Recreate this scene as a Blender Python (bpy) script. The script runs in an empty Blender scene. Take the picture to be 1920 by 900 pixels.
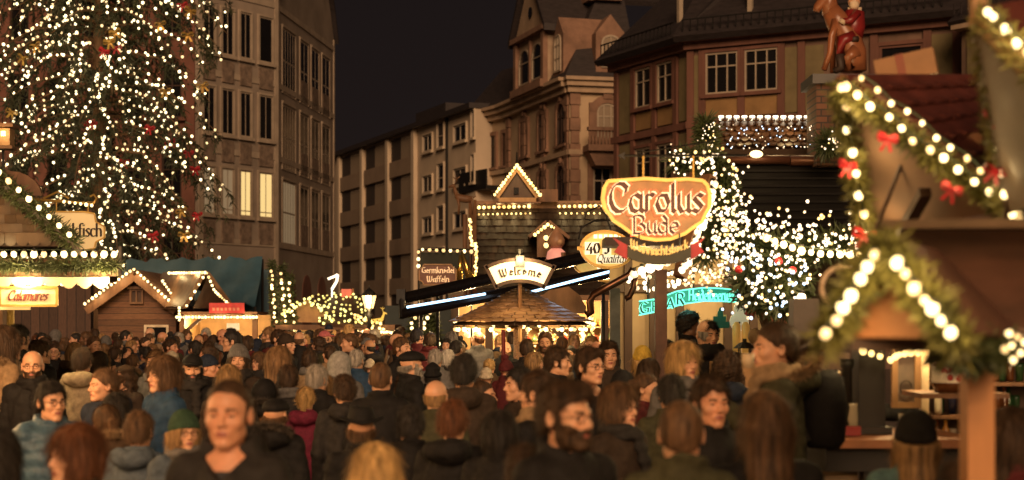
import bpy, bmesh, math, random
import numpy as np
from mathutils import Vector, Matrix, Euler
R = math.radians
random.seed(7); RNG = np.random.default_rng(7)
S = bpy.context.scene
COL = S.collection

# ------------------------------------------------------------------ camera, sky, light, exposure
CAMH, F, HOR = 2.0, 3000.0, 600.0            # eye height, focal length and horizon row in 1920-wide pixels
cd = bpy.data.cameras.new('camera'); cam = bpy.data.objects.new('camera', cd); COL.objects.link(cam)
cam.location = (0, 0, CAMH); cam.rotation_euler = (R(90), 0, 0)
cd.sensor_width = 36; cd.lens = F / 1920 * 36; cd.shift_y = (HOR - 450) / 1920
cd.clip_start = 0.1; cd.clip_end = 2000
cd.dof.use_dof = True; cd.dof.focus_distance = 21; cd.dof.aperture_fstop = 2.1; cd.dof.aperture_blades = 0
S.camera = cam
W = bpy.data.worlds.new('World'); S.world = W; W.use_nodes = True
wn, wl = W.node_tree.nodes, W.node_tree.links
bg = wn['Background']
tc = wn.new('ShaderNodeTexCoord'); sx = wn.new('ShaderNodeSeparateXYZ'); cr = wn.new('ShaderNodeValToRGB')
wl.new(tc.outputs['Generated'], sx.inputs[0]); wl.new(sx.outputs['Z'], cr.inputs[0]); wl.new(cr.outputs[0], bg.inputs[0])
cr.color_ramp.elements[0].color = (0.0145, 0.0096, 0.0085, 1); cr.color_ramp.elements[1].color = (0.0090, 0.0065, 0.0066, 1)
cr.color_ramp.elements[1].position = 0.35
bg.inputs[1].default_value = 1.0
sl = bpy.data.lights.new('square_glow_fill', 'SUN'); so = bpy.data.objects.new('square_glow_fill', sl); COL.objects.link(so)
sl.energy = 2.35; sl.angle = R(28); sl.color = (1.0, 0.62, 0.35)       # stands in for the glow of the square, from behind the camera
so.rotation_euler = (R(68), 0, R(3)); so.location = (-10, -10, 30)
S.view_settings.view_transform = 'Standard'; S.view_settings.look = 'None'
S.view_settings.exposure = 0.0; S.view_settings.gamma = 1
S.render.engine = 'CYCLES'
cy = S.cycles
cy.use_denoising = True; cy.max_bounces = 5; cy.diffuse_bounces = 2; cy.glossy_bounces = 2
cy.transmission_bounces = 3; cy.transparent_max_bounces = 6
cy.sample_clamp_indirect = 1.5; cy.sample_clamp_direct = 0; cy.caustics_reflective = False; cy.caustics_refractive = False
cy.use_light_tree = True; cy.use_adaptive_sampling = False

# ------------------------------------------------------------------ helpers
def P(px, py, d): return Vector(((px - 960) / F * d, d, CAMH + (HOR - py) / F * d))
def link(o): COL.objects.link(o); return o
def tag(o, label, cat, group=None, kind=None):
    if label: o['label'] = label
    if cat: o['category'] = cat
    if group: o['group'] = group
    if kind: o['kind'] = kind
    return o
def thing(name, label, cat, loc=(0, 0, 0), rz=0, group=None):
    o = link(bpy.data.objects.new(name, None)); o.location = loc; o.rotation_euler = (0, 0, rz)
    o.empty_display_size = 0.1
    return tag(o, label, cat, group)
def hang(o, parent):            # parent without moving; parents are unrotated unless local=True coordinates are used
    o.parent = parent
    def world(p):
        m = Matrix.LocRotScale(p.location, p.rotation_euler, p.scale)
        return world(p.parent) @ p.matrix_parent_inverse @ m if p.parent else m
    o.matrix_parent_inverse = world(parent).inverted()
    return o
class MB:
    def __init__(s): s.v = []; s.f = []; s.m = []; s.cur = 0
    def mat(s, i): s.cur = i; return s
    def poly(s, pts):
        b = len(s.v); s.v += [tuple(p) for p in pts]; s.f.append(tuple(range(b, b + len(pts)))); s.m.append(s.cur); return s
    def mesh(s, vs, fs):
        b = len(s.v); s.v += [tuple(p) for p in vs]
        for f in fs: s.f.append(tuple(b + i for i in f)); s.m.append(s.cur)
        return s
    def hexa(s, p):             # 8 corners: bottom 0-3, top 4-7
        return s.mesh(p, [(3, 2, 1, 0), (4, 5, 6, 7), (0, 1, 5, 4), (1, 2, 6, 5), (2, 3, 7, 6), (3, 0, 4, 7)])
    def box(s, c, size, rot=None):
        x, y, z = (k / 2 for k in size); c = Vector(c)
        p = [Vector(q) for q in ((-x, -y, -z), (x, -y, -z), (x, y, -z), (-x, y, -z), (-x, -y, z), (x, -y, z), (x, y, z), (-x, y, z))]
        if rot is not None: p = [rot @ q for q in p]
        return s.hexa([q + c for q in p])
    def span(s, a, b): return s.box([(i + j) / 2 for i, j in zip(a, b)], [abs(j - i) for i, j in zip(a, b)])
    def bar(s, a, b, w, h, up=(0, 0, 1)):
        a, b = Vector(a), Vector(b); d = (b - a); L = d.length; d = d.normalized(); up = Vector(up)
        if abs(d.dot(up)) > 0.98: up = Vector((0, 1, 0))
        sd = d.cross(up).normalized(); u2 = sd.cross(d)
        return s.box((a + b) / 2, (L, w, h), Matrix((d, sd, u2)).transposed())
    def slab(s, q, t):          # quad q (3 or 4 corners) extruded by t along its normal, downward
        q = [Vector(p) for p in q]; n = (q[1] - q[0]).cross(q[-1] - q[0]).normalized(); k = len(q)
        vs = q + [p - n * t for p in q]
        fs = [tuple(range(k)), tuple(range(2 * k - 1, k - 1, -1))] + [(i, k + i, k + (i + 1) % k, (i + 1) % k) for i in range(k)]
        return s.mesh(vs, fs)
    def tube(s, pts, r, n=8, cap=True):
        pts = [Vector(p) for p in pts]; rr = r if isinstance(r, (list, tuple)) else [r] * len(pts); b = len(s.v); up = Vector((0.13, 0.21, 0.97))
        for i, p in enumerate(pts):
            d = (pts[min(i + 1, len(pts) - 1)] - pts[max(i - 1, 0)]).normalized()
            a = d.cross(up)
            if a.length < 1e-3: a = d.cross(Vector((1, 0, 0)))
            a.normalize(); c = d.cross(a)
            s.v += [tuple(p + (a * math.cos(t) + c * math.sin(t)) * rr[i]) for t in (2 * math.pi * k / n for k in range(n))]
        for i in range(len(pts) - 1):
            for k in range(n):
                s.f.append((b + i * n + k, b + i * n + (k + 1) % n, b + (i + 1) * n + (k + 1) % n, b + (i + 1) * n + k)); s.m.append(s.cur)
        if cap:
            s.f.append(tuple(b + k for k in range(n))[::-1]); s.m.append(s.cur)
            s.f.append(tuple(b + (len(pts) - 1) * n + k for k in range(n))); s.m.append(s.cur)
        return s
    def lathe(s, c, prof, n=16, ax=None):   # prof: (radius, z) list
        c = Vector(c); b = len(s.v)
        for r, z in prof:
            for k in range(n):
                q = Vector((r * math.cos(2 * math.pi * k / n), r * math.sin(2 * math.pi * k / n), z))
                s.v.append(tuple(c + (ax @ q if ax is not None else q)))
        for i in range(len(prof) - 1):
            for k in range(n):
                s.f.append((b + i * n + k, b + i * n + (k + 1) % n, b + (i + 1) * n + (k + 1) % n, b + (i + 1) * n + k)); s.m.append(s.cur)
        s.f.append(tuple(b + k for k in range(n))[::-1]); s.m.append(s.cur)
        s.f.append(tuple(b + (len(prof) - 1) * n + k for k in range(n))); s.m.append(s.cur)
        return s
    def ball(s, c, r, n=10, sc=(1, 1, 1)):
        h = n // 2; c = Vector(c); b = len(s.v)
        pr = [(math.sin(math.pi * i / h), -math.cos(math.pi * i / h)) for i in range(h + 1)]
        pr[0] = (0.02, -1); pr[-1] = (0.02, 1)
        m = MB(); m.lathe((0, 0, 0), pr, n)
        return s.mesh([c + Vector((v[0] * r * sc[0], v[1] * r * sc[1], v[2] * r * sc[2])) for v in m.v], m.f)
    def prism(s, poly, o, ux, uy, t):      # 2D outline in frame (o, ux, uy) extruded by t along ux x uy
        o, ux, uy = Vector(o), Vector(ux), Vector(uy); n = ux.cross(uy).normalized(); k = len(poly)
        a = [o + ux * x + uy * y for x, y in poly]; vs = a + [p + n * t for p in a]
        fs = [tuple(range(k))[::-1], tuple(range(k, 2 * k))] + [(i, (i + 1) % k, k + (i + 1) % k, k + i) for i in range(k)]
        return s.mesh(vs, fs)
    def build(s, name, mats, parent=None, smooth=False, local=False):
        me = bpy.data.meshes.new(name); me.from_pydata(s.v, [], s.f)
        mats = mats if isinstance(mats, (list, tuple)) else [mats]
        for m in mats: me.materials.append(m)
        if len(mats) > 1: me.polygons.foreach_set('material_index', s.m)
        if smooth: me.polygons.foreach_set('use_smooth', [True] * len(s.f))
        me.update()
        o = link(bpy.data.objects.new(name, me))
        if parent is not None:
            if local: o.parent = parent
            else: hang(o, parent)
        return o

# ------------------------------------------------------------------ materials
MATS = {}
def mat(name, col, rough=0.6, metal=0.0, var=0.25, scale=6.0, bump=0.0, em=None, es=0.0, stretch=(1, 1, 1), spec=0.5, detail=4, col2=None):
    if name in MATS: return MATS[name]
    m = bpy.data.materials.new(name); m.use_nodes = True; nt = m.node_tree; N, L = nt.nodes, nt.links
    b = N['Principled BSDF']; b.inputs['Roughness'].default_value = rough; b.inputs['Metallic'].default_value = metal
    b.inputs['Specular IOR Level'].default_value = spec
    b.inputs['Base Color'].default_value = (*col, 1)
    if var > 0 or bump > 0:
        t = N.new('ShaderNodeTexCoord'); mp = N.new('ShaderNodeMapping'); mp.inputs['Scale'].default_value = stretch
        nz = N.new('ShaderNodeTexNoise'); nz.inputs['Scale'].default_value = scale; nz.inputs['Detail'].default_value = detail; nz.inputs['Roughness'].default_value = 0.62
        L.new(t.outputs['Object'], mp.inputs[0]); L.new(mp.outputs[0], nz.inputs['Vector'])
        if var > 0:
            r = N.new('ShaderNodeValToRGB'); lo = [c * (1 - var) for c in col]; hi = [min(1, c * (1 + var)) for c in (col2 or col)]
            r.color_ramp.elements[0].position = 0.3; r.color_ramp.elements[1].position = 0.7
            r.color_ramp.elements[0].color = (*lo, 1); r.color_ramp.elements[1].color = (*hi, 1)
            L.new(nz.outputs['Fac'], r.inputs[0]); L.new(r.outputs[0], b.inputs['Base Color'])
        if bump > 0:
            bp = N.new('ShaderNodeBump'); bp.inputs['Strength'].default_value = min(1, bump); bp.inputs['Distance'].default_value = 0.02
            L.new(nz.outputs['Fac'], bp.inputs['Height']); L.new(bp.outputs[0], b.inputs['Normal'])
    if em is not None:
        b.inputs['Emission Color'].default_value = (*em, 1); b.inputs['Emission Strength'].default_value = es
        m.cycles.emission_sampling = 'NONE'
    MATS[name] = m; return m
def plank_mat(name, col, per=7.0, axis='Z', rough=0.65, rot=0):
    """boards: dark joints every 1/per metre along an axis, with grain"""
    if name in MATS: return MATS[name]
    m = mat(name, col, rough, var=0.35, scale=5, bump=0.15, stretch=(1, 1, 8) if axis == 'Z' else (8, 8, 1))
    nt = m.node_tree; N, L = nt.nodes, nt.links; b = N['Principled BSDF']
    t = N.new('ShaderNodeTexCoord'); s = N.new('ShaderNodeSeparateXYZ'); L.new(t.outputs['Object'], s.inputs[0])
    mu = N.new('ShaderNodeMath'); mu.operation = 'MULTIPLY'; mu.inputs[1].default_value = per; L.new(s.outputs[axis], mu.inputs[0])
    fr = N.new('ShaderNodeMath'); fr.operation = 'FRACT'; L.new(mu.outputs[0], fr.inputs[0])
    gt = N.new('ShaderNodeMath'); gt.operation = 'GREATER_THAN'; gt.inputs[1].default_value = 0.1; L.new(fr.outputs[0], gt.inputs[0])
    fl = N.new('ShaderNodeMath'); fl.operation = 'FLOOR'; L.new(mu.outputs[0], fl.inputs[0])
    wn_ = N.new('ShaderNodeTexWhiteNoise'); wn_.noise_dimensions = '1D'; L.new(fl.outputs[0], wn_.inputs['W'])
    ma = N.new('ShaderNodeMath'); ma.operation = 'MULTIPLY_ADD'; ma.inputs[1].default_value = 0.5; ma.inputs[2].default_value = 0.62; L.new(wn_.outputs['Value'], ma.inputs[0])
    mm = N.new('ShaderNodeMath'); mm.operation = 'MULTIPLY'; L.new(ma.outputs[0], mm.inputs[0])
    jo = N.new('ShaderNodeMath'); jo.operation = 'MULTIPLY_ADD'; jo.inputs[1].default_value = 0.75; jo.inputs[2].default_value = 0.25; L.new(gt.outputs[0], jo.inputs[0]); L.new(jo.outputs[0], mm.inputs[1])
    mx = N.new('ShaderNodeMix'); mx.data_type = 'RGBA'; mx.blend_type = 'MULTIPLY'; mx.inputs[0].default_value = 1
    src = b.inputs['Base Color'].links[0].from_socket; L.new(src, mx.inputs[6]); L.new(mm.outputs[0], mx.inputs[7]); L.new(mx.outputs[2], b.inputs['Base Color'])
    return m
def brick_mat(name, c1, c2, mortar, scale=3.0):
    if name in MATS: return MATS[name]
    m = mat(name, c1, 0.85, var=0, bump=0); nt = m.node_tree; N, L = nt.nodes, nt.links; b = N['Principled BSDF']
    t = N.new('ShaderNodeTexCoord'); mp = N.new('ShaderNodeMapping'); mp.inputs['Rotation'].default_value = (R(90), 0, 0)
    k = N.new('ShaderNodeTexBrick'); k.inputs['Color1'].default_value = (*c1, 1); k.inputs['Color2'].default_value = (*c2, 1); k.inputs['Mortar'].default_value = (*mortar, 1)
    k.inputs['Scale'].default_value = scale; k.inputs['Mortar Size'].default_value = 0.03
    L.new(t.outputs['Object'], mp.inputs[0]); L.new(mp.outputs[0], k.inputs['Vector']); L.new(k.outputs['Color'], b.inputs['Base Color'])
    bp = N.new('ShaderNodeBump'); bp.inputs['Strength'].default_value = 0.5; L.new(k.outputs['Fac'], bp.inputs['Height']); bp.invert = True; L.new(bp.outputs[0], b.inputs['Normal'])
    return m
WARM = (1.0, 0.69, 0.30); BULBC = (1.0, 0.78, 0.42)
M_bulb = mat('bulb_warm', (0.9, 0.8, 0.6), 0.3, var=0, em=(1.0, .72, .33), es=2.8)
M_bulb_tree = mat('bulb_tree', (0.9, 0.85, 0.7), 0.3, var=0, em=(1.0, 0.80, 0.44), es=3.6)
M_bulb_gold = mat('bulb_gold', (0.9, 0.75, 0.4), 0.3, var=0, em=(1.0, 0.68, 0.24), es=2.4)
M_bulb_green = mat('bulb_yellow_green', (0.8, 0.85, 0.4), 0.3, var=0, em=(0.95, 0.82, 0.26), es=1.9)
M_bulb_white = mat('bulb_white', (0.9, 0.88, 0.85), 0.3, var=0, em=(1.0, 0.80, 0.55), es=2.4)
M_bulb_blue = mat('bulb_blue', (0.7, 0.8, 0.95), 0.3, var=0, em=(0.45, 0.70, 1.0), es=3.5)
M_bulb_near = mat('bulb_near', (0.9, 0.8, 0.6), 0.3, var=0, em=(1.0, 0.74, 0.33), es=4)
M_dark = mat('dark_iron', (0.02, 0.018, 0.017), 0.5, metal=0.4, var=0.2)
M_cord = mat('cord', (0.02, 0.03, 0.015), 0.7, var=0)
M_fir = mat('fir_needles', (0.028, 0.04, 0.014), 0.6, var=0.45, scale=3, col2=(0.06, 0.075, 0.025))
M_fir_tree = mat('fir_tree_needles', (0.022, 0.026, 0.011), 0.6, var=0.45, scale=1.2, col2=(0.045, 0.048, 0.02))
M_bark = mat('bark', (0.16, 0.09, 0.045), 0.9, var=0.4, scale=9, bump=0.5, stretch=(1, 1, 0.2))
M_wood = plank_mat('brown_boards', (0.17, 0.075, 0.035), 6.5, 'Z')
M_wood_dark = mat('dark_wood', (0.055, 0.027, 0.016), 0.6, var=0.4, scale=5, bump=0.2, stretch=(1, 1, 0.25))
M_wood_mid = mat('mid_wood', (0.16, 0.075, 0.035), 0.6, var=0.35, scale=6, bump=0.2, stretch=(1, 1, 0.25))
M_wood_light = mat('light_wood', (0.36, 0.20, 0.09), 0.6, var=0.3, scale=5, bump=0.15, stretch=(1, 1, 0.3))
M_ink = mat('dark_lettering', (0.03, 0.015, 0.01), 0.6, var=0)
M_red = mat('red_ribbon', (0.42, 0.02, 0.03), 0.45, var=0.2)
M_gold = mat('gold_ribbon', (0.6, 0.38, 0.10), 0.35, metal=0.5, var=0.2)

def lamp(loc, e, r=0.08, col=WARM, name='lamp_light', parent=None):
    l = bpy.data.lights.new(name, 'POINT'); l.energy = e; l.color = col; l.shadow_soft_size = r
    o = link(bpy.data.objects.new(name, l)); o.location = loc
    if parent is not None: hang(o, parent)
    return o
def path(pts, n):               # n points evenly along a polyline
    pts = [Vector(p) for p in pts]; ls = [(b - a).length for a, b in zip(pts, pts[1:])]; T = sum(ls); out = []
    for i in range(n):
        t = T * i / max(1, n - 1); k = 0
        while k < len(ls) - 1 and t > ls[k]: t -= ls[k]; k += 1
        out.append(pts[k].lerp(pts[k + 1], min(1, t / max(ls[k], 1e-9))))
    return out
BULB = {}
def bulb_mesh(r, m, n=8, socket=True):
    k = (round(r, 4), m.name, n, socket)
    if k not in BULB:
        b = MB(); b.ball((0, 0, 0), r, n, (1, 1, 1.12))
        if socket: b.mat(1); b.lathe((0, 0, 0.9 * r), [(0.5 * r, 0), (0.5 * r, 0.75 * r)], max(5, n // 2))
        o = b.build('bulb', [m, M_dark], smooth=True); BULB[k] = o.data; bpy.data.objects.remove(o)
    return BULB[k]
def dimmed(m):                  # weaker, warmer copy of a bulb, picked at random
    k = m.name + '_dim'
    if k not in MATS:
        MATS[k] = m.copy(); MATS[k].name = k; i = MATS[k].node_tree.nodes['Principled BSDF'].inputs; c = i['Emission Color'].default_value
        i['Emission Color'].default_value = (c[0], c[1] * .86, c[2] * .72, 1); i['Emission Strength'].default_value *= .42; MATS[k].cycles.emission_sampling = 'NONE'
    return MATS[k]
def string_lights(label, pts, n, r, m, group=None, sag=0.0, jit=0.0, cord=True, nn=8, watts=0, every=4, evenly=True, off=(0, 0, 0), mats=None, name='string_lights', cat='string lights'):
    q = path(pts, n) if evenly else [Vector(p) for p in pts]
    rn = random.Random(len(label) * 31 + n)
    q = [p + Vector((rn.uniform(-jit, jit), rn.uniform(-jit, jit), rn.uniform(-jit, jit))) + Vector(off) for p in q]
    t = thing(name, label, cat, q[0], 0, group)
    if cord: MB().tube([p + Vector((0, 0, 1.3 * r)) for p in q] if len(q) > 1 else [q[0], q[0] + Vector((0, 0, .1))], max(0.004, r * 0.12), 4).build('cord', M_cord, t)
    for i, p in enumerate(q):
        mm = m if mats is None else mats[rn.randrange(len(mats))]
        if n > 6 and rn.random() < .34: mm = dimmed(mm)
        o = link(bpy.data.objects.new('bulb', bulb_mesh(r, mm, nn))); o.parent = t
        o.location = p - q[0]; s = rn.uniform(0.78, 1.15); o.scale = (s, s, s); o.rotation_euler = (rn.uniform(-.4, .4), rn.uniform(-.4, .4), 0)
        if watts and i % every == every // 2: lamp(p + Vector((0, -0.12 - r, 0)), watts, max(0.05, r), parent=t)
    return t
def tufts(mb, pts, rad, n, ln, wd=0.006, droop=0.3, rn=random):
    """fir needles: n slender leaf faces round each point"""
    for p in pts:
        p = Vector(p)
        for _ in range(n):
            d = Vector((rn.gauss(0, 1), rn.gauss(0, 1), rn.gauss(0, 1) - droop)).normalized()
            a = p + d * rad * rn.uniform(0.0, 0.6); b = a + d * ln * rn.uniform(0.6, 1.3)
            s = d.cross(Vector((rn.gauss(0, 1), rn.gauss(0, 1), rn.gauss(0, 1))))
            if s.length < 1e-4: continue
            s = s.normalized() * wd
            mb.poly([a - s * 0.5, a + s * 0.5, a.lerp(b, 0.6) + s, b, a.lerp(b, 0.6) - s])
def garland(label, pts, rad=0.09, n=40, ln=0.08, per=26, wd=0.006, group=None, m=None, cat='garland', name='fir_garland'):
    rn = random.Random(len(label) * 7 + n); q = path(pts, n); mb = MB()
    mb.tube(q, rad * 0.18, 5)
    tufts(mb, q, rad, per, ln, wd, 0.25, rn)
    o = mb.build(name, m or M_fir); return tag(o, label, cat, group)
def bow(label, c, s, m, group=None, ax=None):
    mb = MB(); c = Vector(c); A = ax or Euler((random.uniform(-.3, .3), random.uniform(-.4, .4), random.uniform(-.5, .5))).to_matrix()
    for sg in (-1, 1):
        loop = [(0, 0, 0), (sg * .35, -.1, .22), (sg * .7, -.05, .25), (sg * .8, .05, 0), (sg * .6, .12, -.12), (0, 0, 0)]
        for i in range(len(loop) - 1):
            a, b = Vector(loop[i]), Vector(loop[i + 1]); w = Vector((0, .16, .16))
            mb.slab([c + A @ (a - w) * s, c + A @ (b - w) * s, c + A @ (b + w) * s, c + A @ (a + w) * s], 0.03 * s)
        tl = [(0, -.02, 0), (sg * .2, -.06, -.45), (sg * .4, 0, -.95)]
        for i in range(2):
            a, b = Vector(tl[i]), Vector(tl[i + 1]); w = Vector((.14, .02, 0))
            mb.slab([c + A @ (a - w) * s, c + A @ (b - w) * s, c + A @ (b + w) * s, c + A @ (a + w) * s], 0.03 * s)
    mb.ball(c + A @ Vector((0, -.05, 0)) * s, .16 * s, 8)
    o = mb.build('ribbon_bow', m); return tag(o, label, 'bow', group)
def shingles(mb, q, rows, cols, lift=0.02, scallop=True, rn=random, pick=None):
    """overlapping shingles on a quad q = (top-left, top-right, bottom-right, bottom-left)"""
    a, b, c, d = [Vector(p) for p in q]; n = (b - a).cross(d - a).normalized()
    if n.z < 0 and abs(n.z) > 0.1: n = -n
    elif abs(n.z) <= 0.1 and n.y > 0: n = -n
    for r in range(rows):
        for k in range(cols + (r % 2)):
            u0 = (k - 0.5 * (r % 2)) / cols; u1 = u0 + 1 / cols; u0, u1 = max(0, u0), min(1, u1)
            if u1 - u0 < 0.2 / cols: continue
            v0, v1 = r / rows, min(1.03, (r + 1.35) / rows); g = 0.04 / cols
            def pt(u, v, h): return (a.lerp(b, u)).lerp(d.lerp(c, u), v) + n * h
            h1 = lift * rn.uniform(0.8, 1.4); u0 += g; u1 -= g
            if scallop:
                vm = v0 + (v1 - v0) * 0.62; top = [(u0, v0), (u1, v0), (u1, vm), (u0 + (u1 - u0) * .82, v0 + (v1 - v0) * .88), ((u0 + u1) / 2, v1), (u0 + (u1 - u0) * .18, v0 + (v1 - v0) * .88), (u0, vm)]
            else: top = [(u0, v0), (u1, v0), (u1, v1), (u0, v1)]
            up = [pt(u, v, h1 * (0.3 + 0.9 * (v - v0) / (v1 - v0)) + 0.004) for u, v in top]; lo = [p - n * lift * 0.55 for p in up]; m = len(top)
            if pick: mb.mat(pick(rn))
            mb.mesh(up + lo, [tuple(range(m))] + [(i, m + i, m + (i + 1) % m, (i + 1) % m) for i in range(m)])

# ------------------------------------------------------------------ lettering: skeleton glyphs written with a broad nib
def E(cx, cy, rx, ry, a0, a1, n=6): return [(cx + rx * math.cos(R(a0 + (a1 - a0) * i / n)), cy + ry * math.sin(R(a0 + (a1 - a0) * i / n))) for i in range(n + 1)]
def dots(x): return [[(x - .1, .8), (x - .07, .84)], [(x + .1, .8), (x + .13, .84)]]
def glyphs(n):
    e = lambda *a: E(*a, n)
    bowl = e(.27, .31, .23, .31, 40, 330)
    G = {
     'a': (.62, [bowl, [(.48, .62), (.48, .08), (.58, .0)]]), 'b': (.6, [[(.08, 1), (.08, .02)], e(.3, .31, .22, .31, 150, -150)]),
     'c': (.52, [e(.28, .31, .24, .31, 45, 315)]), 'd': (.62, [bowl, [(.3, 1.0), (.5, .75), (.5, 0)]]),
     'e': (.56, [[(.06, .3), (.46, .38)], e(.28, .31, .23, .31, 10, 315)]), 'f': (.42, [[(.16, 0), (.16, .82)], e(.32, .82, .16, .18, 180, 40), [(.0, .6), (.36, .6)]]),
     'h': (.6, [[(.08, 1), (.08, 0)], e(.28, .4, .2, .22, 170, 0) + [(.48, .02)]]), 'i': (.24, [[(.1, .62), (.1, .04), (.18, 0)], [(.08, .82), (.13, .87)]]),
     'k': (.56, [[(.08, 1), (.08, 0)], [(.46, .62), (.12, .3)], [(.2, .36), (.5, 0)]]), 'l': (.26, [[(.1, 1), (.1, .06), (.2, 0)]]),
     'm': (.92, [[(.08, .62), (.08, 0)], e(.25, .42, .17, .2, 170, 0) + [(.42, .0)], e(.6, .42, .17, .2, 170, 0) + [(.78, .06), (.86, 0)]]),
     'n': (.6, [[(.08, .62), (.08, 0)], e(.28, .42, .2, .2, 170, 0) + [(.48, .06), (.56, 0)]]), 'o': (.58, [e(.28, .31, .24, .31, 0, 360)]),
     'r': (.44, [[(.08, .62), (.08, 0)], e(.24, .44, .16, .18, 170, 40)]), 's': (.48, [[(.42, .54), (.25, .62), (.08, .48), (.4, .18), (.24, 0), (.04, .08)]]),
     't': (.42, [[(.16, .9), (.16, .08), (.26, 0), (.36, .06)], [(0, .62), (.36, .62)]]), 'u': (.6, [[(.08, .62), (.08, .18), (.2, 0), (.34, .04), (.46, .16)], [(.46, .62), (.46, .06), (.56, 0)]]),
     'w': (.86, [[(.05, .66), (.12, .1), (.22, 0), (.4, .18), (.4, .62)], [(.4, .18), (.5, 0), (.72, .2), (.76, .66)]]),
     'g': (.6, [bowl, [(.48, .62), (.48, -.2), (.3, -.34), (.08, -.22)]]), '.': (.2, [[(.06, .02), (.1, .06)]]), ' ': (.34, []),
     'W': (1.05, [[(.1, .9), (.18, .2), (.3, 0), (.52, .2)], [(.5, .95), (.52, .2), (.66, 0), (.9, .25)], [(.9, .95), (.92, .3), (.84, .1)], [(.0, .8), (.1, .95), (.2, .85)]]),
     'C': (.80, [E(.44, .5, .38, .5, 42, 318, 9), [(.70, .84), (.66, .66)]]), 'B': (.76, [[(.1, 1), (.1, 0)], [(.0, .92), (.3, 1)] + e(.35, .76, .26, .24, 90, -80), e(.36, .27, .32, .27, 85, -90) + [(.06, 0)]]),
     'G': (.84, [e(.42, .5, .36, .5, 50, 300), [(.78, .45), (.74, .08)], [(.5, .46), (.78, .46)]]), 'Q': (.9, [e(.42, .5, .36, .5, 0, 360), [(.4, .2), (.85, -.1)]]),
     'H': (.84, [[(.12, 1), (.12, 0)], [(.68, 1), (.68, 0)], [(.12, .52), (.68, .52)]]), 'J': (.5, [[(.36, 1), (.36, .15), (.22, 0), (.04, .1)], [(.15, 1), (.46, 1)]]),
     'A': (.8, [[(.04, 0), (.38, 1), (.72, 0)], [(.16, .34), (.6, .34)]]), 'P': (.7, [[(.12, 1), (.12, 0)], e(.32, .74, .26, .25, 90, -90) + [(.12, .49)], [(.12, 1), (.32, 1)]]),
     'R': (.76, [[(.12, 1), (.12, 0)], [(.12, 1), (.32, 1)] + e(.34, .75, .25, .25, 90, -90) + [(.12, .5)], [(.34, .5), (.66, 0)]]),
     'F': (.66, [[(.12, 1), (.12, 0)], [(.12, .97), (.58, .97)], [(.12, .54), (.46, .54)]]), 'K': (.76, [[(.12, 1), (.12, 0)], [(.64, 1), (.14, .45)], [(.26, .56), (.68, 0)]]), 'S': (.66, [[(.56, .86), (.34, 1), (.1, .8), (.2, .58), (.5, .42), (.56, .18), (.32, 0), (.06, .14)]]), 'L': (.6, [[(.12, 1), (.12, .02), (.56, .02)]]),
     '4': (.62, [[(.38, 1), (.04, .34), (.56, .34)], [(.42, .62), (.42, 0)]]), '0': (.62, [e(.3, .5, .24, .5, 0, 360)]),
    }
    G['\u00e4'] = (.62, G['a'][1] + dots(.28)); G['\u00f6'] = (.58, G['o'][1] + dots(.26)); G['\u00fc'] = (.6, G['u'][1] + dots(.28))
    return G
def lettering(mb, text, o, ux, uy, height, nib=0.16, ang=40, n=3, slant=0.0, width=None, thick=0.01, arch=0.0, squeeze=1.0):
    """strokes of text starting at o (baseline left), facing ux x uy; arch bends the baseline"""
    G = glyphs(n); o, ux, uy = Vector(o), Vector(ux).normalized(), Vector(uy).normalized(); nz = ux.cross(uy)
    tot = sum(G[c][0] for c in text); sc = height * squeeze
    if width: sc = width / tot
    x = 0.0; W_ = tot * sc; lay = 0
    for ch in text:
        w, strokes = G[ch]
        for st in strokes:
            pp = []
            for (gx, gy) in st:
                X = x + gx * sc + slant * gy * height; Y = gy * height
                if arch: Y += arch * (1 - ((X - W_ / 2) / (W_ / 2)) ** 2)
                pp.append((X, Y))
            nb = (nib * height / 2 * math.cos(R(ang)), nib * height / 2 * math.sin(R(ang)))
            for (a, b) in zip(pp, pp[1:]):
                dx, dy = b[0] - a[0], b[1] - a[1]; L = math.hypot(dx, dy)
                if L < 1e-6: continue
                px_, py_ = -dy / L, dx / L; k = px_ * nb[0] + py_ * nb[1]; m = nib * height * 0.16
                hx, hy = (nb[0] if k >= 0 else -nb[0]), (nb[1] if k >= 0 else -nb[1])
                if abs(k) < m: hx, hy = px_ * m, py_ * m
                ex, ey = dx / L * m * .5, dy / L * m * .5
                lay = (lay + 1) % 7; t = thick + lay * 0.0004
                mb.prism([(a[0] - hx - ex, a[1] - hy - ey), (b[0] - hx + ex, b[1] - hy + ey), (b[0] + hx + ex, b[1] + hy + ey), (a[0] + hx - ex, a[1] + hy - ey)], o, ux, uy, t)
        x += w * sc
    return W_
EX, EZ = Vector((1, 0, 0)), Vector((0, 0, 1))
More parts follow.
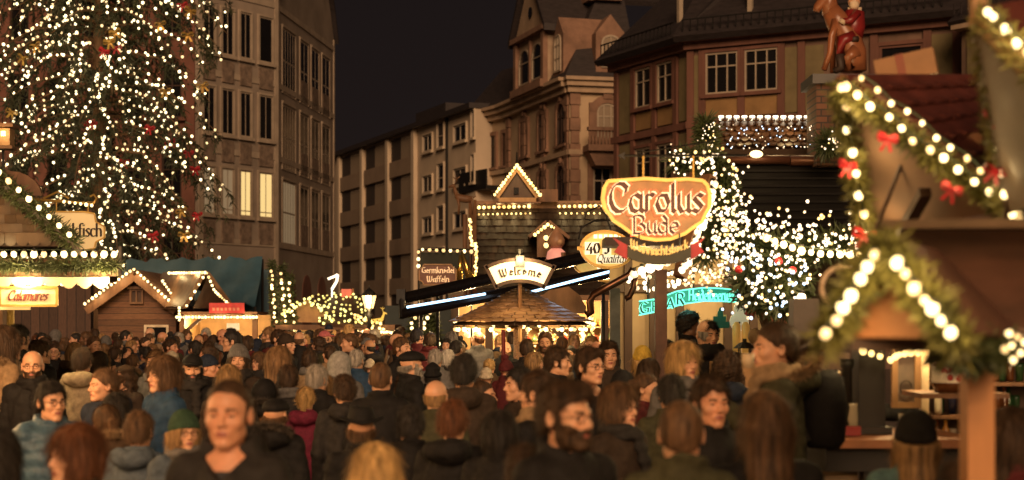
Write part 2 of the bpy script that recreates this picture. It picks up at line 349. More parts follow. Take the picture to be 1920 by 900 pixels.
# ================================================================== THE SETTING
def cobble():
    m = mat('cobblestones', (0.09, 0.075, 0.065), 0.5, var=0, bump=0); nt = m.node_tree; N, L = nt.nodes, nt.links; b = N['Principled BSDF']
    t = N.new('ShaderNodeTexCoord'); v = N.new('ShaderNodeTexVoronoi'); v.inputs['Scale'].default_value = 8; L.new(t.outputs['Object'], v.inputs['Vector'])
    v2 = N.new('ShaderNodeTexVoronoi'); v2.feature = 'DISTANCE_TO_EDGE'; v2.inputs['Scale'].default_value = 8; L.new(t.outputs['Object'], v2.inputs['Vector'])
    r = N.new('ShaderNodeValToRGB'); r.color_ramp.elements[0].color = (0.05, 0.042, 0.036, 1); r.color_ramp.elements[1].color = (0.13, 0.105, 0.09, 1)
    L.new(v.outputs['Color'], r.inputs[0]); L.new(r.outputs[0], b.inputs['Base Color'])
    bp = N.new('ShaderNodeBump'); bp.inputs['Strength'].default_value = 0.8; L.new(v2.outputs['Distance'], bp.inputs['Height']); L.new(bp.outputs[0], b.inputs['Normal'])
    return m
tag(MB().poly([(-300, -60, 0), (300, -60, 0), (300, 400, 0), (-300, 400, 0)]).build('ground', cobble()), None, None, None, 'structure')

class Facade:
    def __init__(s, pxa, da, pxb, db):
        s.A = Vector(((pxa - 960) / F * da, da, 0)); s.B = Vector(((pxb - 960) / F * db, db, 0))
        s.u = (s.B - s.A).normalized(); s.L = (s.B - s.A).length; s.n = Vector((s.u.y, -s.u.x, 0))     # n looks at the camera
    def s_(s, px):
        k = (px - 960) / F; return (k * s.A.y - s.A.x) / (s.u.x - k * s.u.y)
    def dep(s, px): return s.A.y + s.u.y * s.s_(px)
    def z_(s, px, py): return CAMH + (HOR - py) / F * s.dep(px)
    def pt(s, a, z, o=0): return s.A + s.u * a + s.n * o + Vector((0, 0, z))
    def box(s, mb, s0, s1, z0, z1, o0, o1):
        return mb.hexa([s.pt(s0, z0, o1), s.pt(s1, z0, o1), s.pt(s1, z0, o0), s.pt(s0, z0, o0), s.pt(s0, z1, o1), s.pt(s1, z1, o1), s.pt(s1, z1, o0), s.pt(s0, z1, o0)])
    def outline(s, mb, pts, o, t):          # (s, z) polygon, front face at o, thickness t behind
        k = len(pts); f = [s.pt(a, z, o) for a, z in pts]; b = [s.pt(a, z, o - t) for a, z in pts]
        return mb.mesh(f + b, [tuple(range(k)), tuple(range(2 * k - 1, k - 1, -1))] + [(i, k + i, k + (i + 1) % k, (i + 1) % k) for i in range(k)])
M_glass = mat('dark_glass', (0.012, 0.011, 0.012), 0.12, var=0.2, scale=0.6)
M_curtain_dim = mat('window_dim_curtain', (0.3, 0.26, 0.2), 0.5, var=0.3, scale=14, stretch=(1, 1, 0.05), em=(1.0, 0.70, 0.38), es=0.16)
M_curtain_lit = mat('window_lit_curtain', (0.6, 0.5, 0.3), 0.5, var=0.2, scale=14, stretch=(1, 1, 0.05), em=(1.0, 0.72, 0.28), es=0.8)
def window(F_, parent, s0, s1, z0, z1, fm, pm, fr=0.09, nv=1, hs=(0.62,), proud=0.10, arch=False, trim=None, tw=0.18, sill=True, tr_name='surround'):
    """frame with mullions standing on the wall, pane behind it"""
    mb = MB()
    if not arch:
        F_.box(mb, s0, s0 + fr, z0, z1, 0.015, proud); F_.box(mb, s1 - fr, s1, z0, z1, 0.015, proud)
        F_.box(mb, s0 + fr, s1 - fr, z0, z0 + fr, 0.015, proud - .004); F_.box(mb, s0 + fr, s1 - fr, z1 - fr, z1, 0.015, proud - .004)
    else:
        c, r = (s0 + s1) / 2, (s1 - s0) / 2; zb = z1 - r * 0.8; N_ = 8
        F_.box(mb, s0, s0 + fr, z0, zb, 0.015, proud); F_.box(mb, s1 - fr, s1, z0, zb, 0.015, proud); F_.box(mb, s0 + fr, s1 - fr, z0, z0 + fr, 0.015, proud - .004)
        for i in range(N_):
            a0, a1 = math.pi * i / N_, math.pi * (i + 1) / N_
            o = [(c - r * math.cos(a), zb + r * .8 * math.sin(a)) for a in (a0, a1)]; q = [(c - (r - fr) * math.cos(a), zb + (r * .8 - fr) * math.sin(a)) for a in (a1, a0)]
            F_.outline(mb, o + q, proud, proud - .015)
    for k in range(1, nv + 1):
        x = s0 + (s1 - s0) * k / (nv + 1); F_.box(mb, x - fr * .35, x + fr * .35, z0 + fr, z1 - fr, 0.03, proud - .02)
    for h in hs:
        z = z0 + (z1 - z0) * h; F_.box(mb, s0 + fr, s1 - fr, z - fr * .35, z + fr * .35, 0.03, proud - .026)
    w = mb.build('window', fm, parent)
    g = MB()
    if not arch: F_.box(g, s0 + fr * .5, s1 - fr * .5, z0 + fr * .5, z1 - fr * .5, 0.004, 0.024)
    else:
        c, r = (s0 + s1) / 2, (s1 - s0) / 2 - fr * .5; zb = z1 - (s1 - s0) / 2 * .8
        F_.outline(g, [(s1 - fr * .5, z0 + fr * .5), (s1 - fr * .5, zb)] + [(c + r * math.cos(math.pi * i / 8), zb + r * .8 * math.sin(math.pi * i / 8)) for i in range(1, 8)] + [(s0 + fr * .5, zb), (s0 + fr * .5, z0 + fr * .5)], 0.024, .02)
    g.build('pane', pm, w)
    if trim is not None:
        t = MB(); p2 = proud + min(.05, proud * .6)
        F_.box(t, s0 - tw, s0 - .004, z0, z1 + (tw if not arch else 0), 0.003, p2); F_.box(t, s1 + .004, s1 + tw, z0, z1 + (tw if not arch else 0), 0.003, p2)
        if not arch: F_.box(t, s0 - .002, s1 + .002, z1 + .004, z1 + tw, 0.003, p2 + .02)
        else:
            c, r = (s0 + s1) / 2, (s1 - s0) / 2
            for i in range(6):
                a0, a1 = math.pi * i / 6, math.pi * (i + 1) / 6; zb = z1 - r * .8
                F_.outline(t, [(c - (r + tw) * math.cos(a), zb + (r * .8 + tw) * math.sin(a)) for a in (a0, a1)] + [(c - (r + .004) * math.cos(a), zb + (r * .8 + .004) * math.sin(a)) for a in (a1, a0)], p2 + .02, p2)
            F_.box(t, c - tw * .6, c + tw * .6, z1 + tw * .5, z1 + tw * 1.7, .003, p2 + .08)
        if sill: F_.box(t, s0 - tw * 1.3, s1 + tw * 1.3, z0 - .16, z0 - .004, 0.003, p2 + .09)
        t.build(tr_name, trim, w)
    return w

# ---- left block: two gabled fronts of a post-war stone building
M_stone = mat('grey_brown_stone', (0.34, 0.275, 0.22), 0.85, var=0.22, scale=0.5, bump=0.15)
M_stone2 = mat('pale_stone_frame', (0.42, 0.34, 0.26), 0.8, var=0.18, scale=1.5)
M_relief = mat('relief_panel', (0.22, 0.16, 0.12), 0.9, var=0.5, scale=3.2, bump=1.0)
M_red_stone = mat('red_sandstone', (0.20, 0.085, 0.06), 0.9, var=0.25, scale=0.8, bump=0.1)
M_roof = mat('dark_slate', (0.035, 0.027, 0.027), 0.6, var=0.35, scale=2.5, bump=0.3, stretch=(1, 1, 4))
fa, fb = Facade(373, 74, 520, 78.5), Facade(520, 78.7, 626, 91)
tb = thing('office_building', 'tall grey stone building with two gables and rows of narrow windows behind the lit fir', 'building', fa.pt(0, 0))
w = MB()
fa.outline(w, [(0, 0), (fa.L, 0), (fa.L, 18.2), (fa.L / 2, 22.6), (0, 18.2)], 0, 5); w.build('wall', M_stone, tb)
w = MB(); fb.outline(w, [(0, 0), (fb.L, 0), (fb.L, 17.9), (fb.L * .93, 19.4), (fb.L * .5, 26), (0, 18.4)], 0, 5); w.build('wall', M_stone, tb)
w = MB()
for f_, ap in ((fa, 22.6), (fb, 26)):       # corner pilasters, floor bands, verge
    for z in (5.7, 9.95, 13.55, 17.4): f_.box(w, 0.02, f_.L - .02, z - .14, z + .14, .002, .05)
    f_.box(w, -.05, .22, 0, 18, .003, .06); f_.box(w, f_.L - .22, f_.L + .02, 0, 17.9, .003, .06)
w.build('stone_band', M_stone2, tb)
w = MB()
for f_, pts in ((fa, [(-.2, 18.1), (fa.L / 2, 22.8)]), (fa, [(fa.L / 2, 22.8), (fa.L + .15, 18.1)]), (fb, [(-.1, 18.3), (fb.L * .5, 26.2)]), (fb, [(fb.L * .5, 26.2), (fb.L * .935, 19.4)]), (fb, [(fb.L * .935, 19.4), (fb.L + .15, 17.7)])):
    (a, za), (b, zb) = pts; f_.outline(w, [(a, za), (b, zb), (b, zb + .3), (a, za + .3)], .25, 5.4)
w.build('roof', M_roof, tb)
cols = [(380, 402), (415, 437), (449, 470), (485, 510)]
for r_, (z0, z1) in enumerate(((14.5, 16.7), (10.75, 12.9), (6.95, 9.15))):
    for k, (a, b) in enumerate(cols):
        s0, s1 = fa.s_(a), fa.s_(b)
        pm = M_glass if r_ < 2 else (M_curtain_dim if k < 2 else M_curtain_lit)
        window(fa, tb, s0, s1, z0, z1, M_stone2, pm, .07, 1 if k < 3 or r_ else 0, () if r_ < 2 else (.12,), .045, trim=M_stone2, tw=.1)
        m = MB(); fa.box(m, s0, s1, z0 - 1.3, z0 - .3, .003, .07); m.build('relief_panel', M_relief, tb)
cols = [(529, 553), (562, 577), (583, 597), (603, 617)]
for r_, (z0, z1) in enumerate(((13.3, 16.6), (9.5, 12.8), (5.75, 9.0))):
    for k, (a, b) in enumerate(cols):
        s0, s1 = fb.s_(a), fb.s_(b)
        window(fb, tb, s0, s1, z0, z1, M_stone2, M_glass if not (r_ == 2 and k == 0) else M_curtain_dim, .12, 4 if k == 0 else 1, (.5,), .032, trim=M_stone2, tw=.12, sill=False)
        if k: m = MB(); fb.box(m, s0 + .12, s1 - .12, z0 + .12, z0 + 1.2, .03, .05); m.build('relief_panel', M_relief, tb)
for f_, cs in ((fa, (395, 445, 492)), (fb, (545, 575, 603))):       # arcade openings at street level
    for c in cs:
        s0 = f_.s_(c); m = MB(); wd = 1.0
        f_.outline(m, [(s0 - wd, 0.05), (s0 + wd, 0.05), (s0 + wd, 3.4)] + [(s0 + wd * math.cos(math.pi * i / 6), 3.4 + wd * math.sin(math.pi * i / 6)) for i in range(1, 6)] + [(s0 - wd, 3.4)], .03, .028)
        m.build('doorway', M_red_stone, tb)
# ---- dark red building behind the fir
fr_ = Facade(-90, 77, 369, 74.2)
rb = thing('sandstone_building', 'dark red sandstone house front hidden behind the big lit fir', 'building', fr_.pt(0, 0))
m = MB(); fr_.box(m, 0, fr_.L - .03, 0, 19, -5, 0); m.build('wall', M_red_stone, rb)
m = MB(); fr_.outline(m, [(-.3, 19), (fr_.L, 19), (fr_.L - 1, 24), (1, 24)], .3, 5); m.build('roof', M_roof, rb)
for r_ in range(4):
    for k in range(6):
        a = 1.2 + k * 1.95; window(fr_, rb, a, a + 1.0, 3.6 + r_ * 3.9, 5.9 + r_ * 3.9, M_wood_dark, M_glass, .08, 1, (.65,), .1, trim=M_red_stone, tw=.2)
m = MB(); fr_.box(m, fr_.L - .5, fr_.L - .05, 0, 18.9, .003, .16); m.build('corner_pilaster', M_red_stone, rb)

# ---- pale apartment block with recessed balconies in the far street
M_plaster = mat('pale_plaster', (0.56, 0.45, 0.33), 0.9, var=0.15, scale=0.25)
M_plaster_rib = mat('cream_plaster', (0.60, 0.49, 0.36), 0.9, var=0.12, scale=0.4)
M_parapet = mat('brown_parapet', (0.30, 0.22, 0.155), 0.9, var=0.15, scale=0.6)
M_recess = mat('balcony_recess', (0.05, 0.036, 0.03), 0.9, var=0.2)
fc = Facade(624, 138, 892, 105)
pb = thing('apartment_block', 'long pale apartment block with brown balconies receding into the dark street', 'building', fc.pt(0, 0))
m = MB(); fc.box(m, 0, fc.L, 0, 15.9, -8, 0); m.build('wall', M_plaster, pb)
m = MB(); fc.box(m, -.3, fc.L + .1, 15.9, 16.25, -8.2, .5); fc.box(m, fc.s_(782), fc.s_(838), 16.25, 17.0, -6, .1); m.build('roof', M_roof, pb)
for a, b in ((642, 680), (687, 727), (735, 777)):
    s0, s1 = fc.s_(a), fc.s_(b); mid = s0 + (s1 - s0) * .42
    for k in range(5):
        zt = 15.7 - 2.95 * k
        m = MB(); fc.box(m, s0, mid, zt - 1.75, zt, .004, .03); m.build('window', M_recess, pb)  # flat dark sheet; shade of the balcony opening put into its colour
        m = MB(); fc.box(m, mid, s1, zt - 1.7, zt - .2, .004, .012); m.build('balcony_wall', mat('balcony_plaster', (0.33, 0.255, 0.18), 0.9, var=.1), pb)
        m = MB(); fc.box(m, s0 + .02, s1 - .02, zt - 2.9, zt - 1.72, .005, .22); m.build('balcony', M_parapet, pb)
for px in (640, 683, 731, 780): m = MB(); s0 = fc.s_(px); fc.box(m, s0 - .32, s0 + .32, 0, 15.9, .003, .30); m.build('balcony_rib', M_plaster_rib, pb)
for a, b, nv, w_ in ((795, 812, 1, 1.3), (822, 834, 0, 1.9), (853, 876, 1, 1.25), (886, 891.5, 0, 1.9)):
    s0, s1 = fc.s_(a), fc.s_(b)
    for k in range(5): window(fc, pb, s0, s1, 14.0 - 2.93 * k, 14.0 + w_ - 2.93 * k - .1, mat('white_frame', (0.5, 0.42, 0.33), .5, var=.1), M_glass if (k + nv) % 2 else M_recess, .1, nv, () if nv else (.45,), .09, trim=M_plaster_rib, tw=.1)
m = MB(); s0 = fc.s_(840); fc.box(m, s0 - .08, s0 + .08, 0, 15.9, .01, .16); m.build('drainpipe', M_dark, pb)
tag(MB().box(P(633, 296, 139) , (1.0, .3, .42)).build('rooftop_sign', mat('teal_lamp', (0.1, 0.4, 0.4), .4, var=0, em=(0.04, 0.75, 0.70), es=0.9)), 'small teal lit box sign at the dark roof edge beyond the grey building', 'sign')

# ---- old town house with mansard roof, dormer and corner bay
M_ochre = mat('ochre_plaster', (0.52, 0.385, 0.25), 0.9, var=0.2, scale=0.5)
M_quoin = mat('brown_sandstone', (0.26, 0.15, 0.10), 0.85, var=0.3, scale=1.2, bump=0.3)
M_cornice = mat('cornice_stone', (0.46, 0.33, 0.22), 0.8, var=0.2, scale=1.0)
f1, f2, f3 = Facade(886, 108, 952, 103.5), Facade(952, 103.3, 1068, 92), Facade(1068, 91.8, 1178, 92.6)
hb = thing('town_house', 'old ochre town house with dark mansard roof, gabled dormer and arched windows', 'building', f2.pt(0, 0))
m = MB()
for f_, zt in ((f1, 15.4), (f2, 15.35), (f3, 15.35)): f_.box(m, 0, f_.L, 0, zt, -4, 0)
m.build('wall', M_ochre, hb)
m = MB()
for f_ in (f1, f2, f3):
    for i, (z, h, o) in enumerate(((15.05, .35, .35), (15.4, .3, .6), (15.7, .2, .8), (11.5, .28, .2), (7.7, .3, .25), (4.4, .35, .3))): f_.box(m, -.02 - o * .5, f_.L + o * .4, z, z + h, .004, o)
m.build('cornice', M_cornice, hb)
m = MB()
for f_, ss in ((f1, (0.0,)), (f2, (0.15, 3.35, 7.2, f2.L - .55)), (f3, (.05, f3.L - .6))):
    for s0 in ss:
        m = MB()
        for k in range(14): f_.box(m, s0 - (.06 if k % 2 else 0), s0 + .5 + (.06 if k % 2 else 0), 4.75 + k * .74, 4.75 + k * .74 + .70, .005, .15 + .02 * (k % 2))
        m.build('quoin_column', M_quoin, hb)
m = MB()        # mansard: steep lower slope, flatter top
def mans(f_, s0, s1, z0, z1, back, i0=0, i1=0): m.slab([f_.pt(s0, z0, .5), f_.pt(s1, z0, .5), f_.pt(s1 - i1, z1, -back), f_.pt(s0 + i0, z1, -back)], .3)
mans(f1, -.3, f1.L + .4, 15.9, 19.0, 2.2, .3, 0); 
def meet(fA, oA, fB, oB, z):        # corner point where the two offset wall lines cross
    a, b = fA.pt(0, 0, oA), fB.pt(0, 0, oB); den = fA.u.x * fB.u.y - fA.u.y * fB.u.x
    k = ((b.x - a.x) * fB.u.y - (b.y - a.y) * fB.u.x) / den; q = a + fA.u * k; return Vector((q.x, q.y, z))
lo_, hi_, top_ = meet(f2, .5, f3, .5, 15.9), meet(f2, -2.4, f3, -2.4, 21.0), meet(f2, -8, f3, -8, 24.5)
m.slab([f2.pt(-.5, 15.9, .5), lo_, hi_, f2.pt(-.5, 21.0, -2.4)], .3); m.slab([lo_, f3.pt(f3.L + .5, 15.9, .5), f3.pt(f3.L + .5, 21.0, -2.4), hi_], .3)
m.slab([f2.pt(0, 21.0, -2.4), hi_, top_, f2.pt(3, 24.5, -8)], .3); m.slab([hi_, f3.pt(f3.L + 6, 21.0, -2.4), f3.pt(f3.L + 6, 24.5, -8), top_], .3)
m.build('roof', M_roof, hb)
m = MB()
hr_ = meet(f2, -2.1, f3, -2.1, 21.0); m.bar(f2.pt(0, 21.0, -2.1), hr_, .5, .3); m.bar(hr_ + Vector((.02, 0, .01)), f3.pt(f3.L + .2, 21.01, -2.1), .5, .3)
m.build('roof_ledge', M_quoin, hb)
M_frame_w = mat('cream_frame', (0.42, 0.34, 0.25), 0.6, var=0.1)
M_dim = mat('window_glow', (0.15, 0.1, 0.06), 0.3, var=0, em=(1.0, 0.55, 0.25), es=0.10)
for a, b in ((916, 931), (945, 951)): window(f1, hb, f1.s_(a), f1.s_(b), 12.0, 14.1, M_wood_dark, M_glass, .1, 1, (.66,), .1, trim=M_quoin, tw=.25)
for a, b in ((978, 991), (1012, 1026), (1047, 1062)):
    for z0, z1, pm in ((12.2, 14.6, M_glass), (8.5, 11.0, M_glass), (5.0, 7.2, M_dim)): window(f2, hb, f2.s_(a), f2.s_(b), z0, z1, M_wood_dark, pm, .1, 1, (.66,), .1, arch=True, trim=M_quoin, tw=.26)
window(f3, hb, f3.s_(1118), f3.s_(1158), 12.1, 14.5, M_frame_w, M_dim, .12, 2, (.68,), .12, arch=True, trim=M_quoin, tw=.45)
window(f3, hb, f3.s_(1111), f3.s_(1146), 8.5, 10.8, M_frame_w, M_glass, .11, 1, (.66,), .1, trim=M_quoin, tw=.3)
window(f3, hb, f3.s_(1111), f3.s_(1146), 4.9, 7.0, M_frame_w, M_dim, .11, 1, (.66,), .1, trim=M_quoin, tw=.3)
m = MB(); s0, s1 = f3.s_(1090), f3.s_(1172)
f3.box(m, s0, s1, 11.6, 11.95, .3, 1.5); f3.box(m, s0, s1, 12.75, 12.95, 1.15, 1.5)
for i in range(13): m.lathe(f3.pt(s0 + .12 + (s1 - s0 - .24) * i / 12, 11.95, 1.32), [(.06, 0), (.1, .25), (.05, .5), (.08, .8)], 8)
f3.outline(m, [(s0 + .1, 11.6), (s0 + .5, 10.8), (s1 - .5, 10.8), (s1 - .1, 11.6)], 1.2, 1.0)
m.build('balcony', M_quoin, hb)
m = MB(); f1.box(m, f1.s_(890), f1.s_(942), 10.5, 10.75, .2, 1.2); f1.box(m, f1.s_(890), f1.s_(942), 10.75, 11.8, 1.1, 1.2); m.build('balcony', M_dark, hb)
# gabled dormer
sd0, sd1 = f2.s_(986), f2.s_(1041); sm = (sd0 + sd1) / 2
m = MB(); f2.outline(m, [(sd0, 15.9), (sd1, 15.9), (sd1, 19.3), (sd0, 19.3)], .55, 4); f2.outline(m, [(sd0 - .3, 19.3), (sd1 + .3, 19.3), (sm, 23.2)], .6, 3); dm = m.build('dormer', M_cornice, hb)
m = MB()
for q in ((sd0 - .75, sm - .02), (sd1 + .75, sm + .02)): f2.outline(m, [(q[0], 18.95), (q[1], 23.4), (q[1], 23.85), (q[0], 19.35)] if q[0] < sm else [(q[1], 23.4), (q[0], 18.95), (q[0], 19.35), (q[1], 23.85)], .95, 5)
m.build('dormer_roof', M_roof, dm)
m = MB(); f2.box(m, sd0 - .4, sd1 + .4, 19.1, 19.4, .55, .95); f2.box(m, sd0 - .15, sd1 + .15, 15.75, 16.2, .5, 1.0); f2.box(m, sd0 - .1, sd0 + .35, 16.2, 19.1, .5, .8); f2.box(m, sd1 - .35, sd1 + .1, 16.2, 19.1, .5, .8); f2.box(m, sm - .12, sm + .12, 16.3, 18.9, .5, .72); m.build('pilasters', M_quoin, dm)
class Shift:            # the same facade pushed outwards
    def __init__(s, f_, o): s.f, s.o = f_, o
    def box(s, mb, a, b, c, d, o0, o1): return s.f.box(mb, a, b, c, d, o0 + s.o, o1 + s.o)
    def outline(s, mb, p, o, t): return s.f.outline(mb, p, o + s.o, t)
for a, b in ((sd0 + .5, sm - .25), (sm + .25, sd1 - .5)): window(Shift(f2, .55), hb, a, b, 16.4, 18.6, M_frame_w, M_glass, .1, 0, (.6,), .1, arch=True)
m = MB(); f2.outline(m, [(sm + .35 * math.cos(k * math.pi / 6), 20.6 + .35 * math.sin(k * math.pi / 6)) for k in range(12)], .66, .04); m.build('round_window', M_glass, dm)
for px0, px1, z0, z1, f_ in ((1050, 1062, 16.4, 18.6, f2), (1124, 1160, 16.5, 18.4, f3)):
    a, b = f_.s_(px0), f_.s_(px1); m = MB(); f_.outline(m, [(a - .3, 16.1), (b + .3, 16.1), (b + .3, 18.5), ((a + b) / 2, 19.6), (a - .3, 18.5)], .3, 3); m.build('dormer', M_quoin, hb)
    window(Shift(f_, .3), hb, a, b, z0, z1, M_frame_w, M_dim, .11, 1, (.35, .7), .1, arch=True)

# ---- painted corner house on the right
M_red_timber = mat('red_brown_timber', (0.17, 0.075, 0.052), 0.8, var=0.25, scale=1.5, bump=0.15, stretch=(1, 1, .3))
M_panel_g = mat('olive_panel', (0.20, 0.155, 0.075), 0.85, var=0.2, scale=1.2)
M_panel_y = mat('ochre_panel', (0.30, 0.175, 0.07), 0.85, var=0.2, scale=1.2)
M_rb_wall = mat('brown_render', (0.19, 0.115, 0.08), 0.9, var=0.25, scale=0.7)
g1, g2 = Facade(1152, 76, 1292, 70), Facade(1292, 69.8, 1800, 64)
cb = thing('corner_house', 'painted corner house with red timber posts, olive panels and white framed windows', 'building', g2.pt(0, 0))
m = MB()
for f_ in (g1, g2): f_.box(m, 0, f_.L, 0, 13.9, -5, 0)
m.build('wall', M_rb_wall, cb)
m = MB()
for f_ in (g1, g2):
    for z, h, o in ((13.75, .3, .3), (14.05, .2, .7), (10.35, .3, .16), (6.6, .3, .18)): f_.box(m, -.05 - o * .3, f_.L + o * .3, z, z + h, .004, o)
m.build('cornice', M_red_timber, cb)
m = MB()
for f_ in (g1, g2): m.slab([f_.pt(-.4, 14.26, .9), f_.pt(f_.L + .4, 14.26, .9), f_.pt(f_.L + .4, 19.5, -5), f_.pt(-.4, 19.5, -5)], .3)
m.build('roof', M_roof, cb)
m = MB()
for f_ in (g1, g2):
    for i in range(int(f_.L / .35)): f_.box(m, i * .35, i * .35 + .04, 14.5, 14.95, .72, .76)
    f_.box(m, 0, f_.L, 14.95, 15.0, .7, .78)
m.build('snow_guard', M_dark, cb)
def posts(f_, pxs, z0=.2, z1=13.7, w_=.32):
    m = MB()
    for px in pxs: s = f_.s_(px); f_.box(m, s - w_ / 2, s + w_ / 2, z0, z1, .003, .13)
    m.build('timber_posts', M_red_timber, cb)
posts(g1, (1158, 1189, 1229, 1269)); posts(g2, (1296, 1318, 1391, 1466, 1504, 1590, 1640, 1740, 1795))
def panel(f_, a, b, z0, z1, mt): m = MB(); f_.box(m, f_.s_(a), f_.s_(b), z0, z1, .003, .06); m.build('painted_panel', mt, cb)
for z0, z1 in ((10.75, 13.5), (7.0, 10.2)):
    for f_, a, b in ((g1, 1163, 1183), (g1, 1275, 1288), (g2, 1300, 1312), (g2, 1471, 1499), (g2, 1510, 1545), (g2, 1744, 1790)): panel(f_, a, b, z0, z1, M_panel_g)
for f_, a, b in ((g1, 1194, 1223), (g1, 1235, 1264), (g2, 1324, 1385), (g2, 1397, 1460)):
    panel(f_, a, b, 10.75, 11.55, M_panel_y); panel(f_, a, b, 7.0, 7.7, M_panel_y)
    for z0, z1 in ((11.75, 13.55), (7.9, 9.9)): window(f_, cb, f_.s_(a), f_.s_(b), z0, z1, M_frame_w, M_glass, .085, 2 if b - a > 40 else 1, (.66,), .1, trim=M_red_timber, tw=.14)
window(g2, cb, g2.s_(1650), g2.s_(1732), 10.9, 13.2, M_red_timber, M_glass, .1, 0, (), .1, trim=M_red_timber, tw=.16)
for px, h in ((1264, 1.5), (1402, 1.3)):
    f_ = g1 if px < 1290 else g2; m = MB(); s = f_.s_(px); f_.box(m, s - .1, s + .1, 15.1, 15.1 + h, -.4, -.2); f_.box(m, s - .16, s + .16, 15.1 + h, 15.22 + h, -.45, -.15); m.build('roof_hatch', M_frame_w, cb)
g3 = Facade(1803, 62, 2100, 56)
eb = thing('rendered_house', 'brown rendered house at the right edge behind the market stalls', 'building', g3.pt(0, 0))
m = MB(); g3.box(m, 0, g3.L, 0, 13.2, -5, 0); m.build('wall', M_rb_wall, eb)
m = MB(); g3.box(m, -.1, g3.L, 13.2, 13.5, -5, .5); m.build('cornice', M_cornice, eb)
m = MB(); m.slab([g3.pt(-.2, 13.5, .6), g3.pt(g3.L, 13.5, .6), g3.pt(g3.L, 18, -5), g3.pt(-.2, 18, -5)], .3)
for i in range(20): g3.box(m, i * .35, i * .35 + .04, 13.75, 14.2, .42, .46)
m.build('roof', M_roof, eb)
for a, b in ((1815, 1836), (1850, 1872), (1890, 1912)): m = MB(); g3.box(m, g3.s_(a), g3.s_(b), 9.8, 12.9, .003, .06); m.build('painted_panel', M_panel_g, eb)
for k in range(3): window(g3, eb, 2.4 + k * 1.5, 3.2 + k * 1.5, 6.4, 8.4, M_frame_w, M_glass, .08, 1, (.66,), .1, trim=M_red_timber, tw=.14)

# ================================================================== BIG LIT FIR
TX, TY = P(187, 0, 50).x, 50.0
tree = thing('fir_tree', 'huge fir tree hung with warm fairy lights and bows at left', 'tree', (TX, TY, 0))
MB().tube([(TX, TY, 0), (TX + .03, TY, 4), (TX - .03, TY, 9), (TX, TY, 14), (TX, TY, 20)], [.30, .26, .20, .15, .03], 12).build('trunk', M_bark, tree, smooth=True)
rn = random.Random(11); crown = MB(); limb = MB(); chains = {}
for i in range(215):
    z = 3.5 + (i / 215) ** 0.97 * 15.5; az = i * 2.39996 + rn.uniform(-.35, .35)
    d = Vector((math.cos(az), math.sin(az), 0))
    Rm = 4.15 * ((60 - z) / 56) ** 0.6 * rn.uniform(.62, 1.06)
    if z < 7: Rm *= .80 + .05 * max(0, z - 3)
    if d.y < -.8: Rm *= rn.choice((.55, .8, .95, 1))
    pts = []; cv = rn.uniform(-.25, .25); sd = Vector((-d.y, d.x, 0))
    for k in range(9):
        t = k / 8; pts.append(Vector((TX, TY, z)) + d * Rm * t + sd * cv * Rm * t * t + Vector((0, 0, Rm * (.42 * t - .80 * t * t) + rn.uniform(-.05, .05))))
    limb.tube(pts, [.05 * (1 - k / 9.5) for k in range(9)], 4, cap=False)
    twigs = []
    for k in range(int(13 * Rm / 3) + 5):
        t = rn.uniform(.16, 1.02); kk = min(7, int(min(t, .999) * 8)); p = pts[kk].lerp(pts[kk + 1], min(1, t * 8 - kk))
        ln = rn.uniform(.3, 1.0) * (1.15 - .35 * t); dirv = (sd * rn.choice((-1, 1)) * rn.uniform(.2, 1) + d * rn.uniform(0, .7)).normalized()
        tw = [p + dirv * ln * s * .6 + Vector((0, 0, -ln * (.25 * s + .9 * s * s))) for s in (0, .33, .66, 1)]
        twigs.append(tw)
        for a, b in zip(tw, tw[1:]):
            for _ in range(5):
                c = a.lerp(b, rn.random()); nd = ((b - a).normalized() * .55 + Vector((rn.gauss(0, .6), rn.gauss(0, .6), rn.gauss(-.35, .5)))).normalized() * rn.uniform(.12, .30)
                s_ = nd.cross(Vector((rn.gauss(0, 1), rn.gauss(0, 1), rn.gauss(0, 1)))).normalized() * .026
                crown.poly([c - s_, c + s_, c + nd * .7 + s_ * .6, c + nd])
    if z > 13.6 or d.y > .5: continue
    key = (int(math.atan2(d.y, d.x) / (2 * math.pi) * 12 + 12) % 12, int((z - 3.4) / 4.2)); ch = chains.setdefault(key, [])
    nb = int(Rm / .27)
    for k in range(nb):                       # along the limb
        t = .22 + .78 * (k + rn.random() * .3) / nb; kk = min(7, int(min(t, .999) * 8)); ch.append(pts[kk].lerp(pts[kk + 1], min(1, t * 8 - kk)) + Vector((rn.uniform(-.06, .06), -.10, .05)))
    for tw in twigs[::5]:                     # and down some of the twigs
        ch.append(tw[2] + Vector((0, -.08, 0)))
        if rn.random() < .35: ch.append(tw[3] + Vector((0, -.08, 0)))
crown.build('crown', M_fir_tree, tree); limb.build('branches', M_bark, tree)
kept = []
for key in sorted(chains):
    ps = [p for p in chains[key] if TX - 4.2 < p.x and p.z < 12.9][:100]
    if len(ps) < 5: continue
    string_lights('string of warm white fairy lights draped through the big fir tree', ps, len(ps), .044, M_bulb_tree, 'fairy light strings on the big fir', evenly=False, cord=False, nn=7, jit=.03)
    kept += ps
print('TREE BULBS', len(kept))
for i in range(24):
    p = kept[rn.randrange(len(kept))]; zz = p.z
    bow('red ribbon bow tied to a twig of the lit fir', p + Vector((rn.uniform(-.2, .2), -.25, .1)), .22, M_red, 'red bows on the fir')
for px, py in ((357, 20), (352, 65), (310, 170), (380, 160), (300, 45), (215, 60), (42, 108), (205, 78), (22, 210), (340, 395), (345, 440), (65, 85)):
    bow('gold ribbon bow tied to a twig of the lit fir', P(px, py, 47.5 if px > 150 else 48.5), .23, M_gold, 'gold bows on the fir')
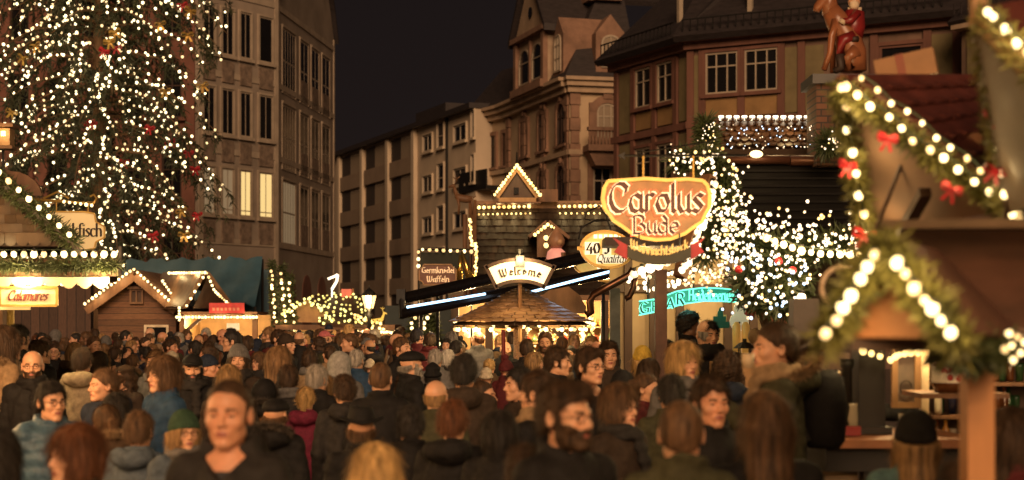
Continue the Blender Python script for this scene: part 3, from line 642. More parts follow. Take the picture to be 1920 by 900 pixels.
for k, (x, z, e) in enumerate(((-1.6, 6, 28), (1.7, 6.5, 28), (0, 9.5, 34), (-1.4, 11.5, 24), (1.5, 11.5, 24), (0, 4.2, 24))): lamp((TX + x, TY - 3.3, z), e, .5, (1, .78, .42), parent=tree)
# ================================================================== MARKET STALLS
M_sign_cream = mat('lit_sign_cream', (0.8, 0.62, 0.32), 0.5, var=0.06, scale=4, em=(1.0, 0.66, 0.27), es=0.30)
M_sign_gold = mat('lit_sign_gold', (0.7, 0.42, 0.12), 0.4, var=0.35, scale=9, em=(1.0, 0.62, 0.16), es=0.55)
M_sign_white = mat('lit_sign_white', (0.85, 0.8, 0.7), 0.5, var=0.05, em=(1.0, 0.88, 0.66), es=1.5)
M_ink_red = mat('red_lettering', (0.32, 0.05, 0.02), 0.6, var=0)
M_shingle = mat('brown_shingle', (0.18, 0.095, 0.05), 0.5, var=0.4, scale=3, bump=0.2)
M_shingle2 = mat('dark_shingle', (0.06, 0.035, 0.022), 0.5, var=0.4, scale=3, bump=0.2)
M_inside = mat('warm_interior_boards', (0.45, 0.25, 0.10), 0.6, var=0.25, scale=3)
M_tarp = mat('blue_tarpaulin', (0.045, 0.105, 0.15), 0.45, var=0.2, scale=1.5, bump=0.2)
M_lace = mat('glowing_icing_trim', (0.5, 0.40, 0.26), 0.5, var=0, em=(1, .7, .3), es=.10)  # faint emission puts the bulb light into the trim
def wavy_edge(mb, a, b, drop, n, t=0.02):
    a, b = Vector(a), Vector(b)
    for i in range(n):
        p, q = a.lerp(b, i / n), a.lerp(b, (i + 1) / n); L = (q - p).length; u = (q - p).normalized()
        pr = [(0, 0)] + [(L * k / 6, -drop * (.45 + .55 * math.sin(math.pi * k / 6))) for k in range(7)] + [(L, 0)]
        mb.prism(pr, p, u, EZ, t + .0003 * (i % 2))

# ---- fish stall at the left edge (15 m)
D = 15.0; e0 = P(222, 490, D); zb = e0.z
st = thing('food_stall', 'fish stall at left edge with scalloped gable roof, fir garlands and glowing eaves', 'market stall', (e0.x - 1.8, D + 1.2, 0))
X0, X1 = e0.x - 4.0, e0.x
def sk(x0, x1, y0, y1, z0, z1): k0, k1 = -.255 * (y0 - D), -.255 * (y1 - D); return [(x0, y0, z0), (x1 + k0, y0, z0), (x1 + k1, y1, z0), (x0, y1, z0), (x0, y0, z1), (x1 + k0, y0, z1), (x1 + k1, y1, z1), (x0, y1, z1)]
m = MB(); m.hexa(sk(X0, X1, D - .05, D + 2.4, zb - .14, zb + .02)); m.build('canopy', M_wood_mid, st)
m = MB(); m.hexa(sk(X0, X1 - 1.25, D + .5, D + 2.3, 0, 1.05)); m.build('counter', M_wood, st)
m = MB(); m.hexa(sk(X0, X1 - 1.2, D + 2.2, D + 2.3, 1.05, zb - .15)); m.build('back_wall', M_wood_dark, st)
for x in (X1 - 1.3, X0 + .1): m = MB(); m.span((x, D + .3, 0), (x + .12, D + .42, zb - .142)); m.build('post', M_wood_mid, st)
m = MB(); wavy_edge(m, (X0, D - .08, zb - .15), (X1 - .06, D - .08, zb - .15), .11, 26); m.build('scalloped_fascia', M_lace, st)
ga, gb = P(142, 462, D), P(-250, 120, D)           # right rake of the big gable
gl = Vector((2 * gb.x - ga.x, D, ga.z))
m = MB(); m.mesh([ga, gb, gl] + [p + Vector((-.62, 2.2, 0)) for p in (ga, gb, gl)], [(0, 1, 2), (5, 4, 3), (0, 3, 4, 1), (1, 4, 5, 2), (2, 5, 3, 0)]); m.build('gable', M_wood_dark, st)
m = MB(); rn = random.Random(5); nx = Vector((0, -.02, 0))
for r_ in range(16):                                # scalloped wooden scales on the gable face
    z = ga.z + .05 + r_ * .085
    for k in range(34):
        x = ga.x - .05 - k * .11 - (.055 if r_ % 2 else 0)
        lim = ga.z + (gb.z - ga.z) * (ga.x - x) / (ga.x - gb.x) - .08
        if z + .03 > lim: continue
        o = Vector((x, D - .02 - rn.uniform(0, .012), z)); rx = Matrix.Rotation(rn.uniform(-.12, .12), 3, 'Z')
        m.prism([(-.055, .08), (-.055, -.01), (-.038, -.035), (0, -.048), (.038, -.035), (.055, -.01), (.055, .08)], o, rx @ EX, (0, -.16, .98), .014)
m.build('scale_shingles', mat('gilded_shingle', (0.075, 0.043, 0.022), 0.40, var=.45, scale=5), st)
m = MB(); m.slab([ga + Vector((.1, -.12, -.05)), ga + Vector((-.55, 2.3, -.05)), gb + Vector((-.65, 2.3, .03)), gb + Vector((0, -.12, .03))], .05); m.build('roof', M_shingle2, st)
m = MB(); m.prism([(.32 * math.cos(math.pi * k / 10), .24 * math.sin(math.pi * k / 10)) for k in range(11)], P(18, 368, 15.3), EX, EZ, .05); m.build('round_board', M_wood_mid, st)
garland('fir garland along the sloping gable edge of the fish stall', [gb + Vector((0, -.1, 0)), ga + Vector((.02, -.1, .02))], .10, 90, .09, 50, .006)
garland('thick fir garland along the level eave of the fish stall', [(X0, D - .1, zb - .04), (X1, D - .1, zb - .04)], .075, 110, .08, 60, .005)
string_lights('string of round warm bulbs along the sloping gable of the fish stall', [gb + Vector((0, -.22, .12)), ga + Vector((0, -.22, .10))], 22, .030, M_bulb, watts=2, every=4)
string_lights('string of warm bulbs on top of the level eave of the fish stall', [(X0, D - .16, zb + .06), (X1, D - .16, zb + .06)], 44, .032, M_bulb, watts=4, every=9)
string_lights('string of warm bulbs beneath the scalloped fascia of the fish stall', [(X0, D - .05, zb - .20), (X1 - .12, D - .05, zb - .20)], 50, .028, M_bulb, watts=20, every=9)
def sign_board(label, name, px0, py0, px1, py1, d, m_board, border=None, thick=.04, corner=0):
    a, b = P(px0, py1, d), P(px1, py0, d); t = thing(name, label, 'sign', ((a.x + b.x) / 2, d, a.z)); w_, h_ = b.x - a.x, b.z - a.z
    if corner:
        c = corner * h_; pts = []
        for cx_, cz_, a0 in ((0, 0, 90), (w_, 0, 180), (w_, h_, 270), (0, h_, 360)): pts += [(cx_ + c * math.cos(R(a0 - 90 * k / 3)), cz_ + c * math.sin(R(a0 - 90 * k / 3))) for k in range(4)]
    else: pts = [(0, 0), (w_, 0), (w_, h_), (0, h_)]
    MB().prism(pts, a + Vector((0, thick, 0)), EX, EZ, thick).build('board', m_board, t)
    if border:
        fm = MB()
        for p, q in zip(pts, pts[1:] + pts[:1]): fm.bar(a + Vector((p[0], -.006, p[1])), a + Vector((q[0], -.006, q[1])), .022, .022)
        fm.build('border', border, t)
    return t, a, w_, h_
t, a, w_, h_ = sign_board('cream lit sign reading Calamares under the fish stall eave', 'calamares_sign', 0, 539, 107, 573, D - .12, M_sign_cream, M_gold)
m = MB(); lettering(m, 'Calamares', a + Vector((w_ * .13, -.004, h_ * .30)), EX, EZ, h_ * .54, .22, 35, 8, .32, w_ * .70, .008); m.build('lettering', mat('dark_red_script', (.10, .012, .006), .6, var=0), t)
sign_board('narrow cream lit board just below and behind the Calamares sign', 'menu_board', -60, 566, 55, 581, D + .05, M_sign_cream)
# hanging fish sign on its bracket post
D2 = 17.0
t = thing('hanging_sign', 'cream shaped hanging sign reading Backfisch on an iron bracket above the fish stall', 'sign', P(60, 376, D2))
a, b = P(62, 478, D2), P(196, 392, D2); w_, h_ = b.x - a.x, b.z - a.z
pts = [(.12, .14), (.30, .1), (.36, 0), (.62, 0), (.70, .1), (.86, .14), (.88, .28), (1, .38), (1, .62), (.88, .72), (.86, .90), (.72, .94), (.28, .94), (.12, .9), (.1, .72), (0, .62), (0, .38), (.1, .28)]
MB().prism([(x * w_, z * h_) for x, z in pts], a + Vector((0, .05, 0)), EX, EZ, .05).build('board', M_sign_cream, t)
m = MB()
for p, q in zip(pts, pts[1:] + pts[:1]): m.bar(a + Vector((p[0] * w_, -.004, p[1] * h_)), a + Vector((q[0] * w_, -.004, q[1] * h_)), .016, .016)
m.build('border', M_gold, t)
m = MB(); lettering(m, 'Backfisch', a + Vector((w_ * .27, -.004, h_ * .40)), EX, EZ, h_ * .29, .15, 14, 8, 0, w_ * .70, .008); m.build('lettering', M_ink, t)
m = MB(); p0, p1 = P(20, 372, D2), P(176, 381, D2)
m.tube([p0, p1], .016, 6); m.tube([p1, p1 + Vector((.03, 0, .05)), p1 + Vector((0, 0, .09)), p1 + Vector((-.04, 0, .07))], .012, 6); m.tube([p0 + Vector((.35, 0, 0)), p0 + Vector((.5, 0, .07)), p0 + Vector((.62, 0, 0))], .012, 6)
for q in (.55, .93): m.tube([p0.lerp(p1, q), p0.lerp(p1, q) - Vector((0, 0, .1))], .008, 5)
m.tube([(p0.x, D2, 0), (p0.x, D2, p0.z + .1)], .04, 8); m.build('bracket', M_gold, t)
string_lights('few small warm bulbs on the iron bracket of the hanging fish sign', [P(120, 378, D2 - .06), P(172, 385, D2 - .06)], 6, .018, M_bulb)
# little lit house lantern hanging at upper left
t = thing('lantern_house', 'small lit wooden house lantern hanging at the left edge before the fir', 'lantern', P(6, 258, 16))
c = P(6, 258, 16); m = MB(); m.box(c, (.18, .16, .17)); m.build('box', M_wood_light, t)
m = MB(); m.box(c + Vector((0, 0, .115)), (.26, .22, .035)); m.build('roof', M_wood_mid, t); m = MB(); m.box(c + Vector((0, 0, -.105)), (.24, .2, .03)); m.build('base_board', M_wood_mid, t)
m = MB(); m.box(c + Vector((.03, -.09, .03)), (.045, .02, .05)); m.build('lamp', M_bulb_gold, t); lamp(c + Vector((.03, -.2, .03)), 1.5, .03, parent=t)
MB().tube([c + Vector((0, 0, -.12)), Vector((c.x, 16, 1.6))], .014, 5).build('pole', M_dark, t)
# wooden wall behind the fish stall with a red strip and a grey post
tag(MB().span((P(0, 0, 44).x - 3, 44, 0), (P(170, 0, 44).x, 44.3, P(0, 520, 44).z)).build('board_fence', plank_mat('fence_boards', (.10, .05, .03), 4, 'X')), 'dark brown board wall behind the crowd under the fir', 'fence')
tag(MB().tube([(P(225, 0, 42).x, 42, 0), P(225, 462, 42)], .05, 8).build('lamp_pole', mat('grey_steel', (.28, .24, .2), .5, metal=.4)), 'plain grey steel pole rising beside the brown chalet', 'pole')

# ---- brown chalet (40 m)
D = 40.0
ch = thing('chalet_stall', 'brown wooden chalet stall with two light-edged gables and a small shuttered window', 'market stall', P(258, 600, D) - Vector((0, 0, 2)))
A, B, C = P(258, 514, D), P(168, 579, D), P(335, 579, D); back = Vector((0, 4.2, 0)); wl_ = P(184, 0, D).x; wr_ = P(330, 0, D).x
m = MB(); m.prism([(wl_, 0), (wr_, 0), (wr_, C.z + .12), (A.x, A.z - .12), (wl_, B.z + .30)], (0, D + 4, 0), EX, EZ, 4); m.build('wall', M_wood, ch)
m = MB(); m.slab([A + Vector((0, -.3, .02)), A + back, B + back, B + Vector((0, -.3, 0))], -.1); m.slab([A + back + Vector((.004, 0, 0)), A + Vector((.0, -.3, .02)), C + Vector((0, -.3, 0)), C + back], -.1); rf = m.build('roof', M_shingle, ch)
m = MB(); shingles(m, [A + back, A + Vector((0, -.3, .1)), C + Vector((0, -.3, .1)), C + back], 7, 14, .03, True); m.build('shingles', M_shingle, rf)
m = MB(); m.bar(A + Vector((0, -.34, -.06)), B + Vector((0, -.34, -.06)), .05, .2); m.bar(A + Vector((0, -.345, -.06)), C + Vector((0, -.345, -.06)), .05, .2); m.build('barge_board', M_wood_mid, ch)
q0, q1 = P(244, 570, D), P(270, 542, D); m = MB()
for bx in ((q0.x, q1.x, q1.z - .05, q1.z), (q0.x, q1.x, q0.z, q0.z + .05), (q0.x, q0.x + .05, q0.z + .05, q1.z - .05), (q1.x - .05, q1.x, q0.z + .05, q1.z - .05), ((q0.x + q1.x) / 2 - .02, (q0.x + q1.x) / 2 + .02, q0.z + .05, q1.z - .05)): m.span((bx[0], D - .09, bx[2]), (bx[1], D - .003, bx[3]))
m.span((q0.x - .05, D - .16, q1.z), (q1.x + .05, D - .004, q1.z + .06)); wn_ = m.build('window', M_wood_mid, ch); m = MB(); m.span((q0.x + .05, D - .03, q0.z + .05), (q1.x - .05, D - .004, q1.z - .05)); m.build('shutter', M_wood_dark, wn_)
q0, q1 = P(271, 660, D), P(317, 609, D); m = MB()
m.span((q0.x, D - .06, q1.z - .06), (q1.x, D - .003, q1.z)); m.span((q0.x, D - .06, q0.z), (q0.x + .06, D - .003, q1.z - .06)); m.span((q1.x - .06, D - .06, q0.z), (q1.x, D - .003, q1.z - .06)); hw = m.build('hatch_frame', mat('white_paint', (.62, .5, .36), .5), ch)
m = MB(); m.span((q0.x + .06, D - .02, q0.z), (q1.x - .06, D - .004, q1.z - .06)); m.build('hatch', M_glass, hw)
string_lights('string of bulbs along the left and right gable edges of the brown chalet', [B + Vector((0, -.45, .12)), A + Vector((0, -.45, .12)), C + Vector((.02, -.45, .06))], 26, .035, M_bulb, watts=8, every=6)
# second hut, turned to the right
A2, B2, C2, K = P(386, 514, 38.4), P(350, 578, 38.4), P(433, 578, 39.2), P(312, 514, 41.5)
h2 = thing('sales_hut', 'wooden sales hut with glowing counter and red sign right of the brown chalet gable', 'market stall', P(400, 600, 39) - Vector((0, 0, 2)))
m = MB(); m.slab([K, A2, B2, Vector((K.x - .6, K.y, B2.z))], .1); m.slab([A2 + Vector((.004, 0, 0)), K + Vector((.004, .1, 0)), Vector((C2.x - .4, K.y + .6, C2.z)), C2], .1); rf = m.build('roof', M_shingle, h2)
m = MB(); shingles(m, [K, A2, B2, Vector((K.x - .6, K.y, B2.z))], 6, 9, .03, False); m.build('shingles', M_shingle, rf)
m = MB(); m.mesh([A2 + Vector((0, .25, -.06)), B2 + Vector((.1, .25, 0)), C2 + Vector((-.1, .25, 0)), A2 + Vector((0, .5, -.06)), B2 + Vector((.1, .5, 0)), C2 + Vector((-.1, .5, 0))], [(0, 1, 2), (5, 4, 3), (0, 3, 4, 1), (1, 4, 5, 2), (2, 5, 3, 0)]); m.build('gable', M_wood_dark, h2)
y0 = 39.0; xl, xr = P(338, 0, y0).x, P(486, 0, y0).x; ze = P(0, 590, y0).z
m = MB(); m.span((xl, y0 - .3, ze), (xr, y0 + 2.2, ze + .07)); m.build('awning', M_wood_mid, h2)
m = MB(); m.span((xl, y0 + 2.0, 0), (xr, y0 + 2.2, ze - .002)); m.span((xl, y0 + .1, 0), (xl + .1, y0 + 2, ze - .002)); m.build('back_wall', M_inside, h2)
m = MB(); m.span((xl + .1, y0 + .1, 0), (xr, y0 + .5, 1.0)); m.build('counter', M_wood, h2)
for x in (xl + .02, xr - .14): m = MB(); m.span((x, y0 - .2, 0), (x + .12, y0 - .08, ze - .002)); m.build('post', M_wood_mid, h2)
MB().bar(P(352, 618, y0 - .1), P(378, 596, y0 - .1), .08, .08).build('brace', M_wood_dark, h2)
for x in np.linspace(xl + .4, xr - .3, 3): lamp((x, y0 + .3, ze - .2), 70, .1, parent=h2)
string_lights('row of bulbs under the flat awning of the glowing sales hut', [(xl, y0 - .4, ze - .06), (xr, y0 - .4, ze - .06)], 26, .034, M_bulb, watts=6, every=9)
string_lights('string of bulbs along ridge and gable edges of the sales hut', [P(317, 512, 40.5), P(386, 511, 38.1), P(350, 573, 38.1)], 20, .034, M_bulb, watts=5, every=7)
string_lights('string of bulbs down the right gable edge of the sales hut', [P(388, 512, 38.1), P(402, 545, 38.2), P(432, 573, 38.9)], 13, .034, M_bulb)
string_lights('short bright column of bulbs on the chalet roof between both gables', [P(305, 527, 39.3), P(320, 549, 39.0)], 5, .034, M_bulb)
string_lights('bulbs on the corner post between the chalet and the sales hut', [P(336, 577, 38.3), P(336, 600, 38.3)], 5, .034, M_bulb)
t, a, w_, h_ = sign_board('red sign board above the glowing counter of the sales hut', 'red_sign', 392, 568, 458, 587, 38.6, mat('red_sign', (.40, .03, .03), .5, em=(.9, .05, .04), es=.12))
m = MB(); 
for k in range(7): m.span((a.x + w_ * (.1 + .115 * k), a.y - .02, a.z + .06), (a.x + w_ * (.17 + .115 * k), a.y - .002, a.z + .13))
m.build('lettering', mat('pale_red', (.6, .2, .14), .5), t)
tag(MB().span((P(425, 0, 38.9).x, 38.9, P(0, 620, 38.9).z), (P(448, 0, 38.9).x, 38.93, P(0, 606, 38.9).z)).build('price_board', mat('pale_board', (.55, .58, .6), .5)), 'small pale price board at the counter of the glowing sales hut', 'board')
# blue tarpaulin tent behind the chalet
m = MB(); TA, TB, TC, TD = P(236, 488, 47), P(492, 483, 45), P(478, 572, 42.5), P(240, 560, 42.5); nu, nv = 26, 8; vs = []
for i in range(nv + 1):
    for k in range(nu + 1):
        p = TA.lerp(TB, k / nu).lerp(TD.lerp(TC, k / nu), i / nv); vs.append(p + Vector((0, 0, .05 * math.sin(k * 1.3 + i) - .16 * math.sin(math.pi * i / nv) + .03 * math.sin(k * 2.9))))
fs = [(i * (nu + 1) + k, i * (nu + 1) + k + 1, (i + 1) * (nu + 1) + k + 1, (i + 1) * (nu + 1) + k) for i in range(nv) for k in range(nu)]
tn = thing('market_tent', 'slate blue tarpaulin tent roof behind the brown chalet', 'tent', P(360, 600, 45) - Vector((0, 0, 2)))
m.mesh(vs, fs); m.mesh([v - Vector((0, 0, .03)) for v in vs], [f[::-1] for f in fs]); m.build('tarpaulin', M_tarp, tn, smooth=True)
for p in (TA, TB, TC, TD): m = MB(); m.tube([(p.x, p.y, 0), p - Vector((0, 0, .04))], .04, 6); m.build('tent_pole', M_dark, tn)
m = MB(); m.span((TA.x, 46.2, 0), (TB.x, 46.3, TB.z - .3)); m.build('tent_wall', M_tarp, tn)
# three lit fir columns
for k, (px, py, nm) in enumerate(((512, 508, 'tallest leftmost'), (531, 513, 'middle'), (545, 532, 'shortest rightmost'))):
    p0, p1 = P(px - 2, py, 38), P(px + 7, 603, 38); tt = thing('fir_column', f'{nm} of three slim fir columns wound with bulbs right of the tent', 'fir column', (p1.x, 38, 0), 0, 'slim fir columns right of the tent')
    MB().tube([(p1.x, 38, 0), p0], .04, 6).build('stem', M_bark, tt)
    m = MB(); tufts(m, path([p0 + Vector((0, 0, .2)), p1 - Vector((0, 0, .5))], 44), .10, 26, .13, .012, .3, random.Random(k)); m.build('foliage', M_fir, tt)
    string_lights(f'bulbs down the {nm} of the three slim fir columns', [p0 + Vector((0, -.2, 0)), p1 + Vector((0, -.2, 0))], 12 - 2 * k, .035, M_bulb, jit=.03, watts=3, every=6)
# ---- stall under a net of yellow-green lights (38 m)
D = 38.0; ns = thing('light_net_stall', 'low stall with gable and roof covered by a net of yellowish lights', 'market stall', P(620, 600, D) - Vector((0, 0, 2)))
A, B, C = P(576, 562, D), P(522, 603, D), P(632, 606, D)
m = MB(); m.mesh([A, B, C] + [p + Vector((0, .2, 0)) for p in (A, B, C)], [(0, 1, 2), (5, 4, 3), (0, 3, 4, 1), (1, 4, 5, 2), (2, 5, 3, 0)]); m.build('gable', M_wood_light, ns)
m = MB(); E1, E2, E3, E4 = P(590, 560, D + 1.4), P(676, 559, D + 1.4), P(714, 618, D - .3), P(600, 612, D - .3); m.slab([E1, E4, E3, E2], -.1); rf = m.build('roof', M_wood_dark, ns)
m = MB(); xl, xr = P(520, 0, D).x, P(742, 0, D).x; ze = P(0, 609, D).z; m.span((xl, D - .3, ze - .12), (xr, D + 2, ze)); m.build('awning', M_wood_mid, ns)
m = MB(); m.span((xl, D + 1.9, 0), (xr, D + 2, ze - .122)); m.build('back_wall', M_inside, ns)
m = MB(); m.span((xl + .1, D, 0), (xr - .1, D + .5, 1.0)); m.build('counter', M_wood, ns)
for x in (xl + .05, P(608, 0, D).x, P(632, 0, D).x, xr - .15): m = MB(); m.span((x, D - .2, 0), (x + .1, D - .1, ze - .122)); m.build('post', M_wood_mid, ns)
for x in np.linspace(xl + .5, xr - .4, 3): lamp((x, D + .2, ze - .3), 60, .1, parent=ns)
rn = random.Random(9); pp = []
for r_ in range(7):
    for k in range(10): u = (k + .5 * (r_ % 2)) / 10; pp.append(E1.lerp(E2, u).lerp(E4.lerp(E3, u), r_ / 6.2) + Vector((0, -.13, .1)))
string_lights('net of small yellowish bulbs spread over the low stall roof', pp, len(pp), .032, M_bulb_green, evenly=False, cord=False, jit=.05)
string_lights('dense yellowish bulbs over the gable edge of the light net stall', [P(530, 590, D - .2), P(556, 572, D - .2), P(578, 561, D - .2), P(606, 583, D - .2), P(632, 608, D - .2)], 34, .035, M_bulb_green, jit=.06)
string_lights('yellowish bulbs bunched around the reindeer on the light net stall', [P(662, 590, D - .5), P(690, 606, D - .5), P(716, 612, D - .5)], 18, .036, M_bulb_gold, jit=.08)
string_lights('row of bright bulbs under the eave of the light net stall', [P(650, 622, D - .5), P(740, 623, D - .5)], 26, .034, M_bulb, jit=.02, watts=4, every=8)
string_lights('loose bulbs glowing inside the left half of the light net stall', [P(550, 622, D + .6), P(604, 624, D + .6)], 10, .045, M_bulb, jit=.08)
p = P(624, 527, D + 1.2); m = MB(); m.tube([p + Vector((-.12, 0, .05)), p + Vector((.05, 0, .12)), p + Vector((.12, 0, .16))], .03, 6); m.tube([p + Vector((.12, 0, .16)), p + Vector((.10, 0, 0)), p + Vector((-.02, 0, -.2))], .034, 6); m.tube([p + Vector((-.02, 0, -.2)), p + Vector((-.02, 0, -.5))], .02, 5)
tag(m.build('light_figure', M_bulb_white), 'white lit comet shaped figure on the light net stall roof', 'light figure')
t = thing('gift_figure', 'pink and red lit gift box figure on the ridge of the light net stall', 'figure', P(650, 562, D + 1.3)); m = MB(); m.box(P(650, 552, D + 1.3), (.24, .2, .26)); m.build('box', mat('pink_lit', (.6, .15, .1), .5, em=(1, .2, .1), es=.45), t)
m = MB(); m.tube([P(662, 562, D + 1.3), P(662, 541, D + 1.3)], [.05, .02], 6); m.tube([P(640, 562, D + 1.3), P(640, 544, D + 1.3)], [.06, .02], 6); m.build('candles', M_wood_light, t)
def deer(label, c, s, m_, face=1, ant=True):
    mb = MB(); c = Vector(c); f = lambda x, z, y=0: c + Vector((face * x * s, y * s, z * s))
    mb.tube([f(-.32, .50), f(-.1, .50), f(.14, .54), f(.22, .62)], [.10 * s, .13 * s, .13 * s, .09 * s], 9); mb.tube([f(.18, .56), f(.26, .78), f(.30, .92)], [.09 * s, .065 * s, .055 * s], 8); mb.tube([f(.26, .95), f(.36, .93), f(.47, .88)], [.06 * s, .055 * s, .03 * s], 8)
    for x, y in ((-.30, .07), (-.28, -.07), (.14, .07), (.16, -.07)): mb.tube([f(x, .5, y), f(x - .03, .26, y), f(x, 0, y)], [.055 * s, .028 * s, .022 * s], 6)
    mb.tube([f(-.34, .55), f(-.43, .60)], [.03 * s, .01 * s], 5)
    if ant:
        for y in (-1, 1):
            mb.tube([f(.27, .98, .02 * y), f(.20, 1.12, .08 * y), f(.24, 1.30, .14 * y)], [.018 * s, .014 * s, .006 * s], 5); mb.tube([f(.20, 1.12, .08 * y), f(.32, 1.22, .12 * y)], .010 * s, 5); mb.tube([f(.21, 1.16, .1 * y), f(.10, 1.24, .12 * y)], .010 * s, 5)
        mb.tube([f(.26, .96, .05), f(.22, 1.0, .12)], [.02 * s, .008 * s], 5)
    return tag(mb.build('deer_figure', m_, smooth=True), label, 'deer figure')
deer('glowing golden reindeer figure standing on the end of the light net stall', P(710, 618, D - .2), .42, mat('gold_lit', (.7, .5, .1), .4, em=(1, .62, .12), es=.55), 1)
# ---- old street lantern
t = thing('street_lamp', 'old style street lantern with glowing glass on a dark post', 'street lamp', (P(692, 0, 34).x, 34, 0)); b = P(692, 578, 34)
MB().lathe((b.x, 34, 0), [(.11, 0), (.09, .6), (.05, .8), (.04, b.z - .22), (.09, b.z - .14), (.03, b.z - .08), (.10, b.z)], 10).build('post', M_dark, t, smooth=True)
MB().lathe(b, [(.09, 0), (.155, .27)], 6).build('glass', mat('lamp_glass', (.8, .6, .35), .4, var=0, em=(1, .68, .30), es=1.3), t)
m = MB(); m.lathe(b + Vector((0, 0, .27)), [(.18, 0), (.10, .09), (.05, .13), (.015, .16), (.01, .22)], 8)
for k in range(6): an = math.pi * k / 3; m.tube([b + Vector((.093 * math.cos(an), .093 * math.sin(an), 0)), b + Vector((.16 * math.cos(an), .16 * math.sin(an), .27))], .010, 4)
m.build('cap', M_dark, t); lamp(b + Vector((0, -.3, .1)), 60, .1, parent=t)
# dark shuttered hut and blue door strip between lantern and awning
tag(MB().span((P(722, 0, 42).x, 42, 0), (P(845, 0, 42).x, 44, P(0, 573, 42).z)).build('dark_hut', mat('dark_green_boards', (.012, .022, .022), .6)), 'closed dark green hut behind the street lantern', 'hut')
for k, (px, nm) in enumerate(((783, 'left'), (806, 'right'))):
    c = P(px, 640, 33); tt = thing('small_fir', f'small dark fir with sparse lights under the awning, the {nm} one of two', 'tree', (c.x, 33, 0), 0, 'small firs under the awning')
    m = MB()
    for z in np.linspace(.9, 2.15, 14): tufts(m, [(c.x + .32 * (2.25 - z) * math.cos(q), 33 + .32 * (2.25 - z) * math.sin(q), z) for q in np.linspace(0, 6.28, 9)], .06, 16, .12, .014, .4, random.Random(k))
    m.build('foliage', M_fir, tt); MB().tube([(c.x, 33, 0), (c.x, 33, 2.2)], [.05, .01], 6).build('trunk', M_bark, tt)
    string_lights(f'sparse bulbs on the small dark fir, the {nm} one under the awning', [(c.x + .3 * (2.3 - z) * math.sin(z * 9), 32.75 - .2 * (2.2 - z), z) for z in np.linspace(1.3, 2.15, 9)], 9, .04, M_bulb, evenly=False, cord=False)

# ---- big dark shingled house stall in the middle (32 m)
D = 32.0; bh = thing('shingled_stall', 'large dark shingled stall with light-lined ridge, gable turret and small dormer', 'market stall', P(1010, 600, D) - Vector((0, 0, 2)))
R0, R1 = P(890, 392, D + 2.0), P(1215, 392, D + 2.0); L0, L1 = P(890, 560, D - .6), P(1215, 560, D - .6)
m = MB(); m.slab([R0, L0, L1, R1], -.08); rf = m.build('roof', M_shingle2, bh)
m = MB(); shingles(m, [R0 + Vector((0, -.08, .08)), R1 + Vector((0, -.08, .08)), L1 + Vector((0, -.08, .08)), L0 + Vector((0, -.08, .08))], 13, 30, .02, False, pick=lambda r: 1 if r.random() < .12 else 0); m.build('shingles', [mat('black_shingle', (0.03, 0.018, 0.012), .5, var=.4), mat('worn_shingle', (0.055, 0.032, 0.02), .5, var=.4)], rf)
m = MB(); m.bar(R0 + Vector((-.1, -.1, .08)), R1 + Vector((.1, -.1, .08)), .25, .16); m.bar(R0 + Vector((-.1, -.22, -.10)), R1 + Vector((.1, -.22, -.10)), .08, .10); m.build('ridge_beam', M_wood_mid, bh)
m = MB(); m.bar(R0 + Vector((-.04, -.2, .1)), L0 + Vector((-.04, -.1, .1)), .16, .2); m.build('barge_board', M_wood_mid, bh)
m = MB(); m.span((L0.x + .1, D - .1, 0), (L1.x, D + 4, L0.z)); m.build('wall', M_wood_dark, bh)
TA_, TB_, TC_ = P(969, 322, D + 1.4), P(935, 371, D + 1.4), P(1005, 371, D + 1.4)
m = MB(); m.mesh([TA_, TB_, TC_] + [p + Vector((0, 1.2, 0)) for p in (TA_, TB_, TC_)], [(0, 1, 2), (5, 4, 3), (0, 3, 4, 1), (1, 4, 5, 2), (2, 5, 3, 0)]); tu = m.build('turret', M_wood_dark, bh)
m = MB(); m.bar(TB_ + Vector((-.03, -.04, 0)), TA_ + Vector((0, -.04, .05)), .10, .07); m.bar(TC_ + Vector((.03, -.045, 0)), TA_ + Vector((0, -.045, .05)), .10, .07); m.span((TB_.x, D + 1.3, TB_.z - .12), (TC_.x, D + 2.4, TB_.z - .002)); m.build('turret_frame', M_wood_light, tu)
m = MB(); c = P(968, 358, D + 1.38); m.box(c, (.1, .05, .14)); m.build('turret_window', M_glass, tu)
m = MB(); m.span((TB_.x - .05, D + 1.25, R0.z + .1), (TC_.x + .1, D + 2.4, TB_.z - .122)); m.build('turret_base', M_wood_mid, tu)
MB().tube([TA_ + Vector((0, .1, 0)), TA_ + Vector((0, .1, .42))], [.05, .01], 6).build('finial', M_dark, tu)
tag(MB().span((P(996, 0, D + 1.5).x, D + 1.5, R0.z + .12), (P(1046, 0, D + 1.5).x, D + 2.1, R0.z + .38)).build('wooden_box', M_wood_mid), 'brown wooden box on the lit ridge right of the turret', 'box')
for k, px in enumerate((1012, 1029)): tag(MB().lathe(P(px, 377, D + 2.3), [(.07, 0), (.07, .18), (.085, .18), (.085, .22)], 10).build('chimney_pot', M_dark), f'{("left", "right")[k]} of two black pipes behind the box on the lit ridge', 'pipe', 'black pipes on the ridge')
string_lights('round bulbs up both edges of the triangular turret', [TB_ + Vector((-.08, -.2, .05)), TA_ + Vector((0, -.2, .12)), TC_ + Vector((.08, -.2, .05))], 21, .037, M_bulb_gold, watts=2, every=5)
string_lights('row of round bulbs on the ridge left of the turret box', [P(898, 389, D + 1.7), P(992, 387, D + 1.7)], 11, .037, M_bulb_gold, watts=2, every=3)
string_lights('row of round bulbs on the ridge right of the turret box', [P(1048, 387, D + 1.7), P(1146, 386, D + 1.7)], 11, .037, M_bulb_gold, watts=2, every=3)
string_lights('lower row of tiny bulbs under the ridge beam left part', [P(898, 402, D + 1.5), P(994, 400, D + 1.5)], 12, .022, M_bulb_gold)
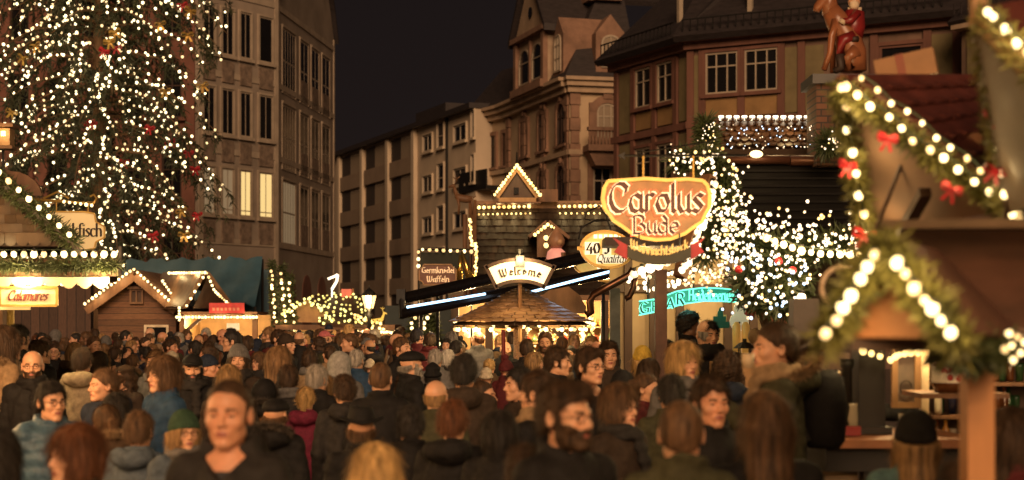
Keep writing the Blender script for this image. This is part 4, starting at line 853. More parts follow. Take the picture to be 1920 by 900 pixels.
string_lights('lower row of tiny bulbs under the ridge beam right part', [P(1050, 400, D + 1.5), P(1146, 400, D + 1.5)], 10, .022, M_bulb_gold)
string_lights('vertical string of gold bulbs down the left edge of the shingled stall', [P(882, 410, D - .6), P(884, 460, D - .6), P(893, 455, D - .7), P(891, 518, D - .8)], 38, .03, M_bulb_gold, jit=.02, watts=2, every=14)
dA, dB, dC = P(1027, 417, D - .2), P(994, 446, D - .2), P(1066, 448, D - .2)
m = MB(); m.slab([dA, dB, dB + Vector((0, 1.5, 0)), dA + Vector((0, 1.5, 0))], .06); m.slab([dA + Vector((.003, 1.5, 0)), dC + Vector((0, 1.5, 0)), dC, dA + Vector((.003, 0, 0))], .06); dm = m.build('dormer_roof', M_wood_mid, bh)
m = MB(); m.mesh([dA + Vector((0, .15, -.07)), P(1007, 440, D - .05), P(1007, 482, D - .05), P(1052, 482, D - .05), P(1052, 440, D - .05)] + [p + Vector((0, 1.2, 0)) for p in (dA + Vector((0, .15, -.07)), P(1007, 440, D - .05), P(1007, 482, D - .05), P(1052, 482, D - .05), P(1052, 440, D - .05))], [(0, 1, 2, 3, 4), (9, 8, 7, 6, 5), (0, 5, 6, 1), (1, 6, 7, 2), (3, 8, 9, 4), (4, 9, 5, 0)]); m.build('dormer', M_wood_mid, bh)
string_lights('short string of bulbs up the gable of the small dormer', [P(1003, 440, D - .3), P(1027, 421, D - .3), P(1041, 428, D - .3)], 7, .036, M_bulb_gold, watts=1.5, every=3)
string_lights('two bulbs beside the hooded figure in the dormer opening', [P(1024, 446, D - .4), P(1024, 460, D - .4)], 2, .05, M_bulb_gold)
# hooded wooden figure lamp before the dormer
t = thing('figure_lamp', 'pink lit wooden figure with pointed hood before the dormer', 'figure', P(1043, 495, D - .9)); c = P(1043, 495, D - .9)
MB().lathe(c, [(.19, 0), (.20, .10), (.17, .24), (.10, .30)], 14).build('robe', mat('pink_lamp', (.7, .35, .3), .5, em=(1, .36, .26), es=.5), t, smooth=True)
MB().lathe(c + Vector((0, 0, .31)), [(.10, 0), (.165, .08), (.17, .16), (.12, .26), (.05, .36), (.01, .44)], 14).build('hood', mat('hood_wood', (.36, .19, .11), .5), t, smooth=True)
m = MB(); m.ball(c + Vector((.06, -.12, .42)), .065, 10); m.build('face', mat('face_wood', (.5, .3, .16), .5), t, smooth=True)
m = MB(); m.tube([c + Vector((.13, -.13, .02)), c + Vector((.13, -.13, .22))], .055, 8); m.box(c + Vector((-.2, -.1, .02)), (.1, .08, .14), Matrix.Rotation(.6, 3, 'Y')); m.build('instruments', M_wood_mid, t)
# wooden stag's head on the left edge
deer('dark wooden stag figure at the left end of the shingled stall ridge', P(868, 402, D + .5), .62, M_wood_mid, -1)
tag(MB().tube([(P(872, 0, D + .5).x, D + .5, 0), P(872, 402, D + .5)], .05, 8).build('wooden_post', M_wood_mid), 'wooden post carrying the stag figure left of the shingled stall', 'post')
# ---- waffle sign with frame of bulbs
t, a, w_, h_ = sign_board('brown sign with pale lettering Germkn\u00f6del Waffeln over the crowd', 'waffle_sign', 786, 496, 855, 534, 27, mat('brown_sign', (.16, .06, .035), .5), M_wood_light, .05, .22)
m = MB(); lettering(m, 'Germkn\u00f6del', a + Vector((w_ * .06, -.004, h_ * .58)), EX, EZ, h_ * .30, .20, 40, 3, 0, w_ * .90, .008); lettering(m, 'Waffeln', a + Vector((w_ * .2, -.004, h_ * .14)), EX, EZ, h_ * .30, .20, 40, 3, 0, w_ * .62, .008); m.build('lettering', mat('cream_letters', (.8, .6, .38), .5, em=(1, .62, .3), es=.5), t)
MB().tube([(a.x + w_ / 2, 27.05, 0), (a.x + w_ / 2, 27.05, a.z)], .03, 6).build('post', M_dark, t)
t = thing('netting_display', 'dark net frame outlined with bulbs behind the waffle sign', 'net display', P(832, 600, 29)); a, b = P(785, 532, 29), P(884, 468, 29)
m = MB(); m.tube([a, (a.x, 29, b.z), b, (b.x, 29, a.z)], .02, 5)
m.build('frame', M_dark, t); m = MB(); m.span((a.x + .03, 29.02, a.z), (b.x - .03, 29.05, b.z - .05)); m.build('net', mat('dark_netting', (.02, .022, .018), .8), t)
for x in (a.x, b.x): m = MB(); m.tube([(x, 29, 0), (x, 29, a.z)], .02, 5); m.build('pole', M_dark, t)
string_lights('bulbs along the top of the dark frame behind the waffle sign', [(a.x, 28.9, b.z - .3), (a.x, 28.9, b.z), (b.x, 28.9, b.z - .04)], 11, .034, M_bulb)
m = MB(); c = P(868, 510, 27.6); m.tube([c + Vector((-.02, 0, .36)), c + Vector((.06, 0, .1)), c + Vector((.14, 0, -.12))], [.02, .05, .10], 8); m.tube([c + Vector((-.04, .05, .3)), c + Vector((-.06, .05, -.14))], [.03, .06], 8); m.tube([c + Vector((-.12, -.02, .06)), c + Vector((-.12, -.02, -.1))], .03, 6); tag(m.build('golden_horn', mat('polished_brass', (.75, .5, .14), .22, metal=.9, var=.1), smooth=True), 'golden horn shaped figure right of the waffle sign', 'figure')

# ---- awning cassettes with neon tubes
M_awn = mat('dark_awning_metal', (.05, .04, .036), .22, metal=.85, var=.15); M_neon = mat('blue_white_neon', (.5, .7, .9), .3, var=0, em=(.42, .72, 1.0), es=3.2)
t = thing('awning', 'long dark slanting awning cassette with two blue white neon tubes', 'awning', P(950, 600, 22))
def awn(pa, pb, r, nm, nn): m = MB(); m.tube([pa, pb], r, 12); m.bar(pa + Vector((0, .1, .03)), pb + Vector((0, .1, .03)), .12, r * 1.6); return m.build(nm, M_awn, t, smooth=False)
awn(P(757, 560, 26.6), P(1165, 468, 25.2), .088, 'cassette', 0); awn(P(757, 588, 26.2), P(1165, 508, 24.9), .082, 'front_bar', 0)
for k, (pa, pb) in enumerate(((P(763, 576, 26.02), P(910, 551, 25.5)), (P(990, 549, 25.15), P(1148, 508, 24.72)))): m = MB(); m.tube([pa, pb], .02, 6); m.build('neon_tube', M_neon, t)
m = MB(); m.tube([P(752, 548, 26.4), P(754, 596, 26.2)], .05, 8); m.box(P(752, 556, 26.4), (.14, .2, .24)); m.build('end_bracket', M_dark, t)
m = MB(); m.tube([P(1165, 468, 25.2), Vector((P(1165, 468, 25.2).x, 25.2, 0))], .05, 8); m.tube([P(790, 575, 26.3), Vector((P(790, 575, 26.3).x, 26.3, 0))], .03, 8); m.build('support', M_dark, t)
lamp(P(830, 570, 25.0), 3, .2, (.5, .75, 1), parent=t); lamp(P(1060, 540, 24.2), 3, .2, (.5, .75, 1), parent=t)

# ---- round shingled umbrella with Welcome sign (24 m)
D = 24.0; c = P(976, 600, D); t = thing('round_kiosk_roof', 'round shingled umbrella roof on a studded post below the Welcome sign', 'kiosk roof', (c.x, D, 0)); RR = 1.06
prof = [(.05, .50), (.22, .42), (.42, .31), (.64, .20), (.86, .09), (1.06, .0)]
zr = P(0, 601, D).z - .02
m = MB(); m.lathe((c.x, D, zr), [(r * 1.0, z - .05) for r, z in prof[::-1]], 40); rf = m.build('roof', M_shingle2, t)
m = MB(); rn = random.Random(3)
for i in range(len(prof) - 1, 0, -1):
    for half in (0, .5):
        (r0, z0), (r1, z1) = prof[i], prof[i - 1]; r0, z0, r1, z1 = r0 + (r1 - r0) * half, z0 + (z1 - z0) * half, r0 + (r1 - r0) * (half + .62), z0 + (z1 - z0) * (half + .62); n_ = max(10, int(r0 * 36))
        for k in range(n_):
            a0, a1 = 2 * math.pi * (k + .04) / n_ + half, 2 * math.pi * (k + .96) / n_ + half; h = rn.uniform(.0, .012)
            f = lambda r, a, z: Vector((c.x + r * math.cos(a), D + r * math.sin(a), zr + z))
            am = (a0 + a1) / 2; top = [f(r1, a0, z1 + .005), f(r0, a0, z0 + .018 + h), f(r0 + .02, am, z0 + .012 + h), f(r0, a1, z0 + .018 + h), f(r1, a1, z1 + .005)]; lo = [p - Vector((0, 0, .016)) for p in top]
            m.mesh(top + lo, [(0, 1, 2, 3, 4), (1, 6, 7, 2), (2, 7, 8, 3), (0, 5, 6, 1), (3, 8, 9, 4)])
m.build('shingles', mat('lit_pale_shingle', (.30, .17, .085), .45, var=.4, scale=4), rf)  # lighter colour makes this roof look brightly lit
MB().lathe((c.x, D, 0), [(.11, 0), (.105, zr + .1)], 12).build('post', mat('studded_wood', (.17, .08, .04), .45, var=.7, scale=40, bump=.9), t, smooth=True)
m = MB()
for k in range(8): an = 2 * math.pi * k / 8; m.bar((c.x + .1 * math.cos(an), D + .1 * math.sin(an), zr - .08), (c.x + 1.0 * math.cos(an), D + 1.0 * math.sin(an), zr - .06), .05, .05)
m.build('rafters', M_wood_light, t)
string_lights('ring of warm bulbs hanging under the rim of the round shingled roof', [(c.x + .98 * math.cos(q), D + .98 * math.sin(q), zr - .11) for q in np.linspace(.1, 6.2, 23)], 23, .032, M_bulb, evenly=False, watts=14, every=4)
string_lights('inner ring of warm bulbs under the round shingled roof', [(c.x + .6 * math.cos(q), D + .6 * math.sin(q), zr - .06) for q in np.linspace(.3, 6.4, 16)], 15, .034, M_bulb, evenly=False, watts=14, every=5)
# Welcome sign
D = 23.2; t = thing('welcome_sign', 'arched glowing sign reading Welcome above the round shingled roof', 'sign', P(975, 600, D)); c = P(975, 640, D); s = D / F
def arcpts(ro, a0, a1, n): return [(ro * math.cos(R(a0 + (a1 - a0) * k / n)), ro * math.sin(R(a0 + (a1 - a0) * k / n))) for k in range(n + 1)]
ro, ri = 140 * s, 103 * s; cc = P(975, 628, D)
m = MB()
o_, i_ = arcpts(ro, 64, 116, 14), arcpts(ri, 64, 116, 14)
for k in range(14): m.prism([i_[k], o_[k], o_[k + 1], i_[k + 1]], cc + Vector((0, .06, 0)), EX, EZ, .06)
m.build('board', M_sign_white if False else mat('welcome_glow', (.85, .75, .55), .5, var=0, em=(1, .78, .42), es=1.0), t)
m = MB()
for rad in (ro + .012, ri - .012):
    p = arcpts(rad, 63, 117, 14)
    for a_, b_ in zip(p, p[1:]): m.bar(cc + Vector((a_[0], 0, a_[1])), cc + Vector((b_[0], 0, b_[1])), .10, .05)
for an in (63.5, 116.5): d_ = Vector((math.cos(R(an)), 0, math.sin(R(an)))); m.bar(cc + d_ * (ri - .05), cc + d_ * (ro + .05), .10, .05)
m.build('frame', M_wood_dark, t)
m = MB(); txt = 'Welcome'; G_ = glyphs(3); tw = sum(G_[ch_][0] for ch_ in txt); pos = 0
for ch_ in txt:
    w0 = G_[ch_][0]; an = R(110 - 40 * (pos + w0 / 2) / tw); d_ = Vector((math.cos(an), 0, math.sin(an))); tx = Vector((d_.z, 0, -d_.x)); hgt = .125
    lettering(m, ch_, cc + d_ * (ri + .075) - tx * w0 * hgt * .45 + Vector((0, -.003, 0)), tx, d_, hgt, .24, 40, 3, 0, w0 * hgt * .92, .006); pos += w0
m.build('lettering', M_ink, t)
m = MB(); m.box(cc + Vector((0, -.05, ro - .02)), (.12, .09, .17)); m.tube([cc + Vector((0, 0, ro + .07)), cc + Vector((0, 0, ro + .16))], [.03, .045], 8); m.build('clamp_lamp', M_dark, t); lamp(cc + Vector((0, -.35, ro - .1)), 5, .05, parent=t); lamp(Vector((cc.x, 23.0, zr + .9)), 30, .06, parent=t)
m = MB(); m.tube([cc + Vector((0, .08, ri - .05)), cc + Vector((0, .3, -.1))], .03, 6); m.build('stand', M_wood_light, t)

# ---- trinket stall behind the round roof (29 m)
D = 29.0; xl, xr = P(850, 0, D).x, P(1185, 0, D).x
ts = thing('trinket_stall', 'brightly lit stall packed with glittering ornaments behind the Welcome post', 'market stall', P(1020, 600, D) - Vector((0, 0, 2)))
m = MB(); m.span((xl, D + 1.4, 0), (xr, D + 1.5, 2.35)); m.build('back_wall', M_inside, ts)
m = MB(); m.span((xl, D - .2, 2.35), (xr, D + 1.6, 2.45)); m.build('roof', M_wood_mid, ts)
m = MB(); m.span((xl, D, 0), (xr, D + .5, 1.0)); m.build('counter', M_wood, ts)
for z in (1.25, 1.55, 1.85): m = MB(); m.span((P(985, 0, D).x, D + 1.0, z), (xr, D + 1.38, z + .03)); m.build('shelf', M_wood_light, ts)
for px in (838, 902, 1058, 1118): m = MB(); x = P(px + 8, 0, D).x; m.span((x, D - .15, 0), (x + .14, D - .03, 2.348)); m.build('post', M_wood_dark, ts)
m = MB(); m.bar(P(1020, 600, D - .1), P(1070, 650, D - .1), .07, .07); m.build('brace', M_wood_dark, ts)
for x in np.linspace(xl + .4, xr - .3, 5): lamp((x, D + .3, 2.15), 80, .1, parent=ts)
ORN = [mat('orn_gold', (.85, .55, .15), .25, metal=.7, var=.1), mat('orn_white', (.85, .8, .7), .35, var=.1), mat('orn_red', (.5, .05, .03), .3, var=.1), mat('orn_green', (.15, .25, .08), .4, var=.1), mat('orn_amber', (.8, .4, .1), .3, var=.1), M_bulb_gold]
ON = ['gold', 'white', 'red', 'green', 'amber', 'glowing']
rn = random.Random(21); proto = {}
for z in (1.28, 1.58, 1.88):
    for x in np.arange(P(992, 0, D).x, xr - .05, .115):
        k = rn.randrange(6); sh = rn.randrange(3); key = (k, sh)
        if key not in proto:
            m = MB()
            if sh == 0: m.lathe((0, 0, 0), [(.03, 0), (.055, .05), (.05, .1), (.02, .15), (.03, .17)], 10)
            elif sh == 1: m.ball((0, 0, .055), .055, 10); m.tube([(0, 0, .1), (0, 0, .14)], .01, 5)
            else: m.lathe((0, 0, 0), [(.05, 0), (.015, .05), (.04, .11), (.005, .2)], 8)
            o = m.build('ornament', ORN[k], smooth=True); proto[key] = o
        else: o = link(proto[key].copy())
        o.location = (x, D + 1.15 + rn.uniform(-.08, .08), z + .002); sc = rn.uniform(.75, 1.15); o.scale = (sc, sc, sc)
        tag(o, f'{ON[k]} {("vase shaped", "round", "pointed")[sh]} ornament on a shelf of the glittering trinket stall', 'ornament', f'{ON[k]} {("vase", "round", "pointed")[sh]} ornaments on the shelves')
t = thing('candle_lantern', 'black iron lantern hanging in the trinket stall right of the Welcome post', 'lantern', P(1022, 640, D - .4)); c = P(1022, 655, D - .4)
m = MB(); m.lathe(c + Vector((0, 0, .27)), [(.13, 0), (.05, .08), (.015, .12), (.01, .3)], 8); m.lathe(c, [(.11, 0), (.11, .03)], 8)
for k in range(4): an = math.pi * (k + .5) / 2; m.tube([c + Vector((.1 * math.cos(an), .1 * math.sin(an), .02)), c + Vector((.1 * math.cos(an), .1 * math.sin(an), .28))], .008, 4)
m.build('cage', M_dark, t); MB().lathe(c + Vector((0, 0, .03)), [(.03, 0), (.03, .14)], 8).build('candle', M_sign_gold, t)
for k, (px, nm) in enumerate(((1000, 'yellow'), (1007, 'red'))):
    pass
string_lights('row of warm bulbs under the roof edge of the trinket stall', [P(855, 605, D - .4), P(1110, 606, D - .4)], 26, .045, M_bulb, jit=.03, watts=6, every=6)
string_lights('bright sloping row of bulbs behind the right side of the round roof', [P(1046, 545, D - .8), P(1092, 586, D - .8)], 16, .034, M_bulb, jit=.05, watts=3, every=7)
string_lights('jumble of warm bulbs inside the left half of the trinket stall', [P(855, 618, D + .3), P(945, 630, D + .3)], 16, .05, M_bulb, jit=.10)
for k in range(3): string_lights(f'sparkling tiny bulbs among the {("lowest", "middle", "topmost")[k]} shelf of the trinket stall', [P(990, 668 - 24 * k, D + .5), P(1112, 668 - 24 * k, D + .5)], 44, .019, M_bulb_gold, jit=.09, cord=False)  # tiny bulbs added to imitate the sparkle of the goods
string_lights('bead curtain of tiny bulbs at the right post of the trinket stall', [P(1112, 600, D - .3), P(1112, 680, D - .3)], 22, .022, M_bulb_gold, jit=.03)
tag(MB().tube([(P(944, 0, 22.5).x, 22.5, 0), P(944, 618, 22.5)], .03, 8).build('red_pole', mat('red_lacquer', (.16, .015, .012), .45)), 'thin red pole standing left of the studded Welcome post', 'pole')
t = thing('decorated_arch', 'pale arched gable board with bulbs right of the Welcome sign', 'board', P(1060, 600, 27)); m = MB(); c = P(1052, 588, 27)
m.prism([(-.42, 0), (.42, 0), (.42, .12), (.3, .32), (.12, .46), (-.12, .46), (-.3, .32), (-.42, .12)], c, EX, EZ, .05); m.build('board', M_wood_light, t); m = MB(); m.span((c.x - .04, 27.0, 0), (c.x + .04, 27.05, c.z)); m.build('post', M_wood_dark, t)
# ---- oval signs (19 m)
def oval(label, name, cx_, cy_, rx, ry, d, board, border, tilt=0):
    c = P(cx_, cy_, d); s = d / F; t = thing(name, label, 'sign', c); A = Matrix.Rotation(tilt, 3, 'Y'); n = 32
    pts = [(rx * s * math.cos(2 * math.pi * k / n), ry * s * math.sin(2 * math.pi * k / n)) for k in range(n)]
    MB().prism(pts, c + Vector((0, .06, 0)), A @ EX, A @ EZ, .06).build('board', board, t)
    m = MB()
    for p, q in zip(pts, pts[1:] + pts[:1]): m.bar(c + A @ Vector((p[0], 0, p[1])), c + A @ Vector((q[0], 0, q[1])), .09, .03)
    m.build('border', border, t); return t, c, A
D = 19.0; t, c, A = oval('glowing gold oval sign reading 40 J. Qualit\u00e4t on a twisted iron bracket', 'oval_sign', 1137, 468, 48, 34, D, M_sign_gold, M_gold, .12)
m = MB(); s = D / F; M_let_w = mat('lit_white_letters', (.9, .85, .7), .4, var=0, em=(1, .82, .52), es=1.6)
for k in range(6): m.box(c + Vector((-.13 + .06 * k, -.02, .155)), (.042, .03, .045))
m.build('lamp_row', M_let_w, t)
m = MB()
for x0, w0 in ((-.245, .15), (-.04, .09)): m.box(c + Vector((x0 + w0 / 2, -.012, .015)), (w0 * 1.15, .02, .15))
m.box(c + Vector((.06, -.012, -.115)), (.36, .02, .10)); m.build('lit_field', mat('lit_field', (.9, .8, .6), .4, var=.3, scale=14, em=(1, .8, .5), es=1.1), t)
m = MB(); lettering(m, '40 J', c + Vector((-.24, -.025, -.05)), EX, EZ, .13, .24, 25, 6, 0, .28, .006); lettering(m, 'Qualit\u00e4t', c + Vector((-.12, -.025, -.155)), EX, EZ, .10, .18, 35, 6, .25, .36, .006); m.build('lettering', M_ink, t)
m = MB(); m.tube([c + Vector((-.33, 0, .12)), c + Vector((-.3, 0, .26)), c + Vector((-.15, 0, .34)), c + Vector((.05, 0, .35)), c + Vector((.25, 0, .27)), c + Vector((.33, 0, .18))], .012, 6)
m.tube([c + Vector((.05, 0, .24)), c + Vector((0, 0, .40)), c + Vector((-.08, 0, .52)), c + Vector((-.02, 0, .58)), c + Vector((.03, 0, .52))], .011, 6); m.tube([c + Vector((-.08, 0, .52)), c + Vector((-.24, 0, .44)), c + Vector((-.26, 0, .36)), c + Vector((-.18, 0, .35))], .010, 6)
m.tube([c + Vector((.05, .05, .36)), c + Vector((.4, .3, .40)), c + Vector((.9, .6, .42))], .014, 6); m.build('bracket', M_dark, t)
t, c, A = oval('second gold oval sign half hidden behind the dark awning bar', 'oval_sign', 1132, 506, 56, 21, 25.8, M_sign_gold, M_gold, .2)
m = MB(); lettering(m, 'una', c + Vector((-.12, -.05, .02)), EX, EZ, .14, .22, 35, 6, .2, .3, .006); m.build('lettering', M_let_w, t)
m = MB(); m.tube([c + Vector((0, .1, 0)), Vector((c.x, c.y + .1, 0))], .03, 6); m.build('post', M_dark, t)
# ---- big hanging sign (12 m)
D = 12.0; s = D / F; c = P(1229, 392, D); t = thing('hanging_sign', 'large glowing orange sign reading Carolus Bude hung from an arrow tipped rod', 'sign', c)
out = [(1140, 340), (1133, 352), (1130, 372), (1134, 392), (1144, 404), (1150, 414), (1166, 424), (1182, 436), (1204, 446), (1230, 450), (1258, 448), (1284, 438), (1300, 426), (1316, 416), (1322, 402), (1330, 388), (1331, 366), (1326, 348), (1318, 339), (1290, 336), (1250, 338), (1210, 335), (1170, 338)]
out = [((px - 1229) * s, (392 - py) * s) for px, py in out]
MB().prism(out[::-1], c + Vector((0, .08, 0)), EX, EZ, .08).build('board', mat('orange_lit_board', (.26, .12, .04), .4, var=.55, scale=5, em=(1.0, .46, .12), es=.15), t)
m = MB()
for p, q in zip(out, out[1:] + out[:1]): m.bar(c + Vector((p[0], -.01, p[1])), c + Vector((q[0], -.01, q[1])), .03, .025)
m.build('border', mat('gold_edge_glow', (.7, .42, .1), .4, var=.3, em=(1, .62, .12), es=.6), t)  # emission paints the yellow glow along the sign edge
for nm, mt, nib, th in (('red_outline', mat('red_lit_outline', (.6, .1, .04), .4, var=0, em=(1, .16, .05), es=.8), .46, .012), ('glow_letters', mat('peach_lit_letters', (.9, .6, .4), .4, var=0, em=(1, .66, .36), es=1.7), .29, .024), ('lettering', mat('maroon_letters', (.07, .014, .01), .5, var=0), .18, .034)):
    m = MB(); lettering(m, 'Carolus', c + Vector((-88 * s, -.005, -6 * s)), EX, EZ, .215, nib, 45, 6, 0, 178 * s, th); lettering(m, 'Bude', c + Vector((-44 * s, -.005, -46 * s)), EX, EZ, .135, nib, 45, 6, 0, 88 * s, th); m.build(nm, mt, t)
rod0, rod1 = P(1165, 292, D), P(1400, 291, D + .3)
m = MB(); m.tube([rod0, rod1], .010, 6); m.tube([P(1195, 287, D), P(1320, 267, D + .1), P(1345, 262, D + .2)], .006, 5)
m.prism([(0, 0), (.06, .028), (.05, 0), (.06, -.028)], rod0 - Vector((.03, -.01, 0)), EX, EZ, .02); m.tube([P(1205, 292, D), P(1196, 286, D), P(1200, 280, D), P(1208, 284, D)], .005, 5); m.build('rod', M_dark, t)
m = MB()
for px in (1206, 1300):
    a_ = P(px, 292, D)
    for k in range(6): m.lathe(a_ + Vector((0, 0, -.028 * k - .014)), [(.006, -.014), (.011, 0), (.006, .014)], 6)
m.build('chain', M_gold, t)
lamp(c + Vector((-.2, -.45, .05)), 5, .1, (1, .55, .2), parent=t); lamp(c + Vector((.25, -.45, -.02)), 5, .1, (1, .55, .2), parent=t)
c = P(1236, 472, D - .1); t = thing('ribbon_sign', 'dark curved ribbon sign reading Weihnachtsbock with red ends below the orange sign', 'sign', c); m = MB(); n = 14; W_ = 118 * s; hh = .085
for k in range(n):
    f = lambda u: (-W_ / 2 + W_ * u, -.055 * (1 - (2 * u - 1) ** 2))
    a_, b_ = f(k / n), f((k + 1) / n); m.prism([(a_[0], a_[1] - hh / 2), (b_[0], b_[1] - hh / 2), (b_[0], b_[1] + hh / 2), (a_[0], a_[1] + hh / 2)], c + Vector((0, .03, 0)), EX, EZ, .03)
m.build('board', mat('dark_green_board', (.035, .035, .018), .5), t)
m = MB()
for sg in (-1, 1): m = MB(); m.prism([(sg * W_ / 2, -.06), (sg * (W_ / 2 + .10), .0), (sg * (W_ / 2 + .06), .05), (sg * (W_ / 2 + .11), .11), (sg * W_ / 2, .05)][::sg], c + Vector((0, .045, 0)), EX, EZ, .03); m.build('ribbon_end', M_red, t)
m = MB(); lettering(m, 'Weihnachtsbock', c + Vector((-W_ * .46, -.004, .03)), EX, EZ, .07, .22, 42, 3, 0, W_ * .92, .006, arch=-.055); m.build('lettering', mat('gold_letters', (.75, .52, .2), .4, var=0, em=(1, .6, .15), es=.4), t)
m = MB()
for x in (-.15, .15): m.tube([c + Vector((x, 0, .02)), c + Vector((x, 0, .14))], .006, 5)
m.build('hanger', M_dark, t)

# ---- posts, gutter and lantern rows of the wine pavilion (16-19 m)
tag(MB().span((P(1229, 0, 16).x, 16, 0), (P(1251, 0, 16).x, 16.12, P(0, 505, 16).z)).build('timber_post', mat('red_brown_post', (.13, .06, .04), .6, var=.3, bump=.2)), 'red brown timber post right of the green neon letters beginning', 'post')
tag(MB().span((P(1145, 0, 18.5).x, 18.5, 0), (P(1163, 0, 18.5).x, 18.62, P(0, 540, 18.5).z)).build('timber_post', mat('grey_green_post', (.07, .075, .065), .7, var=.3, bump=.2)), 'weathered grey green timber post under the curved copper pipe', 'post')
m = MB(); d_ = 18.2; m.tube([P(1188, 505, d_), P(1180, 516, d_), P(1140, 538, d_), P(1112, 552, d_), P(1106, 566, d_), P(1108, 585, d_), P(1098, 590, d_)], .045, 10); m.tube([P(1192, 512, d_), P(1188, 540, d_), P(1180, 556, d_), P(1172, 560, d_)], .035, 10)
tag(m.build('copper_gutter', mat('dark_copper', (.12, .055, .03), .3, metal=.8, var=.2), smooth=True), 'curved dark copper gutter pipes above the grey green post', 'pipe')
D = 19.5; pv = thing('wine_pavilion', 'open wine pavilion with pale panelled back wall behind the green neon sign', 'market stall', P(1320, 600, D) - Vector((0, 0, 2)))
xl, xr = P(1155, 0, D).x, P(1540, 0, D).x
m = MB(); m.span((xl, D + 1.2, 0), (xr, D + 1.35, 3.0)); m.build('back_wall', mat('cream_render', (.42, .31, .19), .8, var=.12, scale=2), pv)
m = MB()
for px in (1165, 1212, 1262, 1352, 1400, 1470): x = P(px + 6, 0, D + 1.1).x; m.span((x, D + 1.08, 0), (x + .10, D + 1.198, 2.95))
m.span((xl, D + 1.09, 2.36), (xr, D + 1.197, 2.46)); m.build('timber_frame', M_wood_dark, pv)
m = MB(); m.span((xl - .2, D - 1.2, 2.85), (xr, D + 1.3, 2.95)); m.build('roof', M_wood_dark, pv)
for px in (1272, 1480): m = MB(); x = P(px, 0, D + 1.1).x; m.span((x, D + 1.12, 0), (x + .32, D + 1.197, 1.85)); m.lathe((x + .16, D + 1.11, 1.5), [(.06, -.01), (.06, .01)], 12, Matrix.Rotation(R(90), 3, 'X')); m.build('door', M_wood_mid, pv)
for x in np.linspace(xl + .3, xr - .3, 4): lamp((x, D + .1, 2.55), 34, .12, parent=pv)
m = MB(); m.span((P(1330, 0, D - .5).x, D - .9, 0), (P(1440, 0, D - .5).x, D - .4, 1.5)); m.build('counter', M_wood_light, pv)
for k in range(3):
    z = P(0, 528 + 19 * k, 18).z
    string_lights(f'{("top", "second", "third", "lowest")[k]} row of bulbs under the wine pavilion roof behind the red brown post', [P(1182, 518 + 13 * k, 18 + .4 * k), P(1300, 508 + 13 * k, 18 + .4 * k)], 11, .026, M_bulb_white, jit=.03, watts=2.5 if k % 2 else 0, every=5)
string_lights('big round bulbs strung in a line across the red brown post top', [P(1188, 514, 15.7), P(1262, 486, 15.5), P(1300, 478, 15.4)], 8, .045, M_bulb_white, watts=3, every=3)
# neon sign
D = 17.6; t = thing('neon_sign', 'curving green neon sign with letters G P A R Heidelbeerwein', 'sign', P(1300, 575, D)); Mn = mat('green_neon', (.3, .8, .65), .3, var=0, em=(.16, 1.0, .70), es=1.5); Mnb = mat('green_neon_field', (.05, .25, .2), .4, var=.2, scale=20, em=(.03, .45, .34), es=.10)
m = MB(); mb_ = MB(); ml = MB()
crv = [(1198, 578, 26), (1228, 573, 24), (1250, 566, 25), (1268, 560, 27), (1288, 556, 26), (1320, 552, 25), (1355, 553, 24), (1388, 556, 22)]
for (x0, y0, h0), (x1, y1, h1) in zip(crv, crv[1:]): mb_.hexa([P(x0, y0 + h0 / 2, D + .06), P(x1, y1 + h1 / 2, D + .06), P(x1, y1 + h1 / 2, D + .1), P(x0, y0 + h0 / 2, D + .1), P(x0, y0 - h0 / 2, D + .06), P(x1, y1 - h1 / 2, D + .06), P(x1, y1 - h1 / 2, D + .1), P(x0, y0 - h0 / 2, D + .1)])
mb_.build('board', Mnb, t)
for (x0, y0, h0), (x1, y1, h1) in zip(crv, crv[1:]):
    for sg in (-1, 1): m.tube([P(x0, y0 + sg * h0 / 2, D + .04), P(x1, y1 + sg * h1 / 2, D + .04)], .008, 5)
for ch_, px, py, hp in (('G', 1200, 587, 20), ('P', 1222, 583, 18), ('A', 1250, 577, 18), ('R', 1268, 571, 21)):
    lettering(m, ch_, P(px, py, D + .03), EX, EZ, hp * D / F, .42, 30, 6, 0, None, .008); lettering(ml, ch_, P(px, py, D + .01), EX, EZ, hp * D / F, .18, 30, 6, 0, None, .008)
lettering(m, 'Heidelbeerwein', P(1291, 563, D + .03), EX, EZ, 20 * D / F, .17, 40, 6, 0, 96 * D / F, .008)
m.build('neon_tubes', Mn, t); ml.build('lettering', mat('dark_green_ink', (.01, .06, .05), .5, var=0), t); lamp(P(1290, 575, D - .5), 6, .2, (.3, 1, .75), parent=t)
m = MB()
for px in (1215, 1300, 1380): m.tube([P(px, 565, D + .12), P(px, 520, D + .12)], .012, 5)
m.build('hanger', M_dark, t)
# painted figures and price boards
t = thing('snowman_sign', 'flat painted snowman and green fir shaped sign by the pointing hand', 'sign', P(1378, 600, 17.8)); c = P(1378, 600, 17.8); m = MB()
def disc(m_, cx, cz, r, y, n=18): m_.prism([(cx + r * math.cos(2 * math.pi * k / n), cz + r * math.sin(2 * math.pi * k / n)) for k in range(n)], c + Vector((0, y, 0)), EX, EZ, .03)
disc(m, .05, -.02, .105, .04); disc(m, .06, .13, .072, .037); m.build('snowman', mat('white_board', (.75, .68, .55), .5, em=(1, .8, .5), es=.25), t)
m = MB(); m.prism([(-.30, -.09), (-.06, -.09), (-.06, -.02), (-.10, -.02), (-.10, .04), (-.13, .04), (-.13, .09), (-.16, .15), (-.19, .09), (-.19, .04), (-.24, .04), (-.24, -.02), (-.30, -.02)], c + Vector((0, .03, 0)), EX, EZ, .03); m.build('fir_board', mat('green_board', (.02, .16, .12), .5), t)
